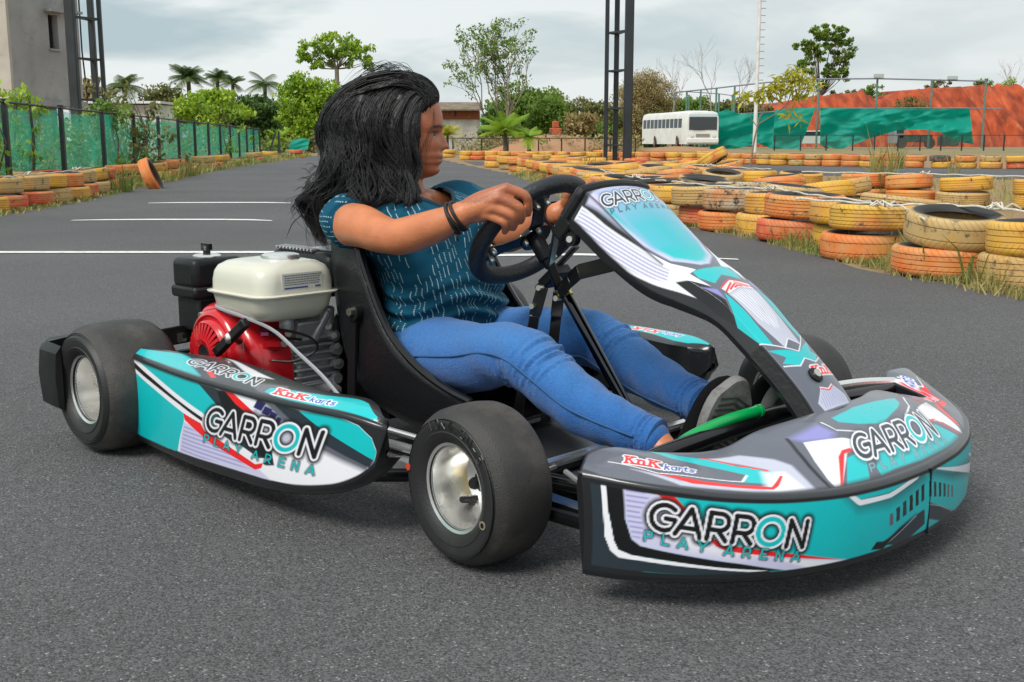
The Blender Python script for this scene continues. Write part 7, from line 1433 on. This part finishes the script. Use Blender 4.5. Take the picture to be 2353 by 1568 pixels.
# painted thumbnail on the far hand
b = MB(); b.sphere((.7755, .0665, .577), .0062, 12, 8, scale=(.8, .55, 1.4)); b.build('fingernail', mat('maroon_nail_varnish', (.20, .02, .03), .15, coat=.6), body, off=PB, angle=180)
# ---- t-shirt
def shirt_mat():
    m = bpy.data.materials.new('patterned_shirt_cotton'); m.use_nodes = True; t = m.node_tree; n = t.nodes; l = t.links; b = n['Principled BSDF']
    at = n.new('ShaderNodeAttribute'); at.attribute_name = 'UVc'; sp = n.new('ShaderNodeSeparateXYZ'); l.new(at.outputs['Vector'], sp.inputs[0])
    def M2(op, a, c=None, v=None):
        q = n.new('ShaderNodeMath'); q.operation = op
        for i, s_ in enumerate((a, c)):
            if s_ is None: continue
            if isinstance(s_, (int, float)): q.inputs[i].default_value = s_
            else: l.new(s_, q.inputs[i])
        return q.outputs[0]
    nz = n.new('ShaderNodeTexNoise'); nz.inputs['Scale'].default_value = 26; l.new(at.outputs['Vector'], nz.inputs[0])
    u = M2('MULTIPLY', sp.outputs[0], 1 / .0125); col_ = M2('FLOOR', u); fu = M2('FRACT', u)
    wn0 = n.new('ShaderNodeTexWhiteNoise'); wn0.noise_dimensions = '1D'; l.new(col_, wn0.inputs['W'])
    v = M2('ADD', M2('MULTIPLY', sp.outputs[1], 1 / .030), wn0.outputs['Value']); row = M2('FLOOR', v); fv = M2('FRACT', v)
    cx = n.new('ShaderNodeCombineXYZ'); l.new(col_, cx.inputs[0]); l.new(row, cx.inputs[1]); wn = n.new('ShaderNodeTexWhiteNoise'); wn.noise_dimensions = '2D'; l.new(cx.outputs[0], wn.inputs['Vector']); rnd = wn.outputs['Value']
    wav = M2('MULTIPLY', M2('SUBTRACT', nz.outputs[0], .5), .9)
    dx = M2('ABSOLUTE', M2('SUBTRACT', fu, M2('ADD', .5, wav)))
    ln = M2('LESS_THAN', dx, .062); vm = M2('LESS_THAN', M2('ABSOLUTE', M2('SUBTRACT', fv, .5)), .38)
    dot = M2('LESS_THAN', M2('FRACT', M2('MULTIPLY', fv, 9)), .5); isdot = M2('GREATER_THAN', rnd, .55); wide = M2('LESS_THAN', dx, .11)
    solid = M2('MULTIPLY', M2('MULTIPLY', ln, vm), M2('LESS_THAN', rnd, .36)); dts = M2('MULTIPLY', M2('MULTIPLY', M2('MULTIPLY', wide, vm), dot), M2('MULTIPLY', isdot, M2('LESS_THAN', rnd, .80)))
    f = M2('MULTIPLY', M2('MAXIMUM', solid, dts), .85)
    mx_ = n.new('ShaderNodeMixRGB'); mx_.inputs[1].default_value = (.001, .068, .122, 1); mx_.inputs[2].default_value = (.46, .60, .63, 1); l.new(f, mx_.inputs[0]); l.new(mx_.outputs[0], b.inputs['Base Color'])
    b.inputs['Roughness'].default_value = .85; b.inputs['Specular IOR Level'].default_value = .25
    wv = n.new('ShaderNodeTexNoise'); wv.inputs['Scale'].default_value = 500; tc_2 = n.new('ShaderNodeTexCoord'); l.new(tc_2.outputs['Object'], wv.inputs[0]); bp = n.new('ShaderNodeBump'); bp.inputs['Strength'].default_value = .25; bp.inputs['Distance'].default_value = .001; l.new(wv.outputs[0], bp.inputs['Height']); l.new(bp.outputs[0], b.inputs['Normal'])
    return m
sb = MB()
TS = [(.462, .225, .108, .150), (.462, .265, .112, .152), (.460, .315, .110, .148), (.445, .365, .105, .143), (.422, .415, .105, .148), (.403, .455, .104, .164), (.375, .495, .088, .172), (.350, .527, .068, .160), (.338, .549, .052, .120), (.332, .562, .046, .075)]
TSs = spline(TS, 60); P = np.zeros((60, 48, 3))
for i, (cx, cz, a_, b_) in enumerate(TSs):
    dxz = np.gradient(TSs[:, :2], axis=0)[i]; dxz /= np.linalg.norm(dxz); nx_, nz_ = dxz[1], -dxz[0]
    for j in range(48):
        t = 2 * pi * j / 48; q = math.copysign(abs(cos(t)) ** .85, cos(t)) * a_; yy = math.copysign(abs(sin(t)) ** .85, sin(t)) * b_
        if q > 0 and .40 < cz < .50: q += .016 * math.exp(-((abs(yy) - .07) / .05) ** 2) * math.exp(-((cz - .445) / .035) ** 2)
        P[i, j] = (cx + nx_ * q, yy, cz + nz_ * q)
sb.grid(P, wrapv=True); sb.add(P[0], [tuple(range(47, -1, -1))]); sb.add(P[-1], [tuple(range(48))])
limb(sb, [(.325, -.120, .513, .058), (.322, -.158, .504, .0605), (.352, -.190, .498, .0585)], n=22)
sb.tube([(.335, -.18, .50), (.376, -.199, .4985), (.381, -.201, .498)], [.0575, .0585, .0545], 26)
limb(sb, [(.335, .120, .525, .056), (.345, .160, .525, .058), (.385, .178, .510, .055)], n=22)
sb.tube([(.38, .176, .512), (.402, .180, .503), (.405, .181, .502)], [.053, .055, .051], 26)
def shirt_disp(co, nr):
    x, y, z = co.T; d = .0045 * np.sin(z * 62 + x * 30 + 4 * np.sin(y * 22)) * np.exp(-((z - .44) / .09) ** 2)
    d += .0085 * np.sin(z * 185 + 6 * np.sin(y * 14 + x * 9) + x * 45) * np.exp(-((z - .325) / .045) ** 2) * np.clip((x - .40) / .05, 0, 1)
    d += .0045 * np.sin((x - z) * 120 + y * 80) * np.exp(-((abs(y) - .16) / .05) ** 2) * np.exp(-((z - .49) / .05) ** 2)
    d += .004 * np.sin(y * 60 + z * 120 + x * 60) * np.clip(1 - abs(z - .27) / .05, 0, 1)
    return d
shirt = fuse(sb, 'shirt', .0042, 4, shirt_mat(), None, disp=shirt_disp)
import bmesh
bmx = bmesh.new(); bmx.from_mesh(shirt.data)
def cutv(c): c = c + PB; return c.z > .585 or (c.z > .520 + .62 * abs(c.y + .004) and abs(c.y) < .078 and c.x > .345)
bmesh.ops.delete(bmx, geom=[v for v in bmx.verts if cutv(v.co)], context='VERTS'); bmx.to_mesh(shirt.data); bmx.free()
me = shirt.data; n_ = len(me.vertices); co = np.empty(n_ * 3); me.vertices.foreach_get('co', co); co = co.reshape(-1, 3) + np.array(PB)
ax_ = np.interp(co[:, 2], TSs[:, 1], TSs[:, 0]); th = np.arctan2(co[:, 1], co[:, 0] - ax_ + 1e-6)
u_ = th * .14; sl = np.clip((abs(co[:, 1]) - .165) / .02, 0, 1); u_ = u_ * (1 - sl) + (co[:, 2] * 1.2 + np.sign(co[:, 1]) * .5) * sl; v_ = co[:, 2] * 1.05 * (1 - sl) + (co[:, 0] * 1.0) * sl
at = me.attributes.new('UVc', 'FLOAT_VECTOR', 'POINT'); at.data.foreach_set('vector', np.stack([u_, v_, 0 * u_], 1).astype(np.float32).ravel())
# neckline: dark ribbed V and the skin inside it
vn = []
for yq in np.linspace(-.076, .072, 15):
    zq = .520 + .62 * abs(yq + .004); dd_ = (co[:, 1] - yq) ** 2 + (co[:, 2] - zq) ** 2 + np.where(co[:, 0] > .345, 0, 1); i_ = dd_.argmin(); vn.append((co[i_, 0] + .001, yq, zq))
b = MB(); b.tube(spline(vn, 40), .0058, 8, flat=.6); b.build('neckline', mat('dark_shirt_rib', (.003, .03, .055), .85), shirt, off=PB, angle=180)
# ---- jeans
jb = MB(); NL = [(.455, -.090, .185, .095), (.55, -.105, .214, .088), (.706, -.13, .240, .0705), (.80, -.145, .262, .062), (.866, -.15, .258, .0605), (.93, -.152, .228, .0565), (.995, -.15, .194, .0545), (1.05, -.145, .176, .049), (1.10, -.138, .164, .0435), (1.150, -.131, .154, .038)]
FLg = [(.455, .090, .185, .095), (.55, .105, .214, .088), (.66, .13, .238, .074), (.74, .155, .250, .064), (.795, .168, .240, .0595), (.87, .155, .216, .0555), (.946, .14, .193, .0515), (1.02, .12, .180, .046), (1.095, .10, .169, .0395)]
for Lg in (NL, FLg): limb(jb, Lg, n=26, k=8)
limb(jb, [(.40, -.06, .20, .085), (.42, 0, .195, .10), (.40, .06, .20, .085)], n=24)
limb(jb, [(.44, -.03, .215, .085), (.45, 0, .215, .085), (.44, .03, .215, .085)], n=24)
def path_t(co, Lg):
    S = spline(Lg, 90)[:, :3]; d = ((co[:, None, :] - S[None]) ** 2).sum(-1); i = d.argmin(1); return i / 89, S[i], d.min(1)
def jeans_disp(co, nr):
    o = np.zeros(len(co)); sub_ = np.arange(len(co))
    for Lg, kn, sg in ((NL, .47, 0), (FLg, .52, 1)):
        t, s_, dd = path_t(co, Lg); ok = dd < .013; ph = (co[:, 2] - s_[:, 2]) / .06
        rip = -abs(np.sin(t * 110 + 2.2 * ph + .8 * np.sin(co[:, 1] * 16))) * 1.6 + .8; m_ = np.exp(-((t - kn - .05) / .055) ** 2) * np.clip(.35 + .65 * ph, 0, 1) + .8 * np.exp(-((t - kn + .06) / .04) ** 2) * np.clip(-ph + .1, 0, 1)
        o += np.where(ok, .0085 * rip * m_, 0); o += np.where(ok, .0032 * np.sin(t * 260 + 3 * ph) * np.clip((t - .93) / .05, 0, 1), 0); o += np.where(ok, .0022 * np.sin(t * 45 + 3 * ph + sg) * np.sin(co[:, 1] * 40 + t * 9), 0)
        o += np.where(ok, .004 * np.sin(t * 90 - 3 * ph) * np.exp(-((t - .08) / .07) ** 2), 0)
    return o
def jean_cols(co):
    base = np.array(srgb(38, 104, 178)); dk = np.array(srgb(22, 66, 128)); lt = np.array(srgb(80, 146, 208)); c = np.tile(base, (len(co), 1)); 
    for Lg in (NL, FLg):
        t, s_, dd = path_t(co, Lg); up = np.clip((co[:, 2] - s_[:, 2]) / .06, -1, 1); wear_tone = np.exp(-((up - .75) / .5) ** 2) * np.clip(1.2 - abs(t - .45) * 2, 0, 1) * .40; ok = (dd < .013)  # legs lighter along the top around the knee, darker towards the underside
        a = np.where(ok, wear_tone, 0)[:, None]; c = c * (1 - a) + lt * a; a = np.where(ok, np.clip(-up, 0, 1) * .5, 0)[:, None]; c = c * (1 - a) + dk * a
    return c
M_JEAN = mat('blue_denim', rough=.88, attr=True, var=.16, vscale=160, bump=.5, bscale=420, sheen=.2, detail=3)
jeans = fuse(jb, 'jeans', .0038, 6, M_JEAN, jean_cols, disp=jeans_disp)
M_SEAM = mat('denim_seam', (.03, .10, .24), .9)
def seam(Lg, ang, name='side_seam', t0=.02, t1=.98):
    S = spline(Lg, 120); b = MB(); P = []
    for i in range(int(t0 * 119), int(t1 * 119)):
        p = Vector(S[i, :3]); d = (Vector(S[min(i + 1, 119), :3]) - Vector(S[max(i - 1, 0), :3])).normalized(); sd_ = d.cross(Vector((0, 0, 1))).normalized(); up = sd_.cross(d)
        P.append(p + (sd_ * cos(ang) + up * sin(ang)) * (S[i, 3] * 1.0 + .0008))
    b.tube(P, .0022, 6); b.build(name, M_SEAM, jeans, off=PB, angle=180)
seam(NL, R(8)); seam(FLg, R(-30), 'inner_seam'); 
def cuff(c, d, r):
    c, d = Vector(c), Vector(d).normalized(); b = MB(); b.tube([c - d * .022, c - d * .020, c + d * .0, c + d * .003], [r * .96, r * 1.03, r * 1.05, r * .92], 26); b.build('cuff', M_JEAN, jeans, off=PB, angle=40, cols=np.tile(np.append(np.array(srgb(44, 108, 180)), 1), (104, 1)))
cuff((1.160, -.1295, .152), (.055, .008, -.012), .0375); cuff((1.105, .098, .167), (.075, -.02, -.011), .040)
# ---- shoes
M_KNIT = mat('black_knit', (.006, .006, .007), .9, bump=.9, bscale=700, spec=.2); M_SOLE = mat('grey_rubber_sole', (.20, .195, .19), .7, dirt=((.09, .08, .07), 30, .5)); M_CHEV = mat('sole_groove', (.045, .043, .042), .8)
def shoe(heel, toe, up, big=0):
    """heel, toe: ends of the sole; up: direction from sole into the foot"""
    heel, toe = Vector(heel), Vector(toe); fx = (toe - heel); L_ = fx.length; fx.normalize(); up = Vector(up); up = (up - fx * up.dot(fx)).normalized(); sx_ = fx.cross(up); 
    def Q(f, s, u): return heel + fx * f * L_ + sx_ * s + up * u
    prof = [(0.0, .018, .030), (.05, .030, .062), (.15, .034, .075), (.3, .036, .066), (.45, .040, .056), (.6, .044, .050), (.75, .046, .045), (.88, .040, .038), (.96, .028, .030), (1.0, .014, .02)]
    b = MB(); P = []
    for (f, w_, h_) in spline(prof, 26):
        row = []
        for j in range(20):
            t = 2 * pi * j / 20; c_, s_ = cos(t), sin(t); row.append(tuple(Q(f, w_ * math.copysign(abs(c_) ** .8, c_), .012 + (h_ * .5) * (1 + (math.copysign(abs(s_) ** .85, s_))))))
        P.append(row)
    b.grid(np.array(P), wrapv=True); b.add(P[0], [tuple(range(19, -1, -1))]); b.add(P[-1], [tuple(range(20))]); up_ = b.build('shoe', M_KNIT, person, off=PB, angle=180)
    b = MB(); ol = []
    for i in range(40):
        t = 2 * pi * i / 40; f = .5 - .52 * cos(t); w_ = float(np.interp(f, [-.02, .05, .25, .45, .7, .85, 1.02], [.012, .031, .035, .036, .047, .044, .012])); ol.append((f, w_ * (1 if sin(t) > 0 else -1) * min(1, abs(sin(t)) * 3)))
    V = [];
    for (u0, e) in ((.020, .98), (.016, 1.04), (.002, 1.05), (-.002, 1.0)): V += [tuple(Q(.5 + (f - .5) * (1 + (e - 1) * .6), s * e, u0)) for f, s in ol]
    k = 40; b.add(V, [tuple(range(k)), tuple(range(4 * k - 1, 3 * k - 1, -1))] + [(i * k + j, i * k + (j + 1) % k, (i + 1) * k + (j + 1) % k, (i + 1) * k + j) for i in range(3) for j in range(k)]); so = b.build('sole', M_SOLE, up_, off=PB, angle=40)
    b = MB()
    for i in range(9):
        f = .10 + i * .092; w_ = float(np.interp(f, [0, .25, .45, .7, 1], [.026, .030, .031, .040, .03]))
        for sg in (-1, 1): b.bar(Q(f, 0, -.0025), Q(f - .05, sg * w_, -.0025), .0045, .003, up); b.bar(Q(f + .045, 0, -.0025), Q(f + .005, sg * w_, -.0025), .003, .003, up)
    b.build('tread', M_CHEV, so, off=PB, smooth=False)
    b = MB()
    for i in range(5):
        f = .34 + i * .075; h_ = float(np.interp(f, [p[0] for p in prof], [p[2] for p in prof])) + .0135; b.tube([Q(f, -.022, h_ - .008), Q(f, 0, h_ + .002), Q(f + .02, .022, h_ - .008)], .0026, 6); b.tube([Q(f, .022, h_ - .008), Q(f + .01, 0, h_ + .003), Q(f + .02, -.022, h_ - .008)], .0026, 6)
    b.tube([Q(.34, 0, .080), Q(.30, .018, .096), Q(.26, .026, .088), Q(.30, .010, .078)], .0026, 6); b.tube([Q(.34, 0, .080), Q(.29, -.016, .100), Q(.24, -.024, .094), Q(.30, -.008, .078)], .0026, 6); b.build('laces', M_KNIT, up_, off=PB, angle=180)
shoe((1.240, -.135, .052), (1.298, -.072, .268), (-.93, .28, .25), 1); shoe((1.205, .128, .060), (1.305, .070, .255), (-.93, -.15, .3))
# ---- wrist things
b = MB(); wr_ = Vector((.703, -.189, .5285)); wd_ = Vector((.045, .022, .027)).normalized()
for k, (o_, rr_) in enumerate(((0, .0305), (.007, .0300), (-.006, .031))):
    pp = []; u1 = wd_.cross(Vector((0, 0, 1))).normalized(); u2 = wd_.cross(u1); b.tube([tuple(wr_ + wd_ * o_ + (u1 * cos(t) + u2 * sin(t)) * rr_ + wd_ * .004 * sin(t + k)) for t in np.linspace(0, 2 * pi, 33)], .0036, 8, caps=False)
b.tube([wr_ + Vector((.004, -.006, -.028)), wr_ + Vector((.012, -.008, -.036)), wr_ + Vector((.014, -.008, -.046))], .0028, 6); b.build('bracelet', mat('black_cord', (.012, .012, .014), .6), person, off=PB, angle=180)
b = MB(); wr2 = Vector((.728, .071, .521)); wd2 = Vector((.038, -.012, .013)).normalized(); u1 = wd2.cross(Vector((0, 0, 1))).normalized(); u2 = wd2.cross(u1)
P = [[tuple(wr2 + wd2 * o_ + (u1 * cos(t) + u2 * sin(t)) * r_3) for t in np.linspace(0, 2 * pi, 33)[:-1]] for o_, r_3 in ((-.009, .0265), (-.009, .0285), (.009, .0285), (.009, .0265))]; b.grid(np.array(P), wrapv=True); b.build('watch_strap', mat('watch_strap', (.015, .016, .02), .4), person, off=PB, angle=40)
b = MB(); b.tube([wr2 - u1 * .026 + Vector((.0, -.0, 0)), wr2 - u1 * .036], .016, 20); b.build('watch_case', M_ALC, person, off=PB, bevel=.002)
# ---- hair
hb = MB(); HE = [(-.020, 0, .050, .105, .088, .086), (-.072, -.008, .018, .098, .099, .100), (-.092, -.02, -.060, .086, .102, .098), (-.160, -.03, -.128, .062, .058, .058), (-.148, -.03, -.172, .048, .050, .040), (-.065, -.035, -.105, .095, .090, .072), (.004, -.062, -.035, .042, .031, .105), (.018, -.062, -.125, .033, .027, .052), (-.016, -.058, .025, .074, .034, .080), (-.05, .062, -.04, .07, .036, .11), (.040, -.012, .080, .042, .056, .038)]
Mh = Matrix(((hf.x, hs.x, hu.x), (hf.y, hs.y, hu.y), (hf.z, hs.z, hu.z)))
for (f, s, u, rf, rs, ru) in HE: hb.sphere(HP(f, s, u), 1.0, 22, 14, scale=(rf * .965, rs * .93, ru * .965), M=Mh)
def hair_disp(co, nr):
    d = co - np.array(HO); f = d @ np.array(hf); s = d @ np.array(hs); u = d[:, 2]
    return .0045 * np.sin(60 * f + 25 * u + 3 * np.sin(30 * s)) + .003 * np.sin(110 * s + 40 * u) + .0025 * np.sin(150 * f - 60 * u + 20 * s)
M_HAIR = mat('black_hair', (.0065, .006, .007), .47, spec=.5, bump=.3, bscale=90)
hair = fuse(hb, 'hair', .006, 6, M_HAIR, None, disp=hair_disp)
rh = random.Random(21); hs_ = MB()
def strand(pts, r0, flat=.45):
    k = len(pts); hs_.tube(pts, [r0 * (1 - .12 * abs(i / (k - 1) - .4)) * (1 if i < k * .6 else max(.12, 1 - (i - k * .6) / (k * .4))) for i in range(k)], 4, caps=False, flat=flat)
def surf_s(f, u, near=True):
    best = None
    for (cf, cs, cu, rf, rs, ru) in HE:
        q = 1 - ((f - cf) / rf) ** 2 - ((u - cu) / ru) ** 2
        if q > 0: v = cs - rs * math.sqrt(q) if near else cs + rs * math.sqrt(q); best = v if best is None else (min(best, v) if near else max(best, v))
    return best
FB = [(.015, .136), (-.070, .122), (-.138, .076), (-.180, .010), (-.166, -.060), (-.192, -.112), (-.226, -.152), (-.188, -.212)]      # hindmost flow line (f, u)
FM = [(.066, .112), (.000, .126), (-.055, .096), (-.088, .036), (-.080, -.030), (-.052, -.085), (-.062, -.135), (-.088, -.184)]
FF = [(.088, .084), (.064, .108), (.024, .100), (.002, .050), (.010, -.010), (.030, -.070), (.043, -.130), (.028, -.182)]            # swept back, then falling forward
FE = [(.086, .085), (.074, .088), (.056, .055), (.046, .005), (.044, -.050), (.043, -.098), (.044, -.140), (.030, -.180)]            # framing the cheek
NC = 74
CL = [(rh.uniform(0, 6.28), rh.uniform(.6, 1.35), rh.uniform(-1, 1), (k + rh.uniform(.1, .9)) / NC, rh.gauss(0, .011), rh.gauss(0, .010)) for k in range(NC)]
def ctl_(q):
    o = []
    if q > 1.2: return spline(FE, 60)
    for a, m_, c in zip(FB, FM, FF):
        if q < .5: k = q * 2; o.append((a[0] + (m_[0] - a[0]) * k, a[1] + (m_[1] - a[1]) * k))
        else: k = q * 2 - 1; o.append((m_[0] + (c[0] - m_[0]) * k, m_[1] + (c[1] - m_[1]) * k))
    return spline(o, 60)
CS = [ctl_(c[3]) for c in CL]; SE = ctl_(2); QS = [ctl_(-.05 + 1.1 * i / 80) for i in range(81)]
def flow(q, n=26, t0=0.0, t1=1.0, jit=.003, side=None, lift=.002, r0=.0022, curl=1.0, pull=.82):
    edge = q > 1.5; q = q - 1 if edge else q; ci = max(0, min(NC - 1, int(q * NC))); cl_ = CL[ci]; S0 = QS[max(0, min(80, int((q + .05) / 1.1 * 80)))]; S1 = CS[ci]
    if edge: kq = min(1, (q - .8) * 5); S0 = S0 * (1 - kq) + SE * kq; S1 = S0
    of, ou = rh.gauss(0, jit), rh.gauss(0, jit); ls = None; pts = []; am = curl * rh.uniform(.85, 1.15); ph2 = rh.uniform(0, 6.28)
    for k in range(n):
        t = t0 + (t1 - t0) * k / (n - 1); i0 = min(59, int(t * 59)); i1 = min(59, i0 + 1); fr = t * 59 % 1; g = pull * min(1, t * 1.6); p = (S0[i0] * (1 - fr) + S0[i1] * fr) * (1 - g) + (S1[i0] * (1 - fr) + S1[i1] * fr) * g
        if t > 1: e_ = S1[59] - S1[57]; p = p + e_ * (t - 1) * 30
        w_ = (.0014 + .0165 * min(t, 1.1) ** 1.35) * am; f = p[0] + of * (1 - g * .7) + cl_[4] * t + w_ * sin(cl_[0] + t * 14 * cl_[1]) + .001 * sin(ph2 + 20 * t); u = p[1] + ou * (1 - g * .7) + .45 * w_ * cos(cl_[0] * 2 + t * 12)
        if side is None:
            sv = surf_s(f, u)
            if sv is None: sv = (ls if ls is not None else -.03) * .95
            ls = sv if ls is None else ls * .6 + sv * .4; sv = ls - lift - .55 * w_ * (1 + cl_[2]) + cl_[5] * t * .6 - (.058 * max(0, min(1, (-.080 - u) / .055)) if q > .33 and f > -.10 else 0)
        else: sv = side * (1 - .2 * t)
        pts.append(HP(f, sv, u))
    strand(pts, r0)
for i in range(3000): flow(rh.random() ** .95, t0=rh.random() * .25, t1=1.08 - rh.random() * .22, lift=rh.uniform(-.002, .005), r0=rh.uniform(.0008, .0021))
for i in range(700): flow(rh.uniform(-.04, .14), t0=rh.random() * .2, t1=1.1 - rh.random() * .12, side=rh.uniform(-.075, .05), r0=rh.uniform(.0009, .0022), jit=.006)
for i in range(800): flow(1 + rh.uniform(.84, 1.0), t0=rh.random() * .1, t1=1.05 - rh.random() * .15, lift=rh.uniform(.001, .008), r0=rh.uniform(.0008, .0018), jit=.003)
for i in range(150): flow(rh.uniform(0, 1), t0=.3 + rh.random() * .25, t1=1.12, lift=rh.uniform(.004, .016), r0=rh.uniform(.0005, .0011), curl=1.9, jit=.008, pull=.4)
# raised forelock sweeping back over the crown
for i in range(420):
    s0 = rh.uniform(-.064, .045); q = rh.random(); f0 = .088 - 6.0 * s0 * s0 + rh.gauss(0, .002); S = spline([(f0 - .008, s0, .070 - abs(s0) * .3), (f0, s0 * 1.05, .088 + .012 * q - abs(s0) * .3), (f0 - .030, s0 * 1.1, .122 + .012 * q - abs(s0) * .35), (-.010, s0 * 1.25, .139 + .006 * q - s0 * s0 * 8), (-.075, s0 * 1.3, .122 - s0 * s0 * 7), (-.130, s0 * 1.2, .070 + .02 * q)], 20)
    strand([HP(p[0], p[1] + .002 * sin(k * .8 + i), p[2] + .0012 * sin(k + i * 1.7)) for k, p in enumerate(S)], rh.uniform(.0011, .0024))
for i in range(34):
    s0 = rh.uniform(-.05, .05); h_ = rh.uniform(.0, .022); x0 = rh.uniform(-.03, .05); S = spline([(x0, s0, .128), (x0 - .03, s0, .146 + h_), (x0 - .07, s0, .142 + h_ * rh.random()), (x0 - .115, s0, .105)], 12); strand([HP(*p) for p in S], .0004, 1)
for i in range(8):      # thin wisps across temple and cheek
    S = spline([(.078 - i * .002, -.035 - i * .003, .078), (.086 - i * .003, -.050, .035), (.076 - i * .004, -.060, -.02), (.058 + rh.gauss(0, .006), -.066, -.080)], 14); strand([HP(*p) for p in S], .00055, 1)
for i in range(26):     # stray curls behind
    a0 = rh.uniform(0, 1); st_ = np.array([-.17 - .05 * a0, rh.uniform(-.07, .02), -.06 - .12 * a0]); d_ = np.array([-.035, 0, rh.gauss(0, .012)]); S = spline([st_, st_ + d_ * .6 + np.array([0, 0, .008]), st_ + d_ * 1.1 + np.array([0, 0, -.006])], 10); strand([HP(*p) for p in S], rh.uniform(.0005, .0011), 1)
hs_.build('hair_strands', M_HAIR, hair, off=PB, angle=180)
